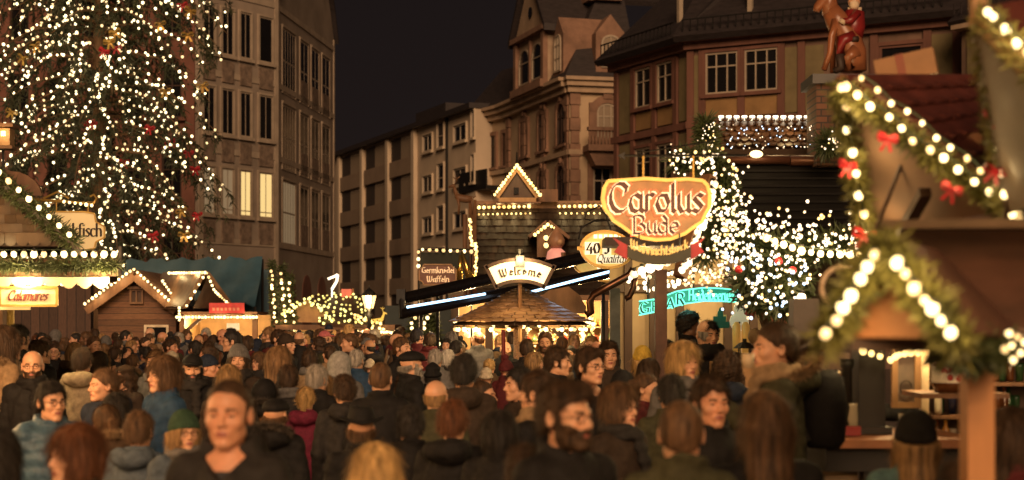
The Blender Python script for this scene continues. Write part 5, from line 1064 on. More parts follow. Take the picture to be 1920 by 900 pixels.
m = MB(); disc(m, .14, .1, .10, .07); m.prism([(.0, .19), (.13, .19), (.10, .23), (.03, .24)], c + Vector((0, -.002, 0)), EX, EZ, .02); m.build('scarf', M_red, t)
m = MB()
for x, z in ((.04, .14), (.08, .14), (.05, -.03)): m.ball(c + Vector((x, -.0, z)), .012, 8)
m.build('buttons', M_ink, t)
m = MB(); m.tube([c + Vector((0, .06, -.1)), Vector((c.x, c.y + .06, 0))], .02, 6); m.build('post', M_dark, t)
tag(MB().span(tuple(P(1342, 608, 18.1)), tuple(P(1362, 590, 18.1) + Vector((0, .03, 0)))).build('price_board', mat('yellow_board', (.6, .5, .2), .5, em=(1, .75, .2), es=.12)), 'small pale yellow board left of the snowman sign', 'board')
for k, (px, nm) in enumerate(((1381, 'left'), (1398, 'right'))): tag(MB().lathe(P(px, 662, 17.4), [(.04, 0), (.045, .3), (.02, .34)], 12).build('orange_column', mat('amber_column', (.6, .28, .06), .4, em=(1, .5, .1), es=.2), smooth=True), f'{nm} of two amber columns on the pavilion counter', 'column', 'amber columns on the counter')
t = thing('punch_lantern', 'black roofed lantern on the pavilion counter right of the amber columns', 'lantern', P(1396, 672, 15)); c = P(1396, 675, 15); m = MB(); m.lathe(c + Vector((0, 0, .11)), [(.11, 0), (.05, .05), (.02, .06), (.02, .09)], 12)
for k in range(4): an = math.pi * (k + .5) / 2; m.tube([c + Vector((.07 * math.cos(an), .07 * math.sin(an), 0)), c + Vector((.07 * math.cos(an), .07 * math.sin(an), .12))], .006, 4)
m.build('cage', M_dark, t); MB().lathe(c, [(.08, -.02), (.08, 0)], 12).build('base', M_dark, t)
tag(MB().span((P(1340, 0, 15).x, 14.8, 0), (P(1440, 0, 15).x, 15.4, c.z - .022)).build('serving_counter', M_inside), 'bright serving counter carrying the black roofed lantern', 'counter')

# ---- black roofed stall with fairy lights and chimney (15 m)
D = 15.0; bs = thing('black_roof_stall', 'stall with big black awning roof, scalloped upper roof and brick chimney', 'market stall', P(1480, 600, D) - Vector((0, 0, 2)))
a0, a1, b1, b0 = P(1352, 306, D + .6), P(1720, 306, D + .6), P(1720, 486, D - .8), P(1330, 486, D - .8)
m = MB(); m.slab([a0, b0, b1, a1], -.06)
for k in range(12): u = k / 12; m.bar(a0.lerp(b0, u) + Vector((0, -.04, .065)), a1.lerp(b1, u) + Vector((0, -.04, .065)), .02, .02)
m.build('awning', mat('black_canvas', (.006, .005, .0045), .8, var=.2, spec=.2), bs)
m = MB(); m.tube([P(1360, 299, D + .4), P(1480, 300, D + .4)], .045, 10); m.tube([P(1482, 301, D + .4), P(1720, 303, D + .4)], .05, 10); m.build('gutter', mat('brown_gutter', (.12, .05, .03), .35, metal=.5, var=.2), bs, smooth=True)
c0, c1, c2, c3 = P(1352, 232, D + 1.6), P(1600, 232, D + 1.6), P(1600, 290, D + .8), P(1340, 290, D + .8)
m = MB(); m.slab([c0, c3, c2, c1], -.06); rf = m.build('upper_roof', M_shingle2, bs)
m = MB(); up = Vector((0, -.03, .06)); shingles(m, [c0 + up, c1 + up, c2 + up, c3 + up], 6, 17, .03, True); m.build('shingles', mat('glossy_shingle', (.10, .05, .03), .3, var=.4), rf)
m = MB(); m.bar(P(1348, 229, D + 1.55), P(1600, 229, D + 1.55), .10, .06); m.build('ridge_board', M_wood_mid, bs)
for k in range(13): 
    px = 1352 + k * 14.6; q = P(px, 226, D + 1.5); tt = thing('ridge_lantern', 'small glowing cup lantern in the row on the scalloped ridge', 'lantern', q, 0, 'cup lanterns on the scalloped ridge')
    MB().lathe((0, 0, 0), [(.018, 0), (.022, .028), (.030, .034), (.028, .05)], 10).build('cup', M_bulb_white, tt, local=True)
    MB().lathe((0, 0, -.012), [(.02, 0), (.02, .011)], 8).build('socket', M_dark, tt, local=True)
for px in (1400, 1480, 1560): lamp(P(px, 225, D + 1.0), 3, .1, parent=bs)
m = MB(); x0, x1 = P(1560, 0, D).x, P(1720, 0, D).x; m.span((x0, D + 1.9, 0), (x1, D + 2.0, a0.z)); m.build('back_wall', M_wood_dark, bs)
for px in (1478, 1700): m = MB(); x = P(px, 0, D - .6).x; m.span((x, D - .7, 0), (x + .14, D - .56, b0.z - .02)); m.build('post', M_wood_dark, bs)
m = MB(); q0, q1 = P(1531, 310, D + .2), P(1636, 158, D + .2); m.span((q0.x, D + .2, q0.z), (q1.x, D + .7, q1.z)); ck = m.build('chimney', brick_mat('dark_brick', (.16, .07, .04), (.085, .04, .026), (.04, .03, .025), 4), bs)
m = MB(); m.span((q0.x - .05, D + .13, q1.z), (q1.x + .03, D + .76, q1.z + .09)); m.build('slab', mat('dark_slab', (.03, .025, .022), .4), ck)
# rider figure on an animal, on the chimney
F0 = P(1576, 138, D + .42); t = thing('rider_figure', 'painted figure in a red coat riding a rearing brown animal on the chimney', 'figure', F0); f = lambda x, z, y=0: F0 + Vector((x, y, z))
Mh = mat('glossy_brown_animal', (.26, .095, .042), .3, var=.2)
m = MB(); m.tube([f(.12, .02), f(.11, .2), f(.06, .36), f(-.04, .52), f(-.10, .62)], [.13, .14, .13, .11, .085], 12); m.tube([f(-.09, .58), f(-.11, .7), f(-.10, .78)], [.09, .075, .06], 10); m.tube([f(-.08, .74), f(-.15, .72), f(-.22, .64), f(-.235, .60)], [.075, .065, .045, .035], 10)
m.tube([f(-.06, .50, -.06), f(-.10, .34, -.09), f(-.12, .18, -.09), f(-.18, .02, -.09)], [.05, .04, .028, .03], 8); m.tube([f(-.02, .50, .06), f(-.06, .3, .09), f(-.06, .02, .09)], [.05, .035, .03], 8)
m.tube([f(.12, .2, -.10), f(.02, .12, -.13), f(.08, .02, -.13)], [.08, .06, .04], 8); m.tube([f(.18, .2, .1), f(.2, .1, .12), f(.19, .01, .12)], [.08, .055, .04], 8)
for y in (-.05, .05): m.tube([f(-.08, .80, y), f(-.05, .88, y * 1.3)], [.025, .006], 6)
m.build('animal', Mh, t, smooth=True)
m = MB(); m.tube([f(.10, .34), f(.12, .46), f(.14, .60)], [.11, .12, .09], 12); m.tube([f(.14, .57, -.08), f(.06, .48, -.15), f(-.01, .48, -.12)], [.045, .04, .03], 8); m.tube([f(.17, .57, .06), f(.2, .46, .1), f(.14, .4, .1)], [.045, .04, .03], 8); m.tube([f(.09, .34, -.09), f(-.02, .30, -.14), f(-.03, .16, -.15)], [.065, .055, .045], 8); m.build('coat', mat('red_painted_coat', (.20, .016, .016), .35), t, smooth=True)
m = MB(); m.ball(f(.13, .69), .062, 12); m.build('head', mat('painted_skin', (.6, .33, .2), .4), t, smooth=True)
m = MB(); m.ball(f(.125, .655, -.03), .05, 10, (1, .9, 1.1)); m.tube([f(.07, .62), f(.2, .62)], .022, 8); m.tube([f(-.02, .46, -.13), f(0, .49, -.13)], .035, 8); m.build('beard', mat('cream_fleece', (.65, .5, .35), .8), t, smooth=True)
m = MB(); m.lathe(f(.135, .725), [(.07, 0), (.062, .03), (.03, .08), (.005, .1)], 10); m.build('cap', M_red, t, smooth=True)
m = MB(); m.tube([f(-.03, .16, -.15), f(-.03, .03, -.15), f(-.09, .0, -.15)], [.048, .042, .035], 8); m.tube([f(.08, .31, -.14), f(.14, .31, -.12)], .03, 6); m.build('boots', M_ink, t, smooth=True)
lamp(F0 + Vector((-.6, -1.0, .1)), 3.2, .12, (1, .62, .3), parent=t)
# fir hangings and fairy lights round the black roof
rn = random.Random(31)
def fir_mass(label, cx, cy, rx, ry, d, n, ln=.12, thick=.3):
    m = MB(); pts = []
    for _ in range(n):
        a_, r_ = rn.uniform(0, 6.283), math.sqrt(rn.random()); pts.append(P(cx + rx * r_ * math.cos(a_), cy + ry * r_ * math.sin(a_), d) + Vector((0, rn.uniform(-thick, thick), 0)))
    tufts(m, pts, .08, 14, ln, .010, .5, rn)
    for k in range(10): m.tube([P(cx + rn.uniform(-rx, rx) * .7, cy - ry, d), P(cx + rn.uniform(-rx, rx) * .8, cy + rn.uniform(-ry, ry) * .8, d)], .008, 4)
    return tag(m.build('fir_branches', M_fir), label, 'fir branches')
fir_mass('dense hanging fir branches with blue and white lights under the black roof', 1447, 528, 64, 50, 13.8, 240)
garland('fir garland climbing the left edge of the black roof', [P(1272, 300, 14.2), P(1335, 300, 14.1), P(1362, 360, 14.0), P(1352, 420, 13.9), P(1320, 480, 13.8)], .12, 70, .12, 50, .007)
garland('fir garland along the lower edge of the black roof', [P(1345, 440, 13.9), P(1420, 465, 13.8), P(1520, 470, 13.7), P(1615, 440, 13.6)], .14, 70, .12, 50, .007)
garland('fir bush round the left corner of the scalloped upper roof', [P(1322, 230, 15.6), P(1328, 290, 15.6)], .13, 26, .1, 60, .007)
garland('small fir bush at the foot of the brick chimney', [P(1545, 272, 14.9), P(1575, 262, 14.9)], .16, 16, .1, 60, .007)
def cloud(label, poly, n, r, mt, d, sx_, sy_, mats=None, dj=.15):
    q = path([P(px, py, d) for px, py in poly], n); k = d / F
    mats = mats or [M_bulb_white, M_bulb_white, M_bulb_white, M_bulb_gold]; return string_lights(label, [p + Vector((rn.gauss(0, sx_) * k, rn.uniform(-dj, dj) - .15, rn.gauss(0, sy_) * k)) for p in q], n, r * .62, mt, evenly=False, cord=False, mats=mats)
cloud('white fairy lights twined through the fir garland climbing the left roof edge', [(1262, 296), (1335, 300), (1368, 365), (1350, 440), (1325, 500)], 95, .021, M_bulb_white, 13.8, 16, 14)
cloud('white fairy lights twined through the fir garland along the lower roof edge', [(1350, 425), (1430, 420), (1520, 432), (1610, 445)], 85, .021, M_bulb_white, 13.5, 12, 22)
cloud('second string of white fairy lights high in the fir garland by the left roof edge', [(1300, 310), (1345, 320), (1372, 380), (1358, 440), (1330, 470)], 80, .019, M_bulb_white, 13.7, 20, 16)
cloud('second string of white fairy lights across the top of the hanging fir branches', [(1350, 470), (1420, 478), (1500, 490), (1480, 520), (1400, 520)], 80, .019, M_bulb_white, 13.4, 16, 14, mats=[M_bulb_white, M_bulb_white, M_bulb_blue])
cloud('second string of white fairy lights sweeping along the lower roof edge towards the near stall', [(1370, 415), (1440, 440), (1530, 452), (1612, 462)], 90, .020, M_bulb_white, 13.4, 12, 16)
cloud('string of white fairy lights bridging the roof garland and the hanging fir branches', [(1330, 400), (1370, 450), (1400, 470), (1350, 480)], 70, .020, M_bulb_white, 13.5, 20, 20)
cloud('blue and white fairy lights in the dense hanging fir branches', [(1370, 500), (1500, 500), (1480, 535), (1385, 540), (1400, 570), (1500, 572)], 90, .021, M_bulb_white, 13.3, 18, 16, mats=[M_bulb_white, M_bulb_blue, M_bulb_blue, M_bulb_white, M_bulb_gold])
cloud('white fairy lights behind the glowing bracing between orange sign and fir', [(1340, 480), (1300, 505), (1360, 520), (1300, 528), (1390, 515)], 85, .020, M_bulb_white, 14.6, 18, 14, mats=[M_bulb_white, M_bulb_white, M_bulb_gold])
cloud('tiny bluish lights scattered over the scalloped upper roof', [(1360, 245), (1525, 245), (1525, 262), (1360, 262), (1360, 280), (1525, 280)], 80, .010, M_bulb_white, 15.6, 5, 4, mats=[M_bulb_white, M_bulb_blue], dj=.02)
cloud('tiny lights in the fir bush at the left corner of the upper roof', [(1322, 232), (1330, 290)], 34, .011, M_bulb_white, 15.3, 8, 5)
cloud('tiny lights in the fir bush at the chimney foot', [(1535, 275), (1580, 260)], 24, .012, M_bulb_white, 14.6, 8, 8)
cloud('fairy lights scattered left of the garland near the arrow tipped rod', [(1258, 282), (1262, 320)], 16, .013, M_bulb_white, 14.0, 8, 6)
string_lights('large round bulbs hanging below the black roof edge', [P(1436, 446, 13.1), P(1500, 470, 13.0), P(1540, 476, 13.0), P(1612, 478, 12.9)], 11, .030, M_bulb, watts=16, every=4)
string_lights('blazing strip of bulbs down the slanting brace right of the orange sign', [P(1338, 345, 13.2), P(1322, 400, 13.1), P(1300, 470, 13.0), P(1282, 505, 13.0)], 40, .026, M_bulb_white, jit=.02, watts=3, every=12)
string_lights('two round lamps at the corner post below the fir branches', [P(1505, 565, 13.2), P(1506, 585, 13.2)], 3, .045, M_bulb_white, jit=.03)
m = MB(); m.bar(P(1330, 330, 13.3), P(1275, 520, 13.1), .1, .08); tag(m.build('slanting_brace', M_wood_mid), 'slanting wooden brace covered in bulbs right of the orange sign', 'brace')
for k, (px, py) in enumerate(((1385, 505), (1486, 507), (1460, 490))): tag(MB().ball(P(px, py, 13.2), .035, 12).build('red_bauble', mat('red_bauble', (.4, .02, .02), .2), smooth=True), 'shiny red bauble hanging in the blue lit fir branches', 'bauble', 'red baubles in the fir branches')
tag(MB().ball(P(1418, 289, 15.3), .046, 14, (1.4, 1, .8)).build('dome_lamp', M_bulb, smooth=True), 'glowing dome lamp behind the brown gutter', 'lamp'); lamp(P(1418, 278, 15.0), 3, .08)
M_post_dk = mat('black_post', (.02, .016, .014), .5, var=.2)
tag(MB().span((P(1488, 0, 12).x, 12, 0), (P(1536, 0, 12).x, 12.2, P(0, 560, 12).z)).build('timber_post', mat('grey_brown_post', (.10, .075, .06), .6, var=.2)), 'wide grey brown post behind the woman in the fur trimmed parka', 'post')

# ---- near gabled stall on the right (7 m)
M_tile = mat('red_roof_tile', (.13, .035, .025), .5, var=.35, scale=4, bump=.3); M_gab = mat('gable_render', (.15, .085, .052), .8, var=.12, scale=2)
A, L_, R_ = P(1578, 168, 6.6), P(1628, 445, 7.3), P(1888, 405, 6.3)
gs = thing('gabled_stall', 'near gabled stall at right with tiled roof, garland edged gables and gift box', 'market stall', (2.4, 7.2, 0))
m = MB(); n_ = (L_ - A).cross(R_ - A).normalized(); n_ = -n_ if n_.y > 0 else n_; m.slab([A - n_ * .04, L_ - n_ * .04, R_ - n_ * .04], .05); m.build('gable', M_gab, gs)
def fr(a, b, w=.05, h=.055): m = MB(); m.bar(a, b, w, h); return m.build('barge_board', M_wood_light, gs)
fr(A + Vector((-.02, -.02, .02)), R_ + Vector((.02, -.02, .02))); fr(A + Vector((-.01, 0, .02)), L_)
K1, K2 = P(1838, 150, 8.2), P(1990, 330, 7.6)
m = MB(); m.slab([A + Vector((0, 0, .01)), K1 - Vector((0, 0, .03)), K2, R_ + Vector((0, 0, .01))], .04); rf = m.build('roof', M_tile, gs)
m = MB(); ta, tb_, tc, td = A + Vector((0, 0, .015)), K1 - Vector((0, 0, .02)), K2 + Vector((0, 0, .01)), R_ + Vector((0, 0, .015))
for r_ in range(7):
    for k in range(16):
        p = [ta.lerp(tb_, u).lerp(td.lerp(tc, u), v) for u, v in ((k / 16, r_ / 7), ((k + 1) / 16, r_ / 7), ((k + 1) / 16, (r_ + 1.1) / 7), (k / 16, (r_ + 1.1) / 7))]; up = Vector((-.02, -.03, .05))
        m.slab([p[0] + up * .2, p[1] + up * .2, p[2] + up + Vector((0, 0, .008 * (k % 2))), p[3] + up + Vector((0, 0, .008 * (k % 2)))], .014)
m.build('roof_tiles', M_tile, rf)
m = MB(); m.tube([A + Vector((0, 0, .035)), K1 + Vector((0, 0, .0))], .03, 8); m.build('ridge_cap', M_tile, rf)
m = MB(); m.bar(P(1700, 282, 6.7), P(1642, 430, 6.9), .014, .014); m.bar(P(1735, 360, 6.6), P(1690, 440, 6.9), .05, .04); m.build('gable_braces', M_wood_dark, gs)
A2, L2, R2 = P(1838, 42, 5.6), P(1893, 400, 6.2), P(2120, 320, 4.7)
m = MB(); n_ = (L2 - A2).cross(R2 - A2).normalized(); n_ = -n_ if n_.y > 0 else n_; m.slab([A2 - n_ * .04, L2 - n_ * .04, R2 - n_ * .04], .05); m.build('gable', mat('gable_render_olive', (.12, .085, .05), .8, var=.12), gs)
fr(A2 + Vector((-.02, -.02, .02)), P(2120, 316, 4.7)); fr(A2 + Vector((0, 0, .02)), L2); m = MB(); m.bar(A2 + Vector((0, 0, -.02)), A2 + Vector((-.01, 0, .10)), .05, .05); m.build('finial', M_wood_light, gs)
K3, K4 = P(2080, -20, 7.2), P(2350, 200, 6.4)
m = MB(); m.slab([A2 + Vector((0, 0, .02)), K3, K4, P(2120, 310, 4.7) + Vector((0, 0, .02))], .04); m.build('roof', M_tile, gs)
m = MB(); m.bar(P(1905, 300, 5.9), P(1880, 430, 6.1), .014, .014); m.build('gable_braces', M_wood_dark, gs)
m = MB(); q0, q1 = P(1690, 445, 5.6), P(2100, 600, 5.6); m.hexa([P(1715, 640, 5.7), P(2150, 585, 5.2), P(2150, 585, 6.4), P(1700, 640, 6.6), P(1690, 432, 5.7), P(2150, 432, 5.2), P(2150, 432, 6.4), P(1690, 432, 6.6)]); m.build('fascia', mat('maroon_brown_board', (.085, .035, .022), .6, var=.35, scale=3, bump=.15, stretch=(1, 1, 3)), gs)
m = MB(); m.bar(P(1690, 424, 5.65), P(2150, 420, 5.1), .3, .03); m.build('ledge', mat('worn_ledge', (.12, .08, .05), .5, var=.3), gs)
for px, d_ in ((1625, 9.0), ): 
    m = MB(); m.span((P(1610, 0, 9).x, 9, 1.36), (P(1660, 0, 9).x, 9.18, 2.0)); m.build('post', M_post_dk, gs)
    m = MB(); m.span((P(1606, 0, 9).x - .02, 8.96, 1.36), (P(1664, 0, 9).x + .02, 9.22, 1.40)); m.build('post_foot', M_post_dk, gs)
m = MB(); m.span((P(1815, 0, 5).x, 5.0, 0), (P(1865, 0, 5).x, 5.1, P(0, 655, 5.0).z)); m.build('post', mat('orange_post', (.42, .19, .07), .55, var=.3, scale=3, bump=.1, stretch=(1, 1, .3)), gs)
for q in (K2, K4): m = MB(); m.tube([(q.x - .1, q.y - .1, 0), q - Vector((.1, .1, .06))], .06, 8); m.build('post', M_wood_dark, gs)
# gift box on the roof and its bows
c = P(1700, 128, 8.0); t = thing('gift_box', 'tan wrapped gift box with reddish band tilted on the tiled roof', 'gift box', c); A_ = Matrix.Rotation(R(-11), 3, 'Y') @ Matrix.Rotation(R(-18), 3, 'Z')
m = MB(); m.box(c, (.29, .22, .125), A_); m.build('box', mat('tan_wrap', (.36, .19, .085), .6, var=.15), t); m = MB(); m.box(c + A_ @ Vector((-.02, 0, 0)), (.04, .226, .131), A_); m.build('band', mat('dull_red_band', (.28, .08, .045), .5), t)
Mg_near = mat('near_fir_needles', (.075, .075, .018), .6, var=.45, scale=6, col2=(.14, .125, .03))
RAKES = [(A + Vector((0, -.06, -.01)), R_ + Vector((0, -.08, .0)), 'down the right slope of the first near gable', 13, 1), (A + Vector((-.02, -.05, 0)), L_ + Vector((-.02, -.05, 0)), 'down the left edge of the first near gable', 8, 0), (A2 + Vector((0, -.06, 0)), L2 + Vector((-.03, -.06, 0)), 'down the left edge of the second near gable', 10, 0), (A2 + Vector((0, -.08, 0)), P(2120, 320, 4.65), 'along the slope of the second near gable', 11, 0)]
for i, (p, q, nm, nb, dbl) in enumerate(RAKES):
    garland('fir garland ' + nm, [p, q], .045, 50, .055, 34, .0045, m=Mg_near)
    string_lights('large warm bulbs ' + nm, [p + Vector((-.01, -.07, .0)), q + Vector((-.01, -.07, .0))], nb, .0165, M_bulb_near, nn=12, jit=.012, watts=2.0, every=3)
    if dbl: string_lights('upper row of warm bulbs ' + nm, [p + Vector((.06, -.06, .035)), q + Vector((-.02, -.06, .07))], nb - 2, .012, M_bulb_near, nn=12, jit=.008)
for k, (px, py, d_, nm) in enumerate(((1665, 260, 6.35, 'upper right slope of the first near gable'), (1785, 355, 6.2, 'lower right slope of the first near gable'), (1590, 310, 6.8, 'left edge of the first near gable'), (1622, 440, 7.1, 'lower left corner of the first near gable'), (1868, 212, 5.8, 'left edge of the second near gable, upper'), (1866, 320, 5.9, 'left edge of the second near gable, lower'))):
    bow('red bow on the ' + nm, P(px, py, d_), .055 if k != 3 else .07, M_red)
# heart ornament dark at (1830, 270)
tag(MB().prism([(.06 * math.sin(t_) ** 3, .05 * (math.cos(t_) - .38 * math.cos(2 * t_) - .15 * math.cos(3 * t_))) for t_ in np.linspace(0, 6.283, 25)[:-1]][::-1], P(1812, 268, 6.9), EX, EZ, .03).build('heart_board', mat('gingerbread', (.25, .11, .05), .6)), 'brown heart shaped board on the tiled roof of the near stall', 'heart board')

# ---- very near small gable with blurred garland (4.4 m)
D = 4.5; A, L_, R_ = P(1652, 462, D - .1), P(1545, 640, D), P(1800, 645, D - .25)
ng = thing('small_gable', 'small near gable of orange lit boards edged with thick fir garland', 'gable', (1.05, D, 0))
m = MB(); m.slab([P(1654, 500, D), P(1592, 632, D + .02), P(1748, 634, D - .1)], .03); m.build('panel', mat('orange_panel', (.42, .17, .06), .6, var=.2, scale=4), ng)
m = MB(); m.bar(A + Vector((0, .03, 0)), L_ + Vector((0, .03, 0)), .05, .06); m.bar(A + Vector((0, .035, 0)), R_ + Vector((0, .03, 0)), .05, .06); m.build('barge_board', M_wood_mid, ng)
m = MB(); m.slab([A + Vector((0, .04, .04)), R_ + Vector((0, .04, .04)), P(1930, 640, 5.4), P(1760, 470, 5.5)], .03); m.build('roof', mat('maroon_boards', (.09, .038, .024), .6, var=.35, scale=4), ng)
m = MB(); m.bar(P(1590, 640, D + .04), P(1815, 645, D + .1), .05, .05); m.tube([P(1800, 655, D + .12), P(1812, 655, 5.02)], .02, 6); m.build('tie_beam', M_wood_dark, ng)
garland('thick blurred fir garland down the left slope of the small near gable', [A + Vector((0, -.03, .01)), L_], .05, 36, .055, 40, .005, m=Mg_near)
garland('thick blurred fir garland down the right slope of the small near gable', [A + Vector((0, -.03, .01)), R_], .05, 40, .055, 40, .005, m=Mg_near)
garland('dark fir garland hanging from the maroon board above the orange post', [P(1760, 650, 4.7), P(1830, 668, 4.8), P(1875, 650, 4.9)], .05, 26, .06, 44, .005)
string_lights('blurred bulbs down the left slope of the small near gable', [P(1641, 475, D - .18), P(1550, 628, D - .1)], 7, .0150, M_bulb_near, nn=14, jit=.006, watts=1.6, every=3)
string_lights('blurred bulbs down the right slope of the small near gable', [P(1680, 495, D - .2), P(1786, 626, D - .3)], 7, .0150, M_bulb_near, nn=14, jit=.006, watts=1.6, every=3)
string_lights('single bulb in the dark fir sprig right of the small near gable', [P(1766, 545, D + .2), P(1768, 548, D + .2)], 1, .009, M_bulb_near, nn=12, cord=False)
string_lights('drooping row of pale gold bulbs left half, beneath the small near gable', [P(1618, 658, 8.8), P(1650, 668, 8.8)], 3, .019, M_bulb_gold, nn=10)
string_lights('drooping row of pale gold bulbs right half, beneath the small near gable', [P(1668, 672, 8.8), P(1692, 668, 8.8), P(1718, 660, 8.8)], 6, .019, M_bulb_gold, nn=10, jit=.01)
string_lights('cluster of pale bulbs hanging at the right edge below the maroon board', [P(1884, 655, 4.55), P(1892, 625, 4.55), P(1900, 675, 4.55), P(1908, 632, 4.55), P(1914, 662, 4.55), P(1921, 642, 4.55), P(1897, 648, 4.55)], 7, .0085, M_bulb_near, nn=10, evenly=False)
m = MB(); cR = P(1580, 540, 6.5); m.tube([cR + Vector((.085 * math.cos(q), 0, .085 * math.sin(q))) for q in np.linspace(.9, 5.2, 18)], .011, 8); m.tube([cR + Vector((0, .02, -.09)), P(1600, 640, 6.6)], .012, 6); tag(m.build('ring_ornament', mat('pale_ring', (.6, .45, .3), .4)), 'pale open ring ornament left of the small near gable', 'ornament')

# ---- bar with bottles at the right (9 m)
D = 9.0; br = thing('drinks_bar', 'wooden drinks bar with copper edged counter under the near gables', 'bar', P(1640, 870, D)); zt = 1.36
m = MB(); m.span((P(1527, 0, D - .35).x, D - .4, zt - .05), (P(1800, 0, D).x, D + .5, zt - .004)); m.build('counter_top', mat('copper_wood', (.34, .13, .055), .4, var=.25, scale=6), br)
m = MB(); m.span((P(1532, 0, D).x, D - .25, 1.17), (P(1800, 0, D).x, D + .3, zt - .052)); m.build('counter_rail', M_post_dk, br)
m = MB(); m.span((P(1520, 0, D).x, D - .05, 0), (P(1605, 0, D).x, D + .02, 1.168)); m.build('front_panel', mat('pale_panel', (.5, .36, .22), .6, var=.1), br)
for px in (1606, 1660): m = MB(); x = P(px, 0, D).x; m.span((x, D - .2, 0), (x + .1, D - .06, 1.168)); m.build('leg', M_post_dk, br)
tag(MB().prism([(-.12, 0), (.12, 0), (.09, .32), (.05, .42), (0, .45), (-.05, .42), (-.09, .32)], (P(1550, 0, 8.7).x, 8.72, .62), EX, EZ, .03).build('sign_stand', mat('dark_red_board', (.16, .025, .02), .5)), 'dark red arched board leaning below the copper edged counter', 'board')
m = MB(); 
for k in range(5): m.box((P(1550, 0, 8.7).x, 8.684, .92 - .075 * k), (.12 - .01 * (k % 2), .006, .03))
tag(m.build('lettering', mat('pale_red', (.6, .2, .14), .5), bpy.data.objects['sign_stand']), None, None)
sh = thing('bottle_shelf', 'dark back bar shelf crammed with glasses and bottles beside the orange post', 'shelf', P(1775, 880, D + .8))
m = MB(); xs0, xs1 = P(1735, 0, D + .9).x, P(1960, 0, D + .9).x; m.span((xs0, D + 1.1, 0), (xs1, D + 1.15, 2.3)); m.build('back_panel', M_wood_dark, sh)
for z in (1.22, 1.42, 1.62, 1.80): m = MB(); m.span((xs0, D + .7, z - .02), (xs1, D + 1.098, z)); m.build('shelf', M_wood_mid, sh)
M_glassy = mat('clear_glass', (.62, .52, .38), .1, var=0, spec=.8); M_glassy.node_tree.nodes['Principled BSDF'].inputs['Transmission Weight'].default_value = .35
BM = [M_glassy, mat('brown_bottle', (.10, .035, .01), .12), mat('green_bottle', (.02, .06, .02), .12), mat('amber_glass', (.6, .28, .05), .15), mat('dark_blue_bottle', (.02, .025, .06), .15)]
bn = ['clear', 'brown', 'green', 'amber', 'dark blue']; rn = random.Random(4); pr = {}
for z in (1.225, 1.425, 1.625, 1.805):
    for x in np.arange(xs0 + .04, xs0 + .58, .052):
        k = rn.randrange(5); sh_ = rn.randrange(2); key = (k, sh_)
        if key not in pr:
            m = MB(); m.lathe((0, 0, 0), [(.022, 0), (.024, .02), (.024, .10), (.010, .135), (.010, .165)] if sh_ else [(.021, 0), (.027, .09), (.026, .11)], 12); o = m.build('bottle' if sh_ else 'drinking_glass', BM[k], smooth=True); pr[key] = o
        else: o = link(pr[key].copy())
        o.location = (x, D + .8 + rn.uniform(-.05, .12), z); tag(o, f'{bn[k]} {"bottle" if sh_ else "drinking glass"} on the back bar shelf by the orange post', 'bottle' if sh_ else 'glass', f'{bn[k]} {"bottles" if sh_ else "glasses"} on the back bar shelf')
for px in (1750, 1840): lamp((P(px, 0, D).x, D + .55, 2.05), 26, .06, parent=sh)  # unseen lamps added for glimmer on the glasses
t = thing('labelled_jar', 'big dark jar with white and red label on the back bar', 'jar', P(1780, 735, D + .2)); c = P(1780, 735, D + .2)
MB().lathe(c, [(.085, 0), (.095, .04), (.095, .15), (.06, .20), (.045, .22), (.05, .25)], 20).build('jar', BM[1], t, smooth=True); MB().lathe(c + Vector((0, 0, .055)), [(.0965, 0), (.0965, .095)], 20).build('label', mat('white_label', (.75, .68, .58), .5), t)
m = MB(); lettering(m, 'Spitzle'.replace('z', 't').replace('p', 'c') if False else 'Kirsch', c + Vector((-.068, -.098, .115)), EX, EZ, .032, .3, 30, 4, 0, .135, .004); m.ball(c + Vector((-.02, -.094, .085)), .018, 8); m.ball(c + Vector((.03, -.094, .08)), .018, 8); m.build('lettering', M_red, t)
tag(MB().span((c.x - .2, D + .05, c.z - .03), (c.x + .3, D + .5, c.z - .002)).build('jar_board', M_wood_mid, sh), None, None)
t = thing('framed_menu', 'wood framed menu with pale sheet hanging behind the bar', 'picture', P(1698, 760, D + .6)); q0, q1 = P(1673, 765, D + .6), P(1727, 655, D + .6)
m = MB(); 
m.span((q0.x, D + .6, q0.z), (q0.x + .035, D + .64, q1.z)); m.span((q1.x - .035, D + .6, q0.z), (q1.x, D + .64, q1.z)); m.span((q0.x + .035, D + .602, q0.z), (q1.x - .035, D + .638, q0.z + .035)); m.span((q0.x + .035, D + .602, q1.z - .035), (q1.x - .035, D + .638, q1.z)); m.build('frame', M_wood_light, t)
m = MB(); m.span((q0.x + .035, D + .622, q0.z + .035), (q1.x - .035, D + .63, q1.z - .035)); m.build('sheet', mat('grey_sheet', (.2, .16, .13), .4, var=.3, scale=8), t)
m = MB(); cc_ = Vector(((q0.x + q1.x) / 2, D + .615, q0.z + .12)); m.tube([cc_ + Vector((.035 * math.cos(q), 0, .045 * math.sin(q))) for q in np.linspace(0, 6.0, 14)], .004, 5); m.build('lettering', M_ink, t)
tag(MB().span((P(1728, 0, D + .7).x, D + .7, 0), (P(1742, 0, D + .7).x, D + .76, 2.3)).build('white_strip', mat('cream_strip', (.6, .45, .28), .5)), 'narrow cream door jamb right of the framed menu', 'jamb')
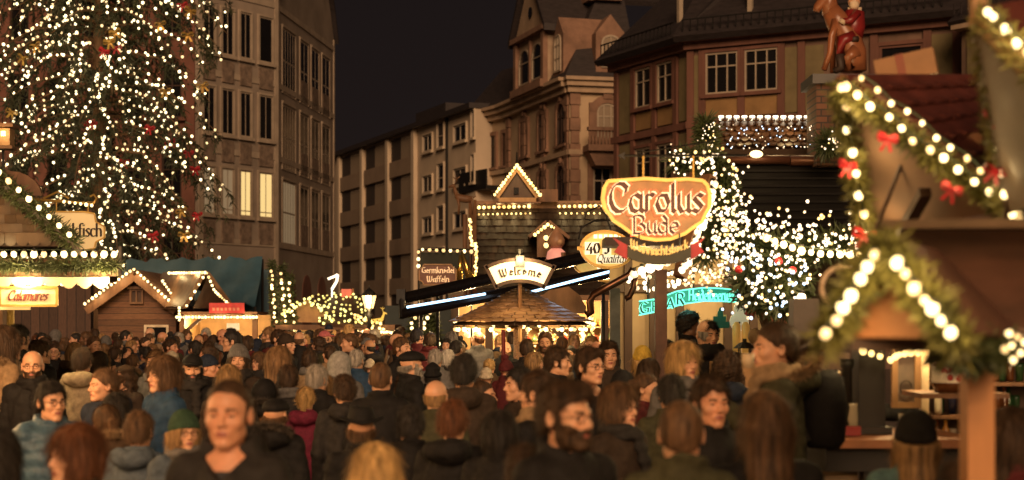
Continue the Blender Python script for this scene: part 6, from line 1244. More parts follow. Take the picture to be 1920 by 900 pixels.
for k, (px, py, nm, mt, pr_) in enumerate(((1592, 812, 'tall dark tap column', M_dark, [(.03, 0), (.028, .36), (.04, .38), (.04, .42)]), (1575, 812, 'slim steel tap column', mat('steel', (.5, .42, .34), .25, metal=.9, var=.1), [(.018, 0), (.016, .32), (.03, .33), (.03, .36)]), (1602, 812, 'clear glass jug', M_glassy, [(.03, 0), (.045, .08), (.035, .15), (.04, .17)]), (1700, 812, 'glass mug', M_glassy, [(.03, 0), (.034, .11)]), (1716, 812, 'amber tea light jar', BM[3], [(.03, 0), (.033, .07)]))):
    x = P(px, 0, D).x; tag(MB().lathe((x, D + .05, zt), pr_, 14).build(nm.replace(' ', '_'), mt, smooth=True), nm + ' standing on the copper edged counter', nm.split()[-1])
tag(MB().box((P(1582, 0, D).x, D - .15, zt + .028), (.11, .09, .05)).build('red_tin', mat('red_tin', (.3, .03, .03), .4)), 'small red tin on the copper edged counter', 'tin')
for k, (z, w_) in enumerate(((1.80, .10), (1.88, .09), (1.96, .08))): tag(MB().lathe((P(1552, 0, 10).x, 10, z), [(w_ * .5, 0), (w_ * .55, .03), (w_ * .5, .075)], 14).build('red_tin', mat('copper_red', (.33, .07, .04), .3, metal=.3), smooth=True), f'{("lowest", "middle", "topmost")[k]} of three stacked copper red tins behind the reaching arm', 'tin')
tag(MB().span((P(1530, 0, 10).x, 9.8, 1.70), (P(1580, 0, 10).x, 10.2, 1.798)).build('tin_shelf', M_wood_dark), 'dark shelf carrying three stacked copper red tins', 'shelf')
lamp((P(1640, 0, 8).x, 8.2, 2.15), 14, .08, parent=br)  # unseen lamp added for a warm spot on the bar
m = MB(); m.span((P(1860, 0, 10).x, 10.2, 1.0), (P(1990, 0, 10).x, 10.3, 2.3)); dw = m.build('dark_window', M_glass); tag(dw, 'dark reflecting stall window at the right edge behind the orange post', 'window')
# ================================================================== PEOPLE: one smooth body each, grown from rounded distance fields
def v3(*a): return np.array(a, dtype=np.float32)
def smin(a, b, k): h = np.clip(.5 + .5 * (b - a) / k, 0, 1); return b + (a - b) * h - k * h * (1 - h)
def smax(a, b, k): return -smin(-a, -b, k)
def ell(p, c, r): q = (p - v3(*c)) / v3(*r); k0 = np.sqrt((q * q).sum(-1)); q2 = (p - v3(*c)) / (v3(*r) ** 2); k1 = np.sqrt((q2 * q2).sum(-1)) + 1e-6; return k0 * (k0 - 1) / k1
def cap(p, a, b, r0, r1):
    a, b = v3(*a), v3(*b); d = b - a; t = np.clip(((p - a) @ d) / max(float(d @ d), 1e-9), 0, 1); return np.linalg.norm(p - a - t[..., None] * d, axis=-1) - (r0 + (r1 - r0) * t)
def pnoise(p, f, seed=0):
    r_ = np.random.default_rng(seed); o = np.zeros(p.shape[:-1], np.float32)
    for k in range(5):
        w = r_.normal(0, 1, 3).astype(np.float32) * v3(*f); o += np.sin(p @ w + r_.uniform(0, 6.28)) / 5 * 1.6
    return o
def surfnet(fn, lo, hi, h):
    lo, hi = np.array(lo, np.float32), np.array(hi, np.float32); n = np.ceil((hi - lo) / h).astype(int) + 1
    g = np.stack(np.meshgrid(*[lo[i] + h * np.arange(n[i], dtype=np.float32) for i in range(3)], indexing='ij'), -1)
    V = fn(g.reshape(-1, 3)).reshape(n).astype(np.float32); s = V < 0
    c = [s[i:n[0] - 1 + i, j:n[1] - 1 + j, k:n[2] - 1 + k] for i in (0, 1) for j in (0, 1) for k in (0, 1)]
    cnt = sum(x.astype(np.int8) for x in c); act = (cnt > 0) & (cnt < 8); idx = -np.ones(act.shape, np.int64); idx[act] = np.arange(act.sum()); A = np.argwhere(act)
    sm = np.zeros((len(A), 3), np.float32); ct = np.zeros(len(A), np.float32); cs = [(i, j, k) for i in (0, 1) for j in (0, 1) for k in (0, 1)]
    for i in range(8):
        for j in range(i + 1, 8):
            d = [b - a for a, b in zip(cs[i], cs[j])]
            if sum(map(abs, d)) != 1: continue
            va = V[tuple((A + cs[i]).T)]; vb = V[tuple((A + cs[j]).T)]; cr_ = (va < 0) != (vb < 0); t = np.where(cr_, va / np.where(cr_, va - vb, 1), 0)
            sm += np.where(cr_[:, None], np.array(cs[i], np.float32) + t[:, None] * np.array(d, np.float32), 0); ct += cr_
    vs = lo + h * (A + sm / ct[:, None]); fs = []
    for ax in range(3):
        sl0 = [slice(None)] * 3; sl1 = [slice(None)] * 3; sl0[ax] = slice(0, n[ax] - 1); sl1[ax] = slice(1, n[ax])
        E_ = s[tuple(sl0)] != s[tuple(sl1)]; e = np.argwhere(E_); u, w = (ax + 1) % 3, (ax + 2) % 3
        ok = (e[:, u] > 0) & (e[:, w] > 0) & (e[:, u] < n[u] - 1) & (e[:, w] < n[w] - 1); e = e[ok]
        def at(du, dw): q = e.copy(); q[:, u] += du; q[:, w] += dw; return idx[tuple(q.T)]
        q = np.stack([at(-1, -1), at(0, -1), at(0, 0), at(-1, 0)], 1); ins = s[tuple(e.T)]; q[~ins] = q[~ins][:, ::-1]; fs.append(q)
    return vs, np.concatenate(fs)
def to_mesh(name, parts, smooth=True):
    """parts: list of (verts, faces, material indices)"""
    V = np.concatenate([p[0] for p in parts]); off = 0; fl = []; mi = []
    for v, f, m_ in parts: fl.append(f + off); off += len(v); mi.append(np.full(len(f), m_) if np.isscalar(m_) else m_)
    Fc = np.concatenate(fl); M_ = np.concatenate(mi); me = bpy.data.meshes.new(name)
    me.vertices.add(len(V)); me.vertices.foreach_set('co', V.astype(np.float32).ravel()); me.loops.add(Fc.size); me.loops.foreach_set('vertex_index', Fc.ravel().astype(np.int32))
    me.polygons.add(len(Fc)); me.polygons.foreach_set('loop_start', np.arange(0, Fc.size, 4, dtype=np.int32)); me.polygons.foreach_set('loop_total', np.full(len(Fc), 4, np.int32))
    me.polygons.foreach_set('material_index', M_.astype(np.int32)); me.polygons.foreach_set('use_smooth', np.ones(len(Fc), bool)); me.update(calc_edges=True); return me

# ---- heads (origin between the ears, face towards -y)
def head_fn(sex='m', jaw=1.0, nose=1.0, wide=1.0, smile=0.0, age=0.0):
    f = 0.93 if sex == 'f' else 1.0; jw = (.043 if sex == 'm' else .036) * jaw
    def fn(p):
        p = p / v3(wide, 1, 1); x = np.abs(p[:, 0]); q = np.stack([x, p[:, 1], p[:, 2]], 1)
        d = ell(p, (0, .012, .036), (.076, .096, .086)); d = smin(d, ell(p, (0, -.028, -.028), (.062, .066, .084)), .03)
        d = smin(d, cap(q, (jw, -.005, -.066), (.012, -.074, -.102), .020, .016), .03); d = smin(d, ell(p, (0, -.082, -.098), (.018, .015, .016)), .014)
        d = smin(d, ell(q, (.043, -.062, -.024), (.022, .020, .020)), .02)                       # cheekbones
        d = smin(d, cap(q, (.012, -.088, .020), (.046, -.072, .019), .012, .010), .012)           # brow
        d = smax(d, -ell(q, (.031, -.101, .000), (.019, .017, .0125)), .012)                      # sockets
        d = smin(d, ell(q, (.031, -.0745, .001), (.0135, .0135, .0125)), .002)                    # eyeballs
        d = smin(d, cap(q, (.019, -.088, .0085), (.043, -.083, .0075), .0040, .0035), .005); d = smin(d, cap(q, (.020, -.086, -.0085), (.042, -.082, -.0075), .0034, .003), .005)
        d = smin(d, cap(p, (0, -.084, .014), (0, -.110 - .006 * (nose - 1), -.028), .0075, .0115 * nose), .010); d = smin(d, ell(q, (.0125 * nose, -.098, -.034), (.0085, .010, .008)), .007)
        d = smin(d, ell(p, (0, -.083, -.062), (.030, .016, .020)), .014)
        cz = -.0605 + smile * .012 * (x / .025) ** 2
        qs = np.stack([x, p[:, 1], p[:, 2] - smile * .35 * np.clip(x, 0, .03) ** 1.2 * 2], 1)
        d = smin(d, cap(qs, (0, -.0965, -.0575), (.022 * f + .003 * smile, -.086, -.0605), .0050, .0030), .004); d = smin(d, cap(qs, (0, -.0955, -.0685), (.019 * f, -.086, -.066), .0060, .0030), .004)
        d = smax(d, -cap(qs, (0, -.1035, -.0628), (.020, -.0925, -.0632), .0018, .0014), .003)
        if smile > .4 or age > 0: d = smax(d, -cap(q, (.024, -.092, -.034), (.034, -.080, -.058), .0022, .0018), .008)
        e = ell(q, (.0785, .012, -.004), (.011, .020, .033)); e = smax(e, -ell(q, (.089, .006, -.002), (.008, .012, .020)), .006); d = smin(d, e, .006)
        d = smin(d, cap(p, (0, .020, -.075), (0, .036, -.21), .050 * f * (1 if sex == 'm' else .94), .056 * f), .025)
        return d
    return fn
def head_mesh(h, sex='m', **k):
    fn = head_fn(sex, **k); vs, fs = surfnet(fn, (-.105, -.135, -.215), (.105, .125, .135), h)
    w = k.get('wide', 1.0); c = vs[fs].mean(1) / v3(w, 1, 1); x = np.abs(c[:, 0]); mi = np.zeros(len(fs), int)
    ed = np.sqrt((x - .031) ** 2 + (c[:, 2] - .001) ** 2); eye = (np.linalg.norm(np.stack([x, c[:, 1], c[:, 2]], 1) - v3(.031, -.0745, .001), axis=1) < .0150) & (ed < .0125) & (np.abs(c[:, 2] - .0005) < .0055)
    mi[eye] = 1; mi[eye & (ed < .0078)] = 2
    mi[(x < .024) & (c[:, 1] < -.086) & (c[:, 2] < -.054 + (0)) & (c[:, 2] > -.0745) & ((np.abs(c[:, 2] + .0635) < .0105 * (1 - (x / .027) ** 2)))] = 3
    mi[(x > .014) & (x < .049) & (np.abs(c[:, 2] - (.0215 - .12 * np.clip(x - .034, 0, 1) + .05 * np.clip(x - .016, 0, .02))) < (.0052 if sex == 'm' else .0036)) & (c[:, 1] < -.064)] = 4
    return vs, fs, mi
# ---- hair, hats, beards (head space)
def strands(d, p, amp, f, seed): return d - amp * pnoise(p, f, seed)
def hair_fn(style, seed=1):
    sk = lambda p, e, up=0: smin(ell(p, (0, .012, .036), (.076 + e, .096 + e, .086 + e + up)), ell(p, (0, .03, -.01), (.068 + e, .076 + e, .085 + e)), .03)
    def fn(p):
        x = np.abs(p[:, 0]); y, z = p[:, 1], p[:, 2]; ex = np.maximum
        front = -(z + .80 * y - (.030 if style == 'receding' else .006) + .22 * np.clip(x - .05, 0, 1) + (.011 if style in ('short', 'quiff') else .004) * pnoise(p, (60, 10, 10), seed + 9)) * .78                        # keep above the hairline plane
        if style in ('short', 'quiff', 'crop', 'thin', 'receding'):
            e = {'short': .012, 'quiff': .014, 'crop': .005, 'thin': .004, 'receding': .006}[style]
            d = sk(p, e, .006 if style in ('short', 'quiff') else 0)
            if style == 'quiff': d = smin(d, ell(p, (.012, -.055, .098), (.050, .042, .032)), .03)
            d = smax(d, front, .012); d = smax(d, -(z + .062 + .0 * y), .01)
            d = smin(d, smax(sk(p, e * .6), np.maximum(np.abs(y + .012) - .016, np.abs(z - .002) - .036), .004), .008)      # sideburns
            d = smax(d, -ell(np.stack([x, y, z], 1), (.084, .012, -.006), (.022, .021, .032)), .008)
            d = strands(d, p, .0028 if style not in ('crop', 'thin', 'receding') else .001, (150, 60, 60), seed)
            if style in ('short', 'quiff'): d -= .003 * pnoise(p, (45, 45, 45), seed + 3)
        elif style in ('bald_ring',):
            d = sk(p, .006); d = smax(d, front, .01); d = ex(d, z - .028 + .1 * y); d = smax(d, -(z + .062), .01); d = smax(d, -ell(np.stack([x, y, z], 1), (.084, .012, -.006), (.022, .021, .032)), .008); d = strands(d, p, .002, (140, 60, 60), seed)
        else:
            e = .022; d = sk(p, e, .004)
            face = ell(p, (.008, -.125, -.018), (.062, .082, .088))
            if style == 'fringe': face = ell(p, (.0, -.125, -.038), (.066, .078, .085))
            if style in ('bob', 'fringe'): d = smin(d, ell(p, (0, .015, -.03), (.102, .098, .098)), .03); d = ex(d, -(z + .125 + .02 * np.sin(x * 60)))
            elif style in ('long', 'wavy'):
                d = smin(d, ell(p, (0, .018, -.02), (.098, .098, .10)), .03); b = cap(p * v3(.62, 1, 1), (0, .062, -.02), (0, .105, -.33), .060, .050); d = smin(d, b, .04)
                s_ = cap(np.stack([x, y, z], 1), (.078, -.005, -.06), (.085, -.045, -.25), .030, .022); d = smin(d, s_, .03)
            elif style in ('curly',):
                d = smin(d, ell(p, (0, .02, .02), (.112, .112, .105)), .02); d = smin(d, ell(np.stack([x, y, z], 1), (.085, .0, -.07), (.045, .05, .06)), .03); d -= .012 * pnoise(p, (62, 62, 62), seed) + .007 * pnoise(p, (120, 120, 120), seed + 1)
            elif style in ('afro',): d = smin(d, ell(p, (0, .015, .05), (.098, .112, .098)), .02); d = smax(d, front, .012); d -= .007 * pnoise(p, (90, 90, 90), seed)
            elif style in ('bun', 'ponytail'):
                d = sk(p, .011); d = smax(d, front, .012); d = smax(d, -ell(np.stack([x, y, z], 1), (.084, .012, -.006), (.020, .019, .030)), .008)
                d = smin(d, ell(p, (0, .125, .045), (.038, .036, .036)), .015) if style == 'bun' else smin(smin(d, ell(p, (0, .11, .02), (.028, .03, .03)), .02), cap(p, (0, .125, .02), (0, .14, -.17), .030, .016), .02)
            if style not in ('bun', 'ponytail', 'afro'): d = smax(d, -face, .012)
            d = strands(d, p, .0045 if style in ('long', 'bob', 'fringe') else .003, (130, 120, 14) if style != 'wavy' else (90, 90, 30), seed)
            if style == 'wavy': d -= .006 * np.sin(z * 75 + 9 * p[:, 0] + pnoise(p, (30, 30, 10), seed) * 2)
        inner = ell(p, (0, .012, .036), (.070, .090, .080)); return d if style in ('long', 'wavy', 'bob', 'fringe', 'curly') else ex(d, -inner)
    return fn
HB = {'long': ((-.14, -.10, -.40), (.14, .18, .16)), 'wavy': ((-.14, -.10, -.40), (.14, .18, .16)), 'ponytail': ((-.12, -.12, -.21), (.12, .19, .16)), 'bun': ((-.12, -.12, -.1), (.12, .18, .16))}
def hat_fn(style, seed=2):
    def fn(p):
        x = np.abs(p[:, 0]); y, z = p[:, 1], p[:, 2]
        if style in ('beanie', 'pom_beanie', 'slouch'):
            d = ell(p, (0, .016, .040), (.092, .110, .108 if style != 'slouch' else .135)); lim = -(z - .020 + .24 * y); d = smax(d, lim, .012)
            rim = np.abs(z - .030 + .24 * y) - .020; cuff = smax(ell(p, (0, .014, .036), (.099, .117, .112)), rim, .008); d = smin(d, cuff, .006)
            th = np.arctan2(p[:, 0], y - .015); d -= .0022 * np.sin(th * 34); d -= .002 * pnoise(p, (40, 40, 60), seed)
            if style == 'pom_beanie': d = smin(d, ell(p, (0, .03, .175), (.045, .045, .042)) - .007 * pnoise(p, (120, 120, 120), seed), .008)
            if style == 'slouch': d -= .006 * np.sin(z * 70)
            d = np.maximum(d, -ell(p, (0, .012, .03), (.078, .098, .088)))
        elif style == 'cap':
            d = smax(ell(p, (0, .014, .040), (.090, .108, .096)), -(z - .034 + .10 * y), .008); b = smax(ell(p, (0, -.105, .042), (.078, .085, .016)), (y + .05), .01); d = smin(d, b, .008); d = smin(d, ell(p, (0, .014, .137), (.01, .01, .006)), .004)
            d = np.maximum(d, -ell(p, (0, .012, .032), (.080, .100, .086)))
        elif style == 'flat_cap':
            d = smax(ell(p, (0, -.005, .062), (.100, .128, .068)), -(z - .040 + .12 * y), .014); d = smin(d, smax(ell(p, (0, -.10, .045), (.070, .06, .012)), y + .06, .01), .01); d -= .002 * pnoise(p, (50, 50, 50), seed)
        elif style == 'fedora':
            d = smax(cap(p * v3(1, .85, 1), (0, .01, .05), (0, .01, .125), .098, .078), -(z - .045), .01); d = smax(d, z - .150, .02); d = smax(d, -ell(p, (0, .01, .165), (.022, .09, .03)), .02)
            br = np.maximum(np.sqrt(p[:, 0] ** 2 + (.86 * (y - .01)) ** 2) - .150, np.abs(z - .048 - 1.4 * p[:, 0] ** 2 * 1.1) - .006); d = smin(d, br, .012)
        elif style == 'hood':
            d = ell(p, (0, .022, .015), (.118, .135, .142)); d = smin(d, ell(p, (0, .05, -.12), (.125, .115, .10)), .05); d = smax(d, -ell(p, (0, -.145, -.01), (.078, .12, .108)), .02); d -= .004 * pnoise(p, (28, 28, 28), seed); d = np.maximum(d, -ell(p, (0, .015, .015), (.104, .12, .128)))
        return d
    return fn
def beard_fn(full=True):
    def fn(p):
        q = np.stack([np.abs(p[:, 0]), p[:, 1], p[:, 2]], 1); d = head_fn('m')(p) - (.007 if full else .003); reg = np.maximum(p[:, 2] + .042 + .55 * np.clip(q[:, 0] - .03, 0, .04) * -1, -(p[:, 2] + .125)); reg = np.maximum(reg, p[:, 1] + .002)
        d = smax(d, reg, .010); d = np.maximum(d, -(ell(p, (0, -.105, -.063), (.024, .02, .0075)))); d = np.maximum(d, -(np.maximum(np.abs(q[:, 0]) - .012, np.abs(p[:, 2] + .045) - .006) - 0) if False else d); return d - .0018 * pnoise(p, (160, 160, 80), 5)
    return fn
# ---- bodies and coats (person space, 1.75 m tall, facing -y)
SH, EL0, WR0 = (.166, .005, 1.425), (.222, .035, 1.14), (.212, -.06, .90)
POSE = {'down': ((SH, EL0, WR0), (SH, EL0, WR0)), 'front': (((.166, .005, 1.425), (.235, .03, 1.15), (.09, -.25, 1.20)),) * 2, 'high': (((.166, 0, 1.425), (.235, -.10, 1.18), (.07, -.30, 1.36)),) * 2,
        'phone': (((.166, 0, 1.425), (.24, -.12, 1.22), (.06, -.28, 1.60)), (SH, EL0, WR0)), 'point': (((.166, 0, 1.425), (.46, -.05, 1.40), (.74, -.10, 1.50)), (SH, EL0, WR0)), 'reach': (((.166, 0, 1.425), (.46, -.12, 1.36), (.70, -.26, 1.36)), (SH, EL0, WR0))}
def sides(pose): r, l = POSE[pose]; return r, tuple((-a, b, c) for a, b, c in l)
def body_fn(pose, fat=1.0):
    R_, L_ = sides(pose)
    def fn(p):
        q = np.stack([np.abs(p[:, 0]), p[:, 1], p[:, 2]], 1)
        d = ell(p, (0, .005, 1.27), (.160 * fat, .105 * fat, .21)); d = smin(d, ell(p, (0, .0, 1.05), (.145 * fat, .105 * fat, .17)), .06); d = smin(d, ell(p, (0, .01, .93), (.16 * fat, .115 * fat, .12)), .06)
        d = smin(d, cap(q, (.0, .015, 1.46), (.155, .008, 1.42), .052, .048), .05); d = smin(d, cap(p, (0, .03, 1.42), (0, .018, 1.54), .060, .054), .03)
        for s, e, w in (R_, L_): d = smin(d, cap(p, s, e, .050, .040), .03); d = smin(d, cap(p, e, w, .040, .026), .015)
        d = smin(d, cap(q, (.09, .01, .92), (.105, -.005, .50), .085, .055), .04); d = smin(d, cap(q, (.105, -.005, .5), (.11, .03, .09), .056, .040), .02); d = smin(d, cap(q, (.11, .045, .045), (.125, -.13, .035), .045, .036), .02)
        return d
    return fn
def hand(w, e, side, h=.005):
    """palm, four unequal curled fingers, thumb from the side of the palm; w wrist, e elbow"""
    w, e = np.array(w, float), np.array(e, float); X = w - e; X /= np.linalg.norm(X); up = np.array((0, 0, 1.)) if abs(X[2]) < .8 else np.array((0, -1., 0)); Y = np.cross(up, X); Y /= np.linalg.norm(Y); Z = np.cross(X, Y); sg = side
    def fn(p):
        d = cap(p, (-.03, 0, 0), (.02, 0, 0), .024, .024); d = smin(d, ell(p, (.055, 0, .0), (.048, .040, .016)), .02)
        for k, (y0, L) in enumerate(((.030, .070), (.010, .080), (-.010, .075), (-.029, .058))):
            a = (.09, y0, 0); b = (.09 + L * .45, y0 * 1.08, -.012); c = (.09 + L * .62, y0 * 1.05, -.012 - L * .34); f_ = (.09 + L * .48, y0, -.012 - L * .60)
            d = smin(d, cap(p, a, b, .0095, .0088), .006); d = smin(d, cap(p, b, c, .0088, .008), .003); d = smin(d, cap(p, c, f_, .008, .0068), .003)
        d = smin(d, cap(p, (.025, .030 * 1, -.002), (.062, .058, -.014), .013, .010), .012); d = smin(d, cap(p, (.062, .058, -.014), (.088, .056, -.026), .010, .008), .004); return d
    vs, fs = surfnet(fn, (-.06, -.06, -.085), (.19, .09, .035), h); M_ = np.stack([X, Y * sg, Z]); vs = vs @ M_ + w
    if sg < 0: fs = fs[:, ::-1]
    return vs.astype(np.float32), fs
def coat_fn(pose, kind, fat=1.0, seed=0):
    R_, L_ = sides(pose)
    def fn(p):
        q = np.stack([np.abs(p[:, 0]), p[:, 1], p[:, 2]], 1); a = .022 if kind != 'puffer' else .036
        d = ell(p, (0, .008, 1.28), (.165 * fat + a, .115 * fat + a, .24)); d = smin(d, ell(p, (0, .005, 1.02), (.165 * fat + a * .8, .120 * fat + a * .8, .28)), .07)
        d = smin(d, cap(q, (.03, .02, 1.462), (.155, .010, 1.418), .056, .056 if kind != 'puffer' else .066), .05)
        for s, e, w in (R_, L_):
            r = (.060, .055, .045) if kind != 'puffer' else (.074, .067, .055); w2 = np.array(e) + (np.array(w) - np.array(e)) * .96; d = smin(d, cap(p, s, e, r[0], r[1]), .035); d = smin(d, cap(p, e, tuple(w2), r[1], r[2]), .02)
        col = np.maximum(np.abs(np.sqrt((p[:, 0] * 1.0) ** 2 + (p[:, 1] - .012) ** 2) - .082 - .15 * (p[:, 2] - 1.5)) - .013, np.abs(p[:, 2] - 1.495 - .18 * (p[:, 1])) - (.042 if kind != 'hooded' else .03)); d = smin(d, col, .02)
        if kind in ('hooded', 'fur'):
            hd = smax(ell(p, (0, .125, 1.475), (.150, .105, .085)), -ell(p, (0, .09, 1.535), (.095, .085, .075)), .03); d = smin(d, hd, .03)
        d = smax(d, -(p[:, 2] - (.72 if kind in ('coat', 'fur') else .86)), .02)
        if kind == 'puffer': d -= .011 * np.abs(np.sin(p[:, 2] * 38 + 1.5 * q[:, 0])) ** .7 - .004
        d -= .006 * pnoise(p, (16, 16, 13), seed) + .0045 * pnoise(p, (38, 38, 44), seed + 1) + .005 * np.abs(pnoise(p, (26, 20, 34), seed + 2))
        opening = np.maximum(np.maximum(np.abs(p[:, 0] + .004) - .0035 - .9 * np.clip(p[:, 2] - 1.40, 0, .2) * (1 if kind == 'open' else .0), p[:, 1] + .02), -(p[:, 2] - .6)); d = smax(d, -np.maximum(opening, -(p[:, 1] + .20)), .006)
        return d
    return fn
CACHE = {}
def cached(k, fn):
    if k not in CACHE: CACHE[k] = fn()
    return CACHE[k]
def body_mesh(pose, sex, var, turn, res, fat):
    def mk():
        hp = {('m', 0): dict(), ('m', 1): dict(jaw=1.12, nose=1.12, wide=1.03, age=1), ('m', 2): dict(nose=.95, wide=.97, smile=.8), ('f', 0): dict(nose=.85, wide=.97), ('f', 1): dict(nose=.9, smile=.9), ('f', 2): dict(nose=1.0, age=1, wide=1.02)}[(sex, var)]
        hv, hf, hm = cached(('head', sex, var, res), lambda: head_mesh(res, sex, **hp)); c, s = math.cos(turn), math.sin(turn); Mr = np.array(((c, s, 0), (-s, c, 0), (0, 0, 1)), np.float32)
        hv2 = hv @ Mr + v3(0, .0, HZ)
        bv, bf = cached(('bodyv', pose, fat), lambda: surfnet(body_fn(pose, fat), (-.9, -.45, -.02), (.9, .25, 1.56), .02)); z = bv[bf].mean(1)[:, 2]; bm = np.where(z < .10, 6, np.where(z < 1.0, 5, 5)); bm[z > 1.44] = 0
        parts = [(hv2, hf, hm), (bv, bf, bm)]
        for (sd, (s_, e, w)) in zip((1, -1), sides(pose)):
            v_, f_ = hand(w, e, sd, .006 if res < .006 else .009); parts.append((v_, f_, 0))
        return to_mesh('body', parts)
    return cached(('body', pose, sex, var, round(turn, 2), res, fat), mk)
HZ = 1.628
def hair_mesh(st, seed, res):
    """a shaped hair body plus many loose strands lying along its flow"""
    def mk():
        hatted = st.endswith('_h'); s0 = st[:-2] if hatted else st; f0 = hair_fn(s0, seed)
        fn = (lambda p: smax(f0(p), p[:, 2] - .012 + .24 * p[:, 1], .006)) if hatted else f0
        vs, fs = surfnet(fn, *HB.get(s0, ((-.14, -.15, -.17), (.14, .16, .17))), res)
        q = vs[fs]; c = q.mean(1); n = np.cross(q[:, 2] - q[:, 0], q[:, 3] - q[:, 1]); n /= np.linalg.norm(n, axis=1)[:, None] + 1e-9
        r_ = np.random.default_rng(seed * 7 + len(s0)); N = (5200 if res < .006 else 700); k = r_.integers(0, len(fs), N); c, n = c[k], n[k]
        out = ((c - v3(0, .012, .03)) * n).sum(1) > .02; c, n = c[out], n[out]; g = r_.normal(0, 1, (len(c), 3))
        if s0 in ('long', 'wavy', 'bob', 'fringe'): t = v3(0, 0, -1) + .22 * g + n * .05 + (c - v3(0, .03, .10)) * 6 * (c[:, 2:] > .06); L = .075; lift = .10
        elif s0 in ('curly', 'afro'): t = g; L = .020; lift = .8
        elif s0 in ('bun', 'ponytail'): t = v3(0, 1, .15) + .2 * g; L = .04; lift = .08
        else: t = (c - v3(.015, .035, .13)) * 9 + .45 * g + v3(.2, -.35, .1); L = {'crop': .008, 'thin': .008, 'receding': .009, 'bald_ring': .012, 'quiff': .030}.get(s0, .031); lift = .42
        t -= n * (t * n).sum(1)[:, None]; t /= np.linalg.norm(t, axis=1)[:, None] + 1e-9; d = t + n * lift * r_.uniform(.3, 1.5, (len(c), 1)); w = np.cross(d, n); w /= np.linalg.norm(w, axis=1)[:, None] + 1e-9
        wd = (.0013 if res < .006 else .0030); Ls = L * r_.uniform(.5, 1.3, (len(c), 1)); a = c - n * .002; b = a + d * Ls
        V = np.stack([a - w * wd, a + w * wd, b + w * wd * .25, b - w * wd * .25], 1).reshape(-1, 3); Fq = np.arange(len(V)).reshape(-1, 4)
        return to_mesh('hair', [(vs, fs, 0), (V, Fq, 0)])
    return cached(('hair', st, seed, res), mk)
def hat_mesh(st, res): return cached(('hat', st, res), lambda: to_mesh('hat', [(*surfnet(hat_fn(st), (-.17, -.21, -.24), (.17, .20, .23), res), 0)]))
def beard_mesh(full, res): return cached(('beard', full, res), lambda: to_mesh('beard', [(*surfnet(beard_fn(full), (-.1, -.14, -.14), (.1, .02, -.01), res), 0)]))
def coat_mesh(pose, kind, fat, seed, res): return cached(('coat', pose, kind, fat, seed, res), lambda: to_mesh('coat', [(*surfnet(coat_fn(pose, kind, fat, seed), (-.85, -.42, .68), (.85, .30, 1.60), res), 0)]))
def scarf_mesh(seed, res):
    def fn(p):
        r = np.sqrt(p[:, 0] ** 2 + (p[:, 1] - .012) ** 2); zc = 1.505 + .15 * (p[:, 1] - .012); d = np.sqrt((r - .088) ** 2 + ((p[:, 2] - zc) * .72) ** 2) - .036
        d = smin(d, cap(p * v3(.7, 1, 1), (.02, -.10, 1.48), (.03, -.175, 1.25), .030, .030), .02); th = np.arctan2(p[:, 0], p[:, 1]); return d - .007 * np.sin(p[:, 2] * 90 + th * 2 + seed) * .8 - .004 * pnoise(p, (50, 50, 50), seed)
    return cached(('scarf', seed, res), lambda: to_mesh('scarf', [(*surfnet(fn, (-.17, -.24, 1.2), (.17, .17, 1.60), res), 0)]))
def glasses_mesh():
    def mk():
        m = MB()
        for sg in (-1, 1):
            c = Vector((sg * .032, -.100, .0)); m.tube([c + Vector((.021 * math.cos(t), .003 * abs(math.cos(t)), .016 * math.sin(t))) for t in np.linspace(0, 6.283, 17)], .0019, 5, cap=False); m.tube([(sg * .053, -.097, .005), (sg * .078, -.05, .006), (sg * .082, .01, .004)], .0017, 5)
        m.tube([(-.011, -.101, .003), (0, -.104, .005), (.011, -.101, .003)], .0017, 5); o = m.build('glasses', M_ink); d = o.data; bpy.data.objects.remove(o); return d
    return cached('glasses', mk)
def fur_mesh(kind):
    def mk():
        m = MB(); rn = random.Random(8)
        if kind == 'collar':      # round the edge of a lowered hood
            ring = [Vector((.15 * math.sin(t), .115 - .095 * math.cos(t) * -1, 1.525 - .05 * math.cos(t) * -1 + .0)) for t in np.linspace(-2.6, 2.6, 90)]
        else: ring = [Vector((.095 * math.sin(t), -.085 - .02 * math.cos(t), HZ + .0 + .118 * math.cos(t))) for t in np.linspace(0, 6.283, 80)]
        for p in ring:
            for _ in range(34):
                d = Vector((rn.gauss(0, 1), rn.gauss(0, 1), rn.gauss(0, 1))).normalized(); a = p + d * rn.uniform(0, .014); b = a + (d + Vector((0, -.1, -.3))).normalized() * rn.uniform(.02, .05); s_ = d.cross(Vector((rn.gauss(0, 1), rn.gauss(0, 1), rn.gauss(0, 1)))).normalized() * .0035; m.poly([a - s_, a + s_, b])
        o = m.build('fur_trim', M_ink); d = o.data; bpy.data.objects.remove(o); return d
    return cached(('fur', kind), mk)
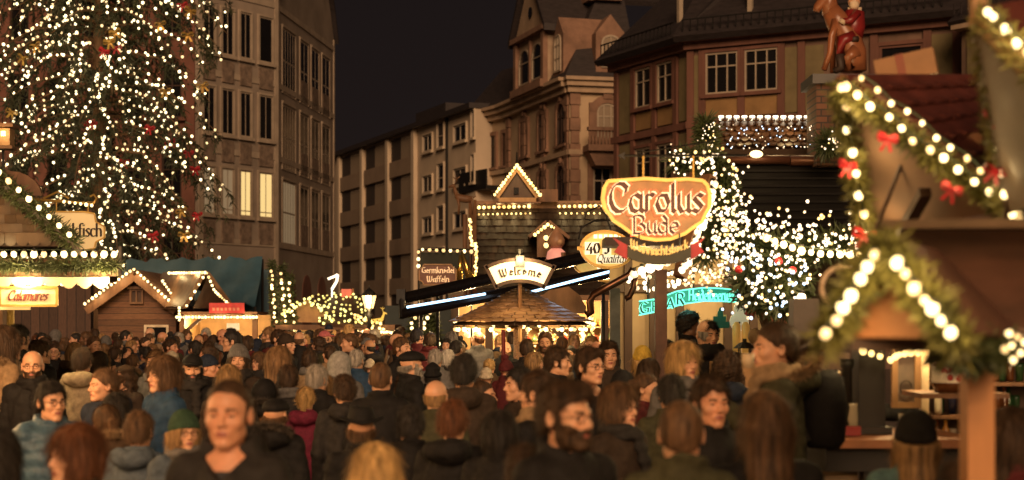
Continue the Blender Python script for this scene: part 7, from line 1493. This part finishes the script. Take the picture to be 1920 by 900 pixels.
# ---- colours
SKIN = [mat('skin_' + n, c, .48, var=.10, scale=14, col2=c2) for n, c, c2 in (('fair', (.64, .36, .22), (.68, .34, .20)), ('rosy', (.60, .31, .185), (.64, .28, .165)), ('tan', (.48, .26, .145), (.52, .25, .135)), ('brown', (.22, .11, .06), (.25, .12, .065)))]
LIP = mat('lips', (.34, .11, .085), .4, var=0); EYEW = mat('eye_white', (.34, .28, .23), .25, var=0); IRIS = mat('iris', (.03, .018, .012), .15, var=0); TROU = mat('dark_trousers', (.03, .03, .035), .8, var=.2); SHOE = mat('dark_shoes', (.02, .018, .015), .5, var=.1)
HAIRC = {n: mat('hair_' + n.replace(' ', '_'), c, .62, var=.6, scale=40, stretch=(1, 1, .12), bump=.4, col2=c2, spec=.3) for n, c, c2 in (('black', (.012, .010, .009), (.03, .024, .02)), ('dark brown', (.028, .015, .009), (.055, .03, .016)), ('brown', (.06, .03, .015), (.11, .058, .028)), ('light brown', (.13, .07, .032), (.21, .115, .052)), ('blond', (.34, .20, .075), (.48, .30, .12)), ('grey', (.22, .19, .16), (.33, .29, .25)), ('white', (.42, .37, .31), (.55, .5, .43)), ('auburn', (.075, .028, .013), (.13, .048, .02)), ('dark blond', (.20, .11, .045), (.30, .175, .075)))}
CLO = {n: mat('cloth_' + n.replace(' ', '_'), c, r, var=.3, scale=22, bump=.25, spec=.22) for n, c, r in (('black', (.011, .0095, .0095), .75), ('charcoal', (.024, .021, .020), .8), ('navy', (.016, .022, .040), .75), ('dark blue', (.02, .05, .10), .7), ('steel blue', (.055, .10, .145), .42), ('brown', (.075, .045, .026), .8), ('dark brown', (.04, .026, .018), .8), ('olive', (.05, .047, .025), .8), ('beige', (.38, .29, .18), .8), ('grey', (.13, .12, .115), .85), ('light grey', (.30, .28, .26), .85), ('red', (.25, .02, .03), .8), ('magenta', (.13, .015, .035), .8), ('teal', (.08, .15, .16), .8), ('yellow', (.55, .36, .06), .85), ('tan', (.26, .17, .095), .8), ('maroon', (.09, .016, .018), .8), ('pink', (.5, .14, .15), .8), ('cream', (.5, .42, .31), .85), ('green', (.03, .06, .035), .8), ('blue grey', (.08, .10, .125), .8), ('patterned grey', (.2, .18, .165), .85))}
FUR = {n: mat('fur_' + n, c, .8, var=.4, scale=20) for n, c in (('tan', (.30, .19, .10)), ('dark', (.06, .045, .033)), ('grey', (.2, .18, .16)))}
PEOPLE = []; PIX = []
def child(name, mesh, m, par, loc=(0, 0, 0), rz=0):
    if len(mesh.materials) == 0: mesh.materials.append(m)
    o = link(bpy.data.objects.new(name, mesh)); o.parent = par; o.location = loc; o.rotation_euler = (0, 0, rz); o.material_slots[0].link = 'OBJECT'; o.material_slots[0].material = m; return o
def person_at(x, y, h, yaw, label, hair='short', hc='dark brown', hat=None, hatc='black', coat='coat', cc='black', glasses=False, beard=None, scarf=None, turn=0, sex='m', var=0, skin=0, pose='down', fat=1.0, fur=None, hoodfur=None, zb=0.0, near=False, tilt=0, group=None, bag=None, shirt=None):
    res = .0042 if near else .0085; cres = .014 if near else .022; sc = h / 1.755; tn = R(turn)
    me = body_mesh(pose, sex, var, tn, res, fat)
    if len(me.materials) == 0:
        for _ in range(7): me.materials.append(SKIN[0])
    b = link(bpy.data.objects.new('person', me)); b.location = (x, y, zb); b.rotation_euler = (R(tilt), 0, R(yaw)); b.scale = (sc, sc, sc); tag(b, label, 'person', group)
    for i, m_ in enumerate((SKIN[skin], EYEW, IRIS, LIP, HAIRC[hc] if hc in HAIRC else HAIRC['brown'], TROU, SHOE)): b.material_slots[i].link = 'OBJECT'; b.material_slots[i].material = m_
    hl = (0, 0, HZ); seed = 1 + (int(abs(x * 37 + y * 11)) % 3)
    if hair and hat and hat != 'hood': hair += '_h'
    if hair: child('hair', hair_mesh(hair, seed, res * (.9 if near else 1.0)), HAIRC[hc], b, hl, tn)
    if hat:
        o = child('hood' if hat == 'hood' else 'hat', hat_mesh(hat, res), CLO[hatc], b, hl, tn)
    if coat: child('coat' if coat != 'puffer' else 'puffer_jacket', coat_mesh(pose, coat, fat, seed, cres), CLO[cc], b)
    if beard: child('beard', beard_mesh(beard == 'full', .004 if near else .006), HAIRC[hc], b, hl, tn)
    if glasses: child('glasses', glasses_mesh(), M_ink, b, hl, tn)
    if scarf: child('scarf', scarf_mesh(seed, .009 if near else .014), CLO[scarf], b)
    if fur: child('fur_trim', fur_mesh('collar'), FUR[fur], b)
    if hoodfur: child('fur_trim', fur_mesh('hood'), FUR[hoodfur], b, (0, 0, 0))
    PEOPLE.append((x, y)); return b
def person(px, ytop, hh, yaw, label, zb=0.0, h=None, hmin=1.5, hmax=1.94, **k):
    d = F * .25 / hh; H_ = CAMH - (ytop - HOR) * d / F - zb; hat_up = {'beanie': .03, 'pom_beanie': .08, 'slouch': .05, 'fedora': .03, 'hood': .04}.get(k.get('hat'), .0); H_ -= hat_up + (.012 if k.get('hair') in ('short', 'quiff', 'bob', 'long', 'wavy') else 0)
    if H_ > hmax or H_ < hmin:
        Hc = min(hmax, max(hmin, H_)); d2 = F * (CAMH - zb - Hc - hat_up) / (ytop - HOR) if abs(ytop - HOR) > 3 else d
        if .72 < d2 / d < 1.38: d = d2
        else: d = d * (1.38 if d2 > d else .72) if d2 > 0 else d
        print('CLAMP %s H=%.2f->%.2f d=%.1f' % (label[:40], H_, Hc, d)); H_ = Hc
    PIX.append((px, ytop, hh, d)); return person_at((px - 960) / F * d, d, H_, yaw, label, zb=zb, near=d < 17, **k)
# ================================================================== THE CROWD, front and middle, one by one
p = person
# left edge
p(8, 636, 48, 75, 'man in dark glasses with grey coat and pale scarf at the left edge', hair='short', hc='black', glasses=True, coat='coat', cc='grey', scarf='cream')
p(38, 645, 40, 25, 'woman with curly light brown hair and glasses behind the bald bearded man', hair='curly', hc='light brown', glasses=True, sex='f', cc='dark brown')
p(78, 638, 44, 140, 'dark haired man in black seen from behind right of the curly haired woman', hair='short', hc='dark brown', cc='black', coat='hooded')
p(102, 645, 32, 10, 'woman with glasses facing the camera between dark man and blonde woman', hair='bun', hc='dark brown', glasses=True, sex='f', cc='black')
p(140, 642, 37, 170, 'blonde long haired person seen from behind before the brown chalet', hair='long', hc='dark blond', sex='f', cc='brown', coat='hooded')
p(61, 657, 59, 12, 'bald bearded man with round glasses in a long black coat', hair=None, hc='dark brown', glasses=True, beard='stubble', cc='black', scarf='black', var=1)
p(27, 678, 50, -78, 'dark wavy haired woman in profile left of the bald bearded man', hair='wavy', hc='dark brown', sex='f', cc='dark brown')
p(155, 652, 50, 172, 'man in a pale beige hooded jacket seen from behind', hair='short', hc='dark brown', coat='hooded', cc='beige')
p(96, 713, 80, 28, 'smiling black haired man with glasses in a steel blue quilted jacket', hair='short', hc='black', glasses=True, coat='puffer', cc='steel blue', var=2, skin=0, turn=15)
p(193, 693, 65, -35, 'smiling woman with tied brown hair and navy coat looking left', hair='bun', hc='brown', sex='f', var=1, coat='hooded', cc='navy', turn=-20)
p(234, 684, 50, -30, 'wavy haired woman with bright face looking left beside the navy coated woman', hair='wavy', hc='dark brown', sex='f', cc='dark brown')
p(306, 667, 68, -48, 'smiling man with collar length brown hair in a dark blue jacket', hair='bob', hc='brown', var=2, coat='coat', cc='dark blue')
p(219, 740, 58, 165, 'dark round head of hair seen from behind below the navy coated woman', hair='bob', hc='black', sex='f', cc='black')
p(198, 760, 78, 215, 'woman with brown ponytail and brown fur collar turned away to the left', hair='ponytail', hc='brown', sex='f', coat='fur', fur='tan', cc='brown')
p(140, 795, 122, -38, 'blurred woman with tousled auburn brown bob at the bottom left', hair='bob', hc='auburn', sex='f', coat='coat', cc='dark brown', turn=-10)
p(-8, 800, 125, 160, 'dark shape of a person in black cut by the left bottom corner', hair='long', hc='black', sex='f', coat='hooded', cc='black')
p(186, 655, 40, 175, 'person with raised fur trimmed hood beside the beige jacket', hair=None, hat='hood', hatc='dark brown', hoodfur='tan', cc='brown', sex='f')
p(205, 668, 36, 120, 'person in black cap bowing behind the beige jacketed man', hair='short', hc='black', hat='beanie', hatc='black', cc='black')
p(216, 650, 34, 150, 'person raising a hand to take a picture before the chalet', hair='short', hc='dark brown', cc='charcoal', pose='phone')
p(239, 651, 32, 0, 'dark haired woman facing the camera above the fur hooded person', hair='bob', hc='black', sex='f', cc='black')
p(250, 664, 36, 165, 'person with grey brown fur hood down, right of the raised hand', hair='short', hc='brown', coat='fur', fur='tan', cc='olive')
p(291, 656, 48, -10, 'man half hidden behind the blue jacketed man wearing a knitted scarf', hair='short', hc='brown', cc='grey', scarf='patterned grey')
p(312, 717, 66, 170, 'person in a dark navy knit cap seen from behind', hair='short', hc='dark brown', hat='beanie', hatc='navy', cc='dark blue', coat='hooded')
p(346, 763, 86, 30, 'blurred woman in a dark green knit cap with glasses beside the near balding man', hair='long', hc='dark blond', hat='beanie', hatc='green', sex='f', glasses=True, cc='blue grey', scarf='grey', tilt=0)
p(428, 712, 128, -4, 'blurred orange lit man with receding hair and open dark jacket nearest centre left', hair='receding', hc='dark brown', coat='open', cc='charcoal', shirt='tan', var=0, skin=1)
p(361, 662, 56, 12, 'man in a black peaked cap with stubble looking ahead', hair='short', hc='black', hat='cap', hatc='black', beard='stubble', cc='black', scarf='charcoal')
p(392, 662, 46, 80, 'man in a dark knit cap in profile right of the peaked cap man', hair=None, hat='beanie', hatc='navy', cc='black', skin=1)
p(447, 640, 52, 4, 'person in a tall grey knit cap and wrapped scarf facing the camera', hair='long', hc='dark brown', hat='beanie', hatc='grey', sex='f', scarf='charcoal', cc='dark brown')
p(430, 684, 60, 178, 'pale blond haired person directly behind the near balding man', hair='bob', hc='dark blond', sex='f', cc='dark brown', coat='hooded')
p(322, 654, 40, 185, 'person in a bright beige cap behind the blue jacketed man', hair='short', hc='brown', hat='slouch', hatc='cream', sex='f', cc='dark brown')
p(484, 661, 38, -30, 'woman with glasses and chin length hair looking left beside the grey knit cap', hair='fringe', hc='brown', sex='f', var=1, glasses=True, cc='charcoal')
p(525, 649, 54, 125, 'woman with long light brown hair turned away to the right', hair='long', hc='light brown', sex='f', coat='coat', cc='charcoal')
p(434, 619, 38, -80, 'tall man with glasses in profile facing left before the sales hut', hair='short', hc='black', glasses=True, cc='black')
p(496, 705, 56, 180, 'person under a black fur edged hood seen from behind', hair=None, hat='hood', hatc='black', hoodfur='dark', cc='black', coat='fur', fur='dark')
p(541, 684, 56, 178, 'short brown haired man with grey scarf seen from behind', hair='short', hc='dark brown', cc='charcoal', scarf='grey')
p(596, 684, 56, 150, 'grey haired man seen from behind at the middle left', hair='short', hc='grey', cc='black', coat='coat')
p(574, 727, 58, 175, 'blond child with magenta red hood down seen from behind', hair='ponytail', hc='blond', sex='f', coat='hooded', cc='magenta', hmin=1.25)
p(517, 748, 70, 168, 'person in a black beret like cap and fur collar seen from behind', hair='short', hc='brown', hat='flat_cap', hatc='black', coat='fur', fur='dark', cc='black')
p(360, 720, 42, 160, 'small blond woman half hidden between the two dark knit caps', hair='bob', hc='blond', sex='f', cc='brown', hmin=1.45)
p(538, 622, 36, 70, 'man in a dark brown knit cap looking right before the fir columns', hair='short', hc='dark brown', hat='beanie', hatc='dark brown', cc='black')
p(637, 655, 50, 182, 'person under a plain light grey hood seen from behind', hair=None, hat='hood', hatc='light grey', coat='hooded', cc='grey')
p(669, 655, 42, 160, 'short grey haired man right of the light grey hood', hair='short', hc='grey', cc='dark blue', coat='coat')
p(646, 702, 64, 195, 'man with swept dark hair and grey jacket seen from behind above the black hat', hair='quiff', hc='dark brown', coat='hooded', cc='charcoal')
p(606, 700, 54, 200, 'fair wispy haired person beside the swept dark haired man', hair='bob', hc='dark blond', sex='f', cc='black')
p(714, 679, 66, 172, 'tall man with cropped brown hair in a broad black coat seen from behind', hair='crop', hc='brown', coat='coat', cc='black', fat=1.12)
p(762, 700, 48, 175, 'person with curly dark brown hair right of the broad black coat', hair='curly', hc='dark brown', sex='f', cc='black')
p(771, 656, 52, 115, 'grey bearded man in a black flat cap turned right', hair='short', hc='grey', hat='flat_cap', hatc='black', beard='full', cc='black')
p(759, 640, 36, 160, 'person in a black knit cap behind the flat capped man', hair=None, hat='beanie', hatc='black', cc='charcoal')
p(812, 675, 46, 170, 'person in a slouching black knit cap right of the flat capped man', hair='short', hc='black', hat='slouch', hatc='black', cc='black')
p(754, 631, 40, 60, 'young man with short brown hair looking down to the right', hair='short', hc='brown', cc='black')
p(817, 654, 40, 165, 'short grey brown haired man behind the slouching knit cap', hair='short', hc='grey', cc='grey')
p(840, 655, 36, 150, 'person with smooth white grey hair right of the grey brown haired man', hair='bob', hc='white', sex='f', cc='charcoal')
p(678, 758, 62, 185, 'person in a wide brimmed black hat seen from behind', hair='short', hc='brown', hat='fedora', hatc='black', cc='black', coat='coat')
p(706, 832, 132, 178, 'blurred golden blond head of hair at the bottom edge centre', hair='long', hc='blond', sex='f', cc='black', coat='coat')
p(818, 712, 72, 168, 'balding grey blond man in an olive green coat seen from behind', hair='bald_ring', hc='dark blond', coat='coat', cc='olive', fat=1.08)
p(850, 750, 88, 165, 'blurred auburn haired person with big black collar seen from behind', hair='short', hc='auburn', sex='f', coat='hooded', cc='black', fat=1.1)
p(870, 664, 68, 172, 'tall dark haired man with brown grey hood down seen from behind', hair='short', hc='black', coat='hooded', cc='dark brown')
p(562, 622, 30, 165, 'balding man before the light net stall', hair='bald_ring', hc='brown', cc='black')
p(746, 625, 36, 80, 'bald man with glasses in profile below the street lantern', hair=None, glasses=True, cc='brown', hc='brown')
p(694, 670, 28, 178, 'small person in a whitish crocheted cap', hair=None, hat='slouch', hatc='cream', sex='f', cc='brown', hmin=1.4)
p(905, 713, 66, 75, 'man with short brown hair and tan fur collar in profile facing right', hair='crop', hc='dark brown', coat='fur', fur='tan', cc='olive')
p(972, 688, 66, -70, 'dark haired man leaning left before the studded post', hair='short', hc='black', cc='dark brown', coat='coat')
p(1008, 694, 84, -120, 'blurred dark haired man with tan scarf turned away to the left', hair='short', hc='dark brown', scarf='tan', cc='black', coat='coat')
p(1062, 712, 126, 38, 'blurred bearded man with dark hair and glasses looking right, nearest at centre', hair='quiff', hc='dark brown', beard='full', glasses=True, coat='coat', cc='black', turn=10)
p(1162, 718, 88, 48, 'blurred woman with brown bob and glasses looking right', hair='bob', hc='brown', sex='f', glasses=True, scarf='charcoal', cc='dark brown', var=2)
p(1107, 651, 66, 42, 'young man with dark hair and black rimmed glasses looking right', hair='quiff', hc='dark brown', glasses=True, cc='black', coat='open', shirt='grey')
p(1046, 650, 54, 85, 'dark haired man in profile facing right left of the young man in glasses', hair='short', hc='dark brown', cc='black', coat='hooded')
p(1141, 639, 50, 8, 'young man with thick dark hair looking down behind the man in glasses', hair='quiff', hc='dark brown', cc='dark brown', coat='hooded')
p(918, 673, 34, 160, 'woman with blond hair in a bun left of the pompom hat', hair='bun', hc='blond', sex='f', cc='brown')
p(950, 664, 40, 150, 'child in a dark red knit hat with black pompom', hair=None, hat='pom_beanie', hatc='maroon', sex='f', cc='maroon', hmin=1.3)
p(912, 686, 36, 175, 'person in cream fluffy hat before the studded post', hair=None, hat='slouch', hatc='cream', sex='f', cc='black', hmin=1.4)
p(985, 838, 118, 178, 'blurred brown haired head at the bottom edge left of centre right', hair='short', hc='dark brown', cc='dark brown', coat='hooded')
p(948, 640, 32, 5, 'bald bearded man facing the camera beside the red pole', hair=None, beard='stubble', hc='brown', cc='black')
p(1003, 660, 40, 80, 'person with blue hood and light hair right of the studded post', hair='bob', hc='dark blond', coat='hooded', cc='blue grey', sex='f')
p(1054, 630, 34, 170, 'man with cropped hair before the glittering trinket stall', hair='crop', hc='brown', cc='tan')
p(1204, 643, 46, 185, 'person in a bright yellow knit cap with long blond hair', hair='long', hc='blond', hat='beanie', hatc='yellow', sex='f', cc='brown')
p(1181, 660, 36, 50, 'black hooded woman looking right beside the yellow knit cap', hair='bob', hc='black', hat='hood', hatc='black', sex='f', cc='black', glasses=True)
p(1218, 672, 52, 130, 'woman with long straight dark hair turned away below the yellow knit cap', hair='long', hc='dark brown', sex='f', cc='black')
p(1249, 638, 46, -15, 'dark haired man peering out behind the blond woman', hair='quiff', hc='black', cc='black')
p(1282, 640, 68, 22, 'blond woman with parted hair looking down at the market middle', hair='bob', hc='blond', sex='f', cc='grey', scarf='grey', turn=10)
p(1333, 703, 98, 18, 'blurred man with dark short hair facing right and smiling', hair='short', hc='dark brown', var=2, cc='black', coat='coat', skin=1)
p(1258, 702, 74, 185, 'dark haired head seen from behind left of the smiling blurred man', hair='short', hc='black', cc='olive', coat='coat')
p(1214, 702, 62, 60, 'person with brown tied hair between the bob haired and dark haired people', hair='bun', hc='brown', sex='f', cc='maroon')
p(1277, 750, 130, 176, 'blurred man with cropped brown hair seen from behind nearest at right of centre', hair='crop', hc='brown', cc='olive', coat='coat')
p(1434, 735, 122, 182, 'blurred woman with very long straight brown hair seen from behind', hair='long', hc='brown', sex='f', cc='black', coat='coat')
p(1363, 664, 62, 175, 'curly dark haired person in a navy jacket seen from behind', hair='curly', hc='dark brown', cc='navy', coat='hooded')
p(1320, 690, 44, 160, 'person in a black low cap between blond woman and curly haired person', hair='short', hc='black', hat='beanie', hatc='black', cc='black')
p(1322, 600, 48, 195, 'bald grey haired man in a black jacket at the wine pavilion', hair='bald_ring', hc='grey', cc='black', coat='hooded', zb=.12)
p(1298, 606, 42, 8, 'woman with long brown hair facing the camera beside the bald grey man', hair='long', hc='brown', sex='f', cc='dark brown', zb=.12)
p(1294, 587, 44, 95, 'tall man with thick black hair stretching his arm out right to point', hair='afro', hc='black', skin=3, cc='black', coat='coat', zb=.15, pose='down')
person_at(*[(lambda q: (q.x, q.y))(P(1330, 600, 15.6))][0], 1.86, 20, 'person in black jacket pointing far to the right behind the bald grey man', hair='short', hc='black', coat='coat', cc='black', pose='point', zb=.12, near=True)
p(1452, 606, 92, -82, 'woman in an olive parka with wide fur trim eating in profile facing left', hair='bun', hc='dark brown', sex='f', var=1, coat='fur', fur='tan', cc='olive', pose='high', scarf='tan', zb=.18)
p(1452, 568, 50, 70, 'man with tan hooded coat behind the woman in the fur trimmed parka', hair='short', hc='brown', coat='hooded', cc='tan', zb=.25, skin=1)
p(1520, 652, 74, 35, 'person in a black jacket reaching an arm across the bar behind the parka woman', hair='short', hc='dark brown', cc='black', coat='coat', pose='reach')
p(1716, 757, 108, 176, 'person in a chunky black knit cap and teal coat at the bar', hair='long', hc='dark blond', hat='beanie', hatc='black', sex='f', cc='teal', coat='coat')
p(1905, 765, 118, 95, 'person with long brown hair cut by the right edge', hair='long', hc='dark brown', sex='f', cc='maroon', coat='coat')
p(1800, 868, 120, 170, 'dark brown head at the bottom edge left of the orange post', hair='short', hc='dark brown', sex='f', cc='dark brown')
p(938, 770, 92, 160, 'dark haired woman in a black coat at the bottom middle', hair='bob', hc='black', sex='f', cc='black', coat='coat')
p(470, 800, 90, 185, 'low dark haired head right of the near balding man', hair='bob', hc='black', sex='f', cc='black', coat='hooded', hmin=1.4)
p(262, 770, 84, 170, 'person in dark blue grey jacket with brown hair left of the dark green knit cap', hair='short', hc='brown', cc='blue grey', coat='hooded', hmin=1.4)
p(770, 760, 84, 178, 'dark haired person in a black coat below the flat capped man', hair='short', hc='black', cc='black', coat='coat', hmin=1.45)
p(35, 602, 46, 150, 'tall person in a dark coat in front of the board wall', hair='short', hc='black', cc='black', coat='coat')
p(12, 596, 58, 120, 'person with long hair and fur collar at the far left edge', hair='long', hc='dark brown', sex='f', cc='tan', coat='fur', fur='tan')
bk = thing('backpack', 'black backpack carried behind the woman in the fur trimmed parka', 'backpack', P(1545, 760, 8.3)); c = P(1545, 752, 8.2)
m = MB(); m.lathe(c - Vector((0, 0, .24)), [(.08, 0), (.11, .04), (.12, .22), (.10, .36), (.05, .40)], 14); m.build('bag', CLO['black'], bk, smooth=True)
m = MB(); m.tube([c + Vector((-.1, -.1, .2)), c + Vector((-.16, -.05, .0)), c + Vector((-.1, -.08, -.2))], .018, 6); m.build('strap', CLO['charcoal'], bk)
tag(MB().lathe(P(1402, 690, 7.75), [(.026, 0), (.032, .07)], 14).build('paper_cup', mat('cream_cup', (.6, .45, .28), .5), smooth=True), 'cream cup held by the woman in the fur trimmed parka', 'cup')
for a_, b_, l_ in ((1400, 8.4, 'parka woman'),): tag(MB().span((P(1380, 0, 8.4).x, 7.9, 0), (P(1500, 0, 8.4).x, 8.9, .179)).build('wooden_step', M_wood), 'low wooden step under the woman in the fur trimmed parka', 'step')
tag(MB().span((P(1270, 0, 15).x, 14.4, 0), (P(1372, 0, 15).x, 17.4, .119)).build('wooden_step', M_wood), 'low wooden platform before the wine pavilion counter', 'step')
# ---- the rest of the crowd, row behind row, each a person of its own
rn = random.Random(77); place = []
def region(px):
    for lim, nm in ((165, 'by the board wall'), (335, 'by the brown chalet'), (495, 'by the sales hut'), (560, 'by the fir columns'), (670, 'by the light net stall'), (745, 'by the street lantern'), (880, 'under the dark awning'), (1000, 'by the Welcome post'), (1130, 'by the trinket stall')):
        if px < lim: return nm
    return 'by the wine pavilion'
OBST = [(P(976, 0, 24).x, 24.0, .45), (P(692, 0, 34).x, 34, .35), (P(1240, 0, 16).x, 16, .35), (P(1154, 0, 18.5).x, 18.5, .4)]
tries = 0
while len(place) < 172 and tries < 20000:
    tries += 1; d = 12.5 + 25 * rn.random() ** .82; px = rn.uniform(-20, 1190 if d < 17 else (1120 if d < 27 else 905))
    lim = 37.2 if 160 < px < 760 else (39 if px < 160 else (31 if px < 850 else 27.5))
    if d > lim: continue
    x = (px - 960) / F * d
    if px < 235 and 14.2 < d < 18: continue
    if any((x - a) ** 2 + ((d - b)) ** 2 < .62 ** 2 for a, b in PEOPLE) or any((x - a) ** 2 + (d - b) ** 2 < r * r for a, b, r in OBST): continue
    h = rn.gauss(1.71, .085); h = min(1.9, max(1.52, h)); yt = HOR + F * (CAMH - h) / d; hh = F * .25 / d
    # keep the heads placed by hand in clear view
    if any(dd > d and abs(px - a) < (hh + b2) * .42 and yt < a2 + b2 * .9 and yt + hh * 2.6 > a2 for a, a2, b2, dd in PIX): continue
    place.append((d, px, x, h)); PEOPLE.append((x, d))
HS = ['short', 'short', 'short', 'quiff', 'crop', 'bob', 'long', 'wavy', 'curly', 'bun', 'ponytail', 'bald_ring']
HD = {'short': 'short', 'quiff': 'swept', 'crop': 'cropped', 'bob': 'chin length', 'long': 'long', 'wavy': 'wavy', 'curly': 'curly', 'bun': 'tied up', 'ponytail': 'ponytailed', 'bald_ring': 'receding'}
HCN = ['black', 'black', 'black', 'dark brown', 'dark brown', 'dark brown', 'dark brown', 'brown', 'brown', 'light brown', 'grey', 'dark blond', 'auburn']
CCN = ['black', 'black', 'charcoal', 'navy', 'dark brown', 'olive', 'brown', 'blue grey', 'grey', 'maroon', 'tan']; nn = {}
place.sort(); place = place[::-1]
for d, px, x, h in place:
    hs = rn.choice(HS); hc = rn.choice(HCN); cc = rn.choice(CCN); sex = 'f' if hs in ('bob', 'long', 'wavy', 'bun', 'ponytail') or (hs == 'curly' and rn.random() < .6) else 'm'
    away = rn.random() < .5; yaw = rn.gauss(180, 35) if away else rn.choice((-1, 1)) * rn.uniform(5, 80); hat = hatc = None
    if rn.random() < .20: hat = rn.choice(('beanie', 'beanie', 'slouch', 'cap', 'hood', 'pom_beanie')); hatc = rn.choice(('black', 'black', 'navy', 'grey', 'charcoal', 'dark brown', 'maroon', 'cream', 'pink'))
    gl = (not away) and rn.random() < .25
    look = f'{hatc} {dict(beanie="knit cap", slouch="slouchy cap", cap="peaked cap", hood="hood", pom_beanie="pompom hat")[hat]}' if hat else f'{HD[hs]} {hc} hair'
    face = 'from behind' if away and abs(yaw - 180) < 50 else ('turned right' if 20 < yaw < 150 else ('turned left' if yaw < -20 or yaw > 210 else 'facing us'))
    lab = f'person with {look}, {cc} coat {face} {region(px)}'
    if nn.get(lab): lab += ' nearer' if len(lab.split()) < 16 else ''
    nn[lab] = nn.get(lab, 0) + 1
    person_at(x, d, h, yaw, lab, hair=None if hat == 'hood' else hs, hc=hc, hat=hat, hatc=hatc or 'black', coat=rn.choice(('coat', 'coat', 'hooded', 'puffer', 'open')), cc=cc, glasses=gl, beard=rn.choice(('full', 'stubble')) if sex == 'm' and not away and rn.random() < .35 else None, scarf=rn.choice((None, None, None, 'grey', 'charcoal', 'maroon', 'tan', 'navy')), turn=rn.choice((0, 0, 25, -25)), sex=sex, var=rn.randrange(3), skin=rn.choice((0, 0, 1, 1, 2, 3)), near=False, group=None)
dup_ = {}
for o in list(COL.objects):
    if o.get('category') == 'person': dup_.setdefault(o['label'], []).append(o)
for k, v in dup_.items():
    if len(v) > 1:
        for o in v: o['group'] = 'people alike ' + k[12:60]
print('PEOPLE', len([o for o in COL.objects if o.get('category') == 'person']), 'tries', tries)
# unseen stalls and festoon lines, added beside and behind the viewer to light the crowd
M_fest = mat('added_festoon_bulb', (.9, .8, .6), .3, var=0, em=(1, .75, .4), es=12)
def added_stall(nm, x0, x1, y0, y1, xe, w_):
    t = thing('added_stall', f'added unseen stall lighting the crowd on the {nm} of the aisle beside the viewer', 'market stall', (x0, y0, 0))
    m = MB(); m.span((x0, y0, 2.55), (x1, y1, 2.65)); m.build('roof', M_wood_mid, t); m = MB(); m.span((x0 if xe > x0 else x1 - .1, y0, 0), (x0 + .1 if xe > x0 else x1, y1, 2.548)); m.build('back_wall', M_inside, t)
    m = MB(); m.span((min(xe, xe - .5 * (1 if xe > x0 else -1)), y0 + .1, 0), (max(xe, xe - .5 * (1 if xe > x0 else -1)), y1 - .1, 1.0)); m.build('counter', M_wood, t)
    for y in (y0 + .05, y1 - .17): m = MB(); m.span((xe - .06, y, 1.0 if False else 1.001), (xe + .06, y + .12, 2.548)); m.build('post', M_wood_dark, t)
    string_lights(f'eave bulbs of the plain stall on the {nm} of the aisle', [(xe, y0, 2.48), (xe, y1, 2.48)], 18, .04, M_fest)
    for y in np.linspace(y0 + .6, y1 - .6, 4): lamp((xe + (.25 if xe > x0 else -.25), y, 2.42), w_, .12, (1, .56, .22), parent=t)
added_stall('left', -6.6, -4.6, 4.5, 11.5, -4.62, 125); added_stall('right', 3.4, 5.4, -3.5, 3.2, 3.42, 110)
for i, (a, b, w_) in enumerate((((-4.2, 1.0, 3.6), (4.2, 2.2, 3.6), 105), ((-4.6, -3.5, 3.6), (4.6, -2.5, 3.6), 80))):
    string_lights(f'festoon line of warm bulbs over the aisle {("just above", "behind")[i]} the viewer', [a, b], 13, .045, M_fest, watts=0, every=4)
    for q in path([a, b], 4): lamp(q + Vector((0, 0, -.15)), w_, .1, (1, .54, .19))
    for q in (a, b): tag(MB().tube([(q[0], q[1], 0), q], .05, 8).build('added_festoon_pole', M_dark), f'unseen pole holding the added festoon line {("just above", "behind")[i]} the viewer, {"left" if q[0] < 0 else "right"} end', 'pole')
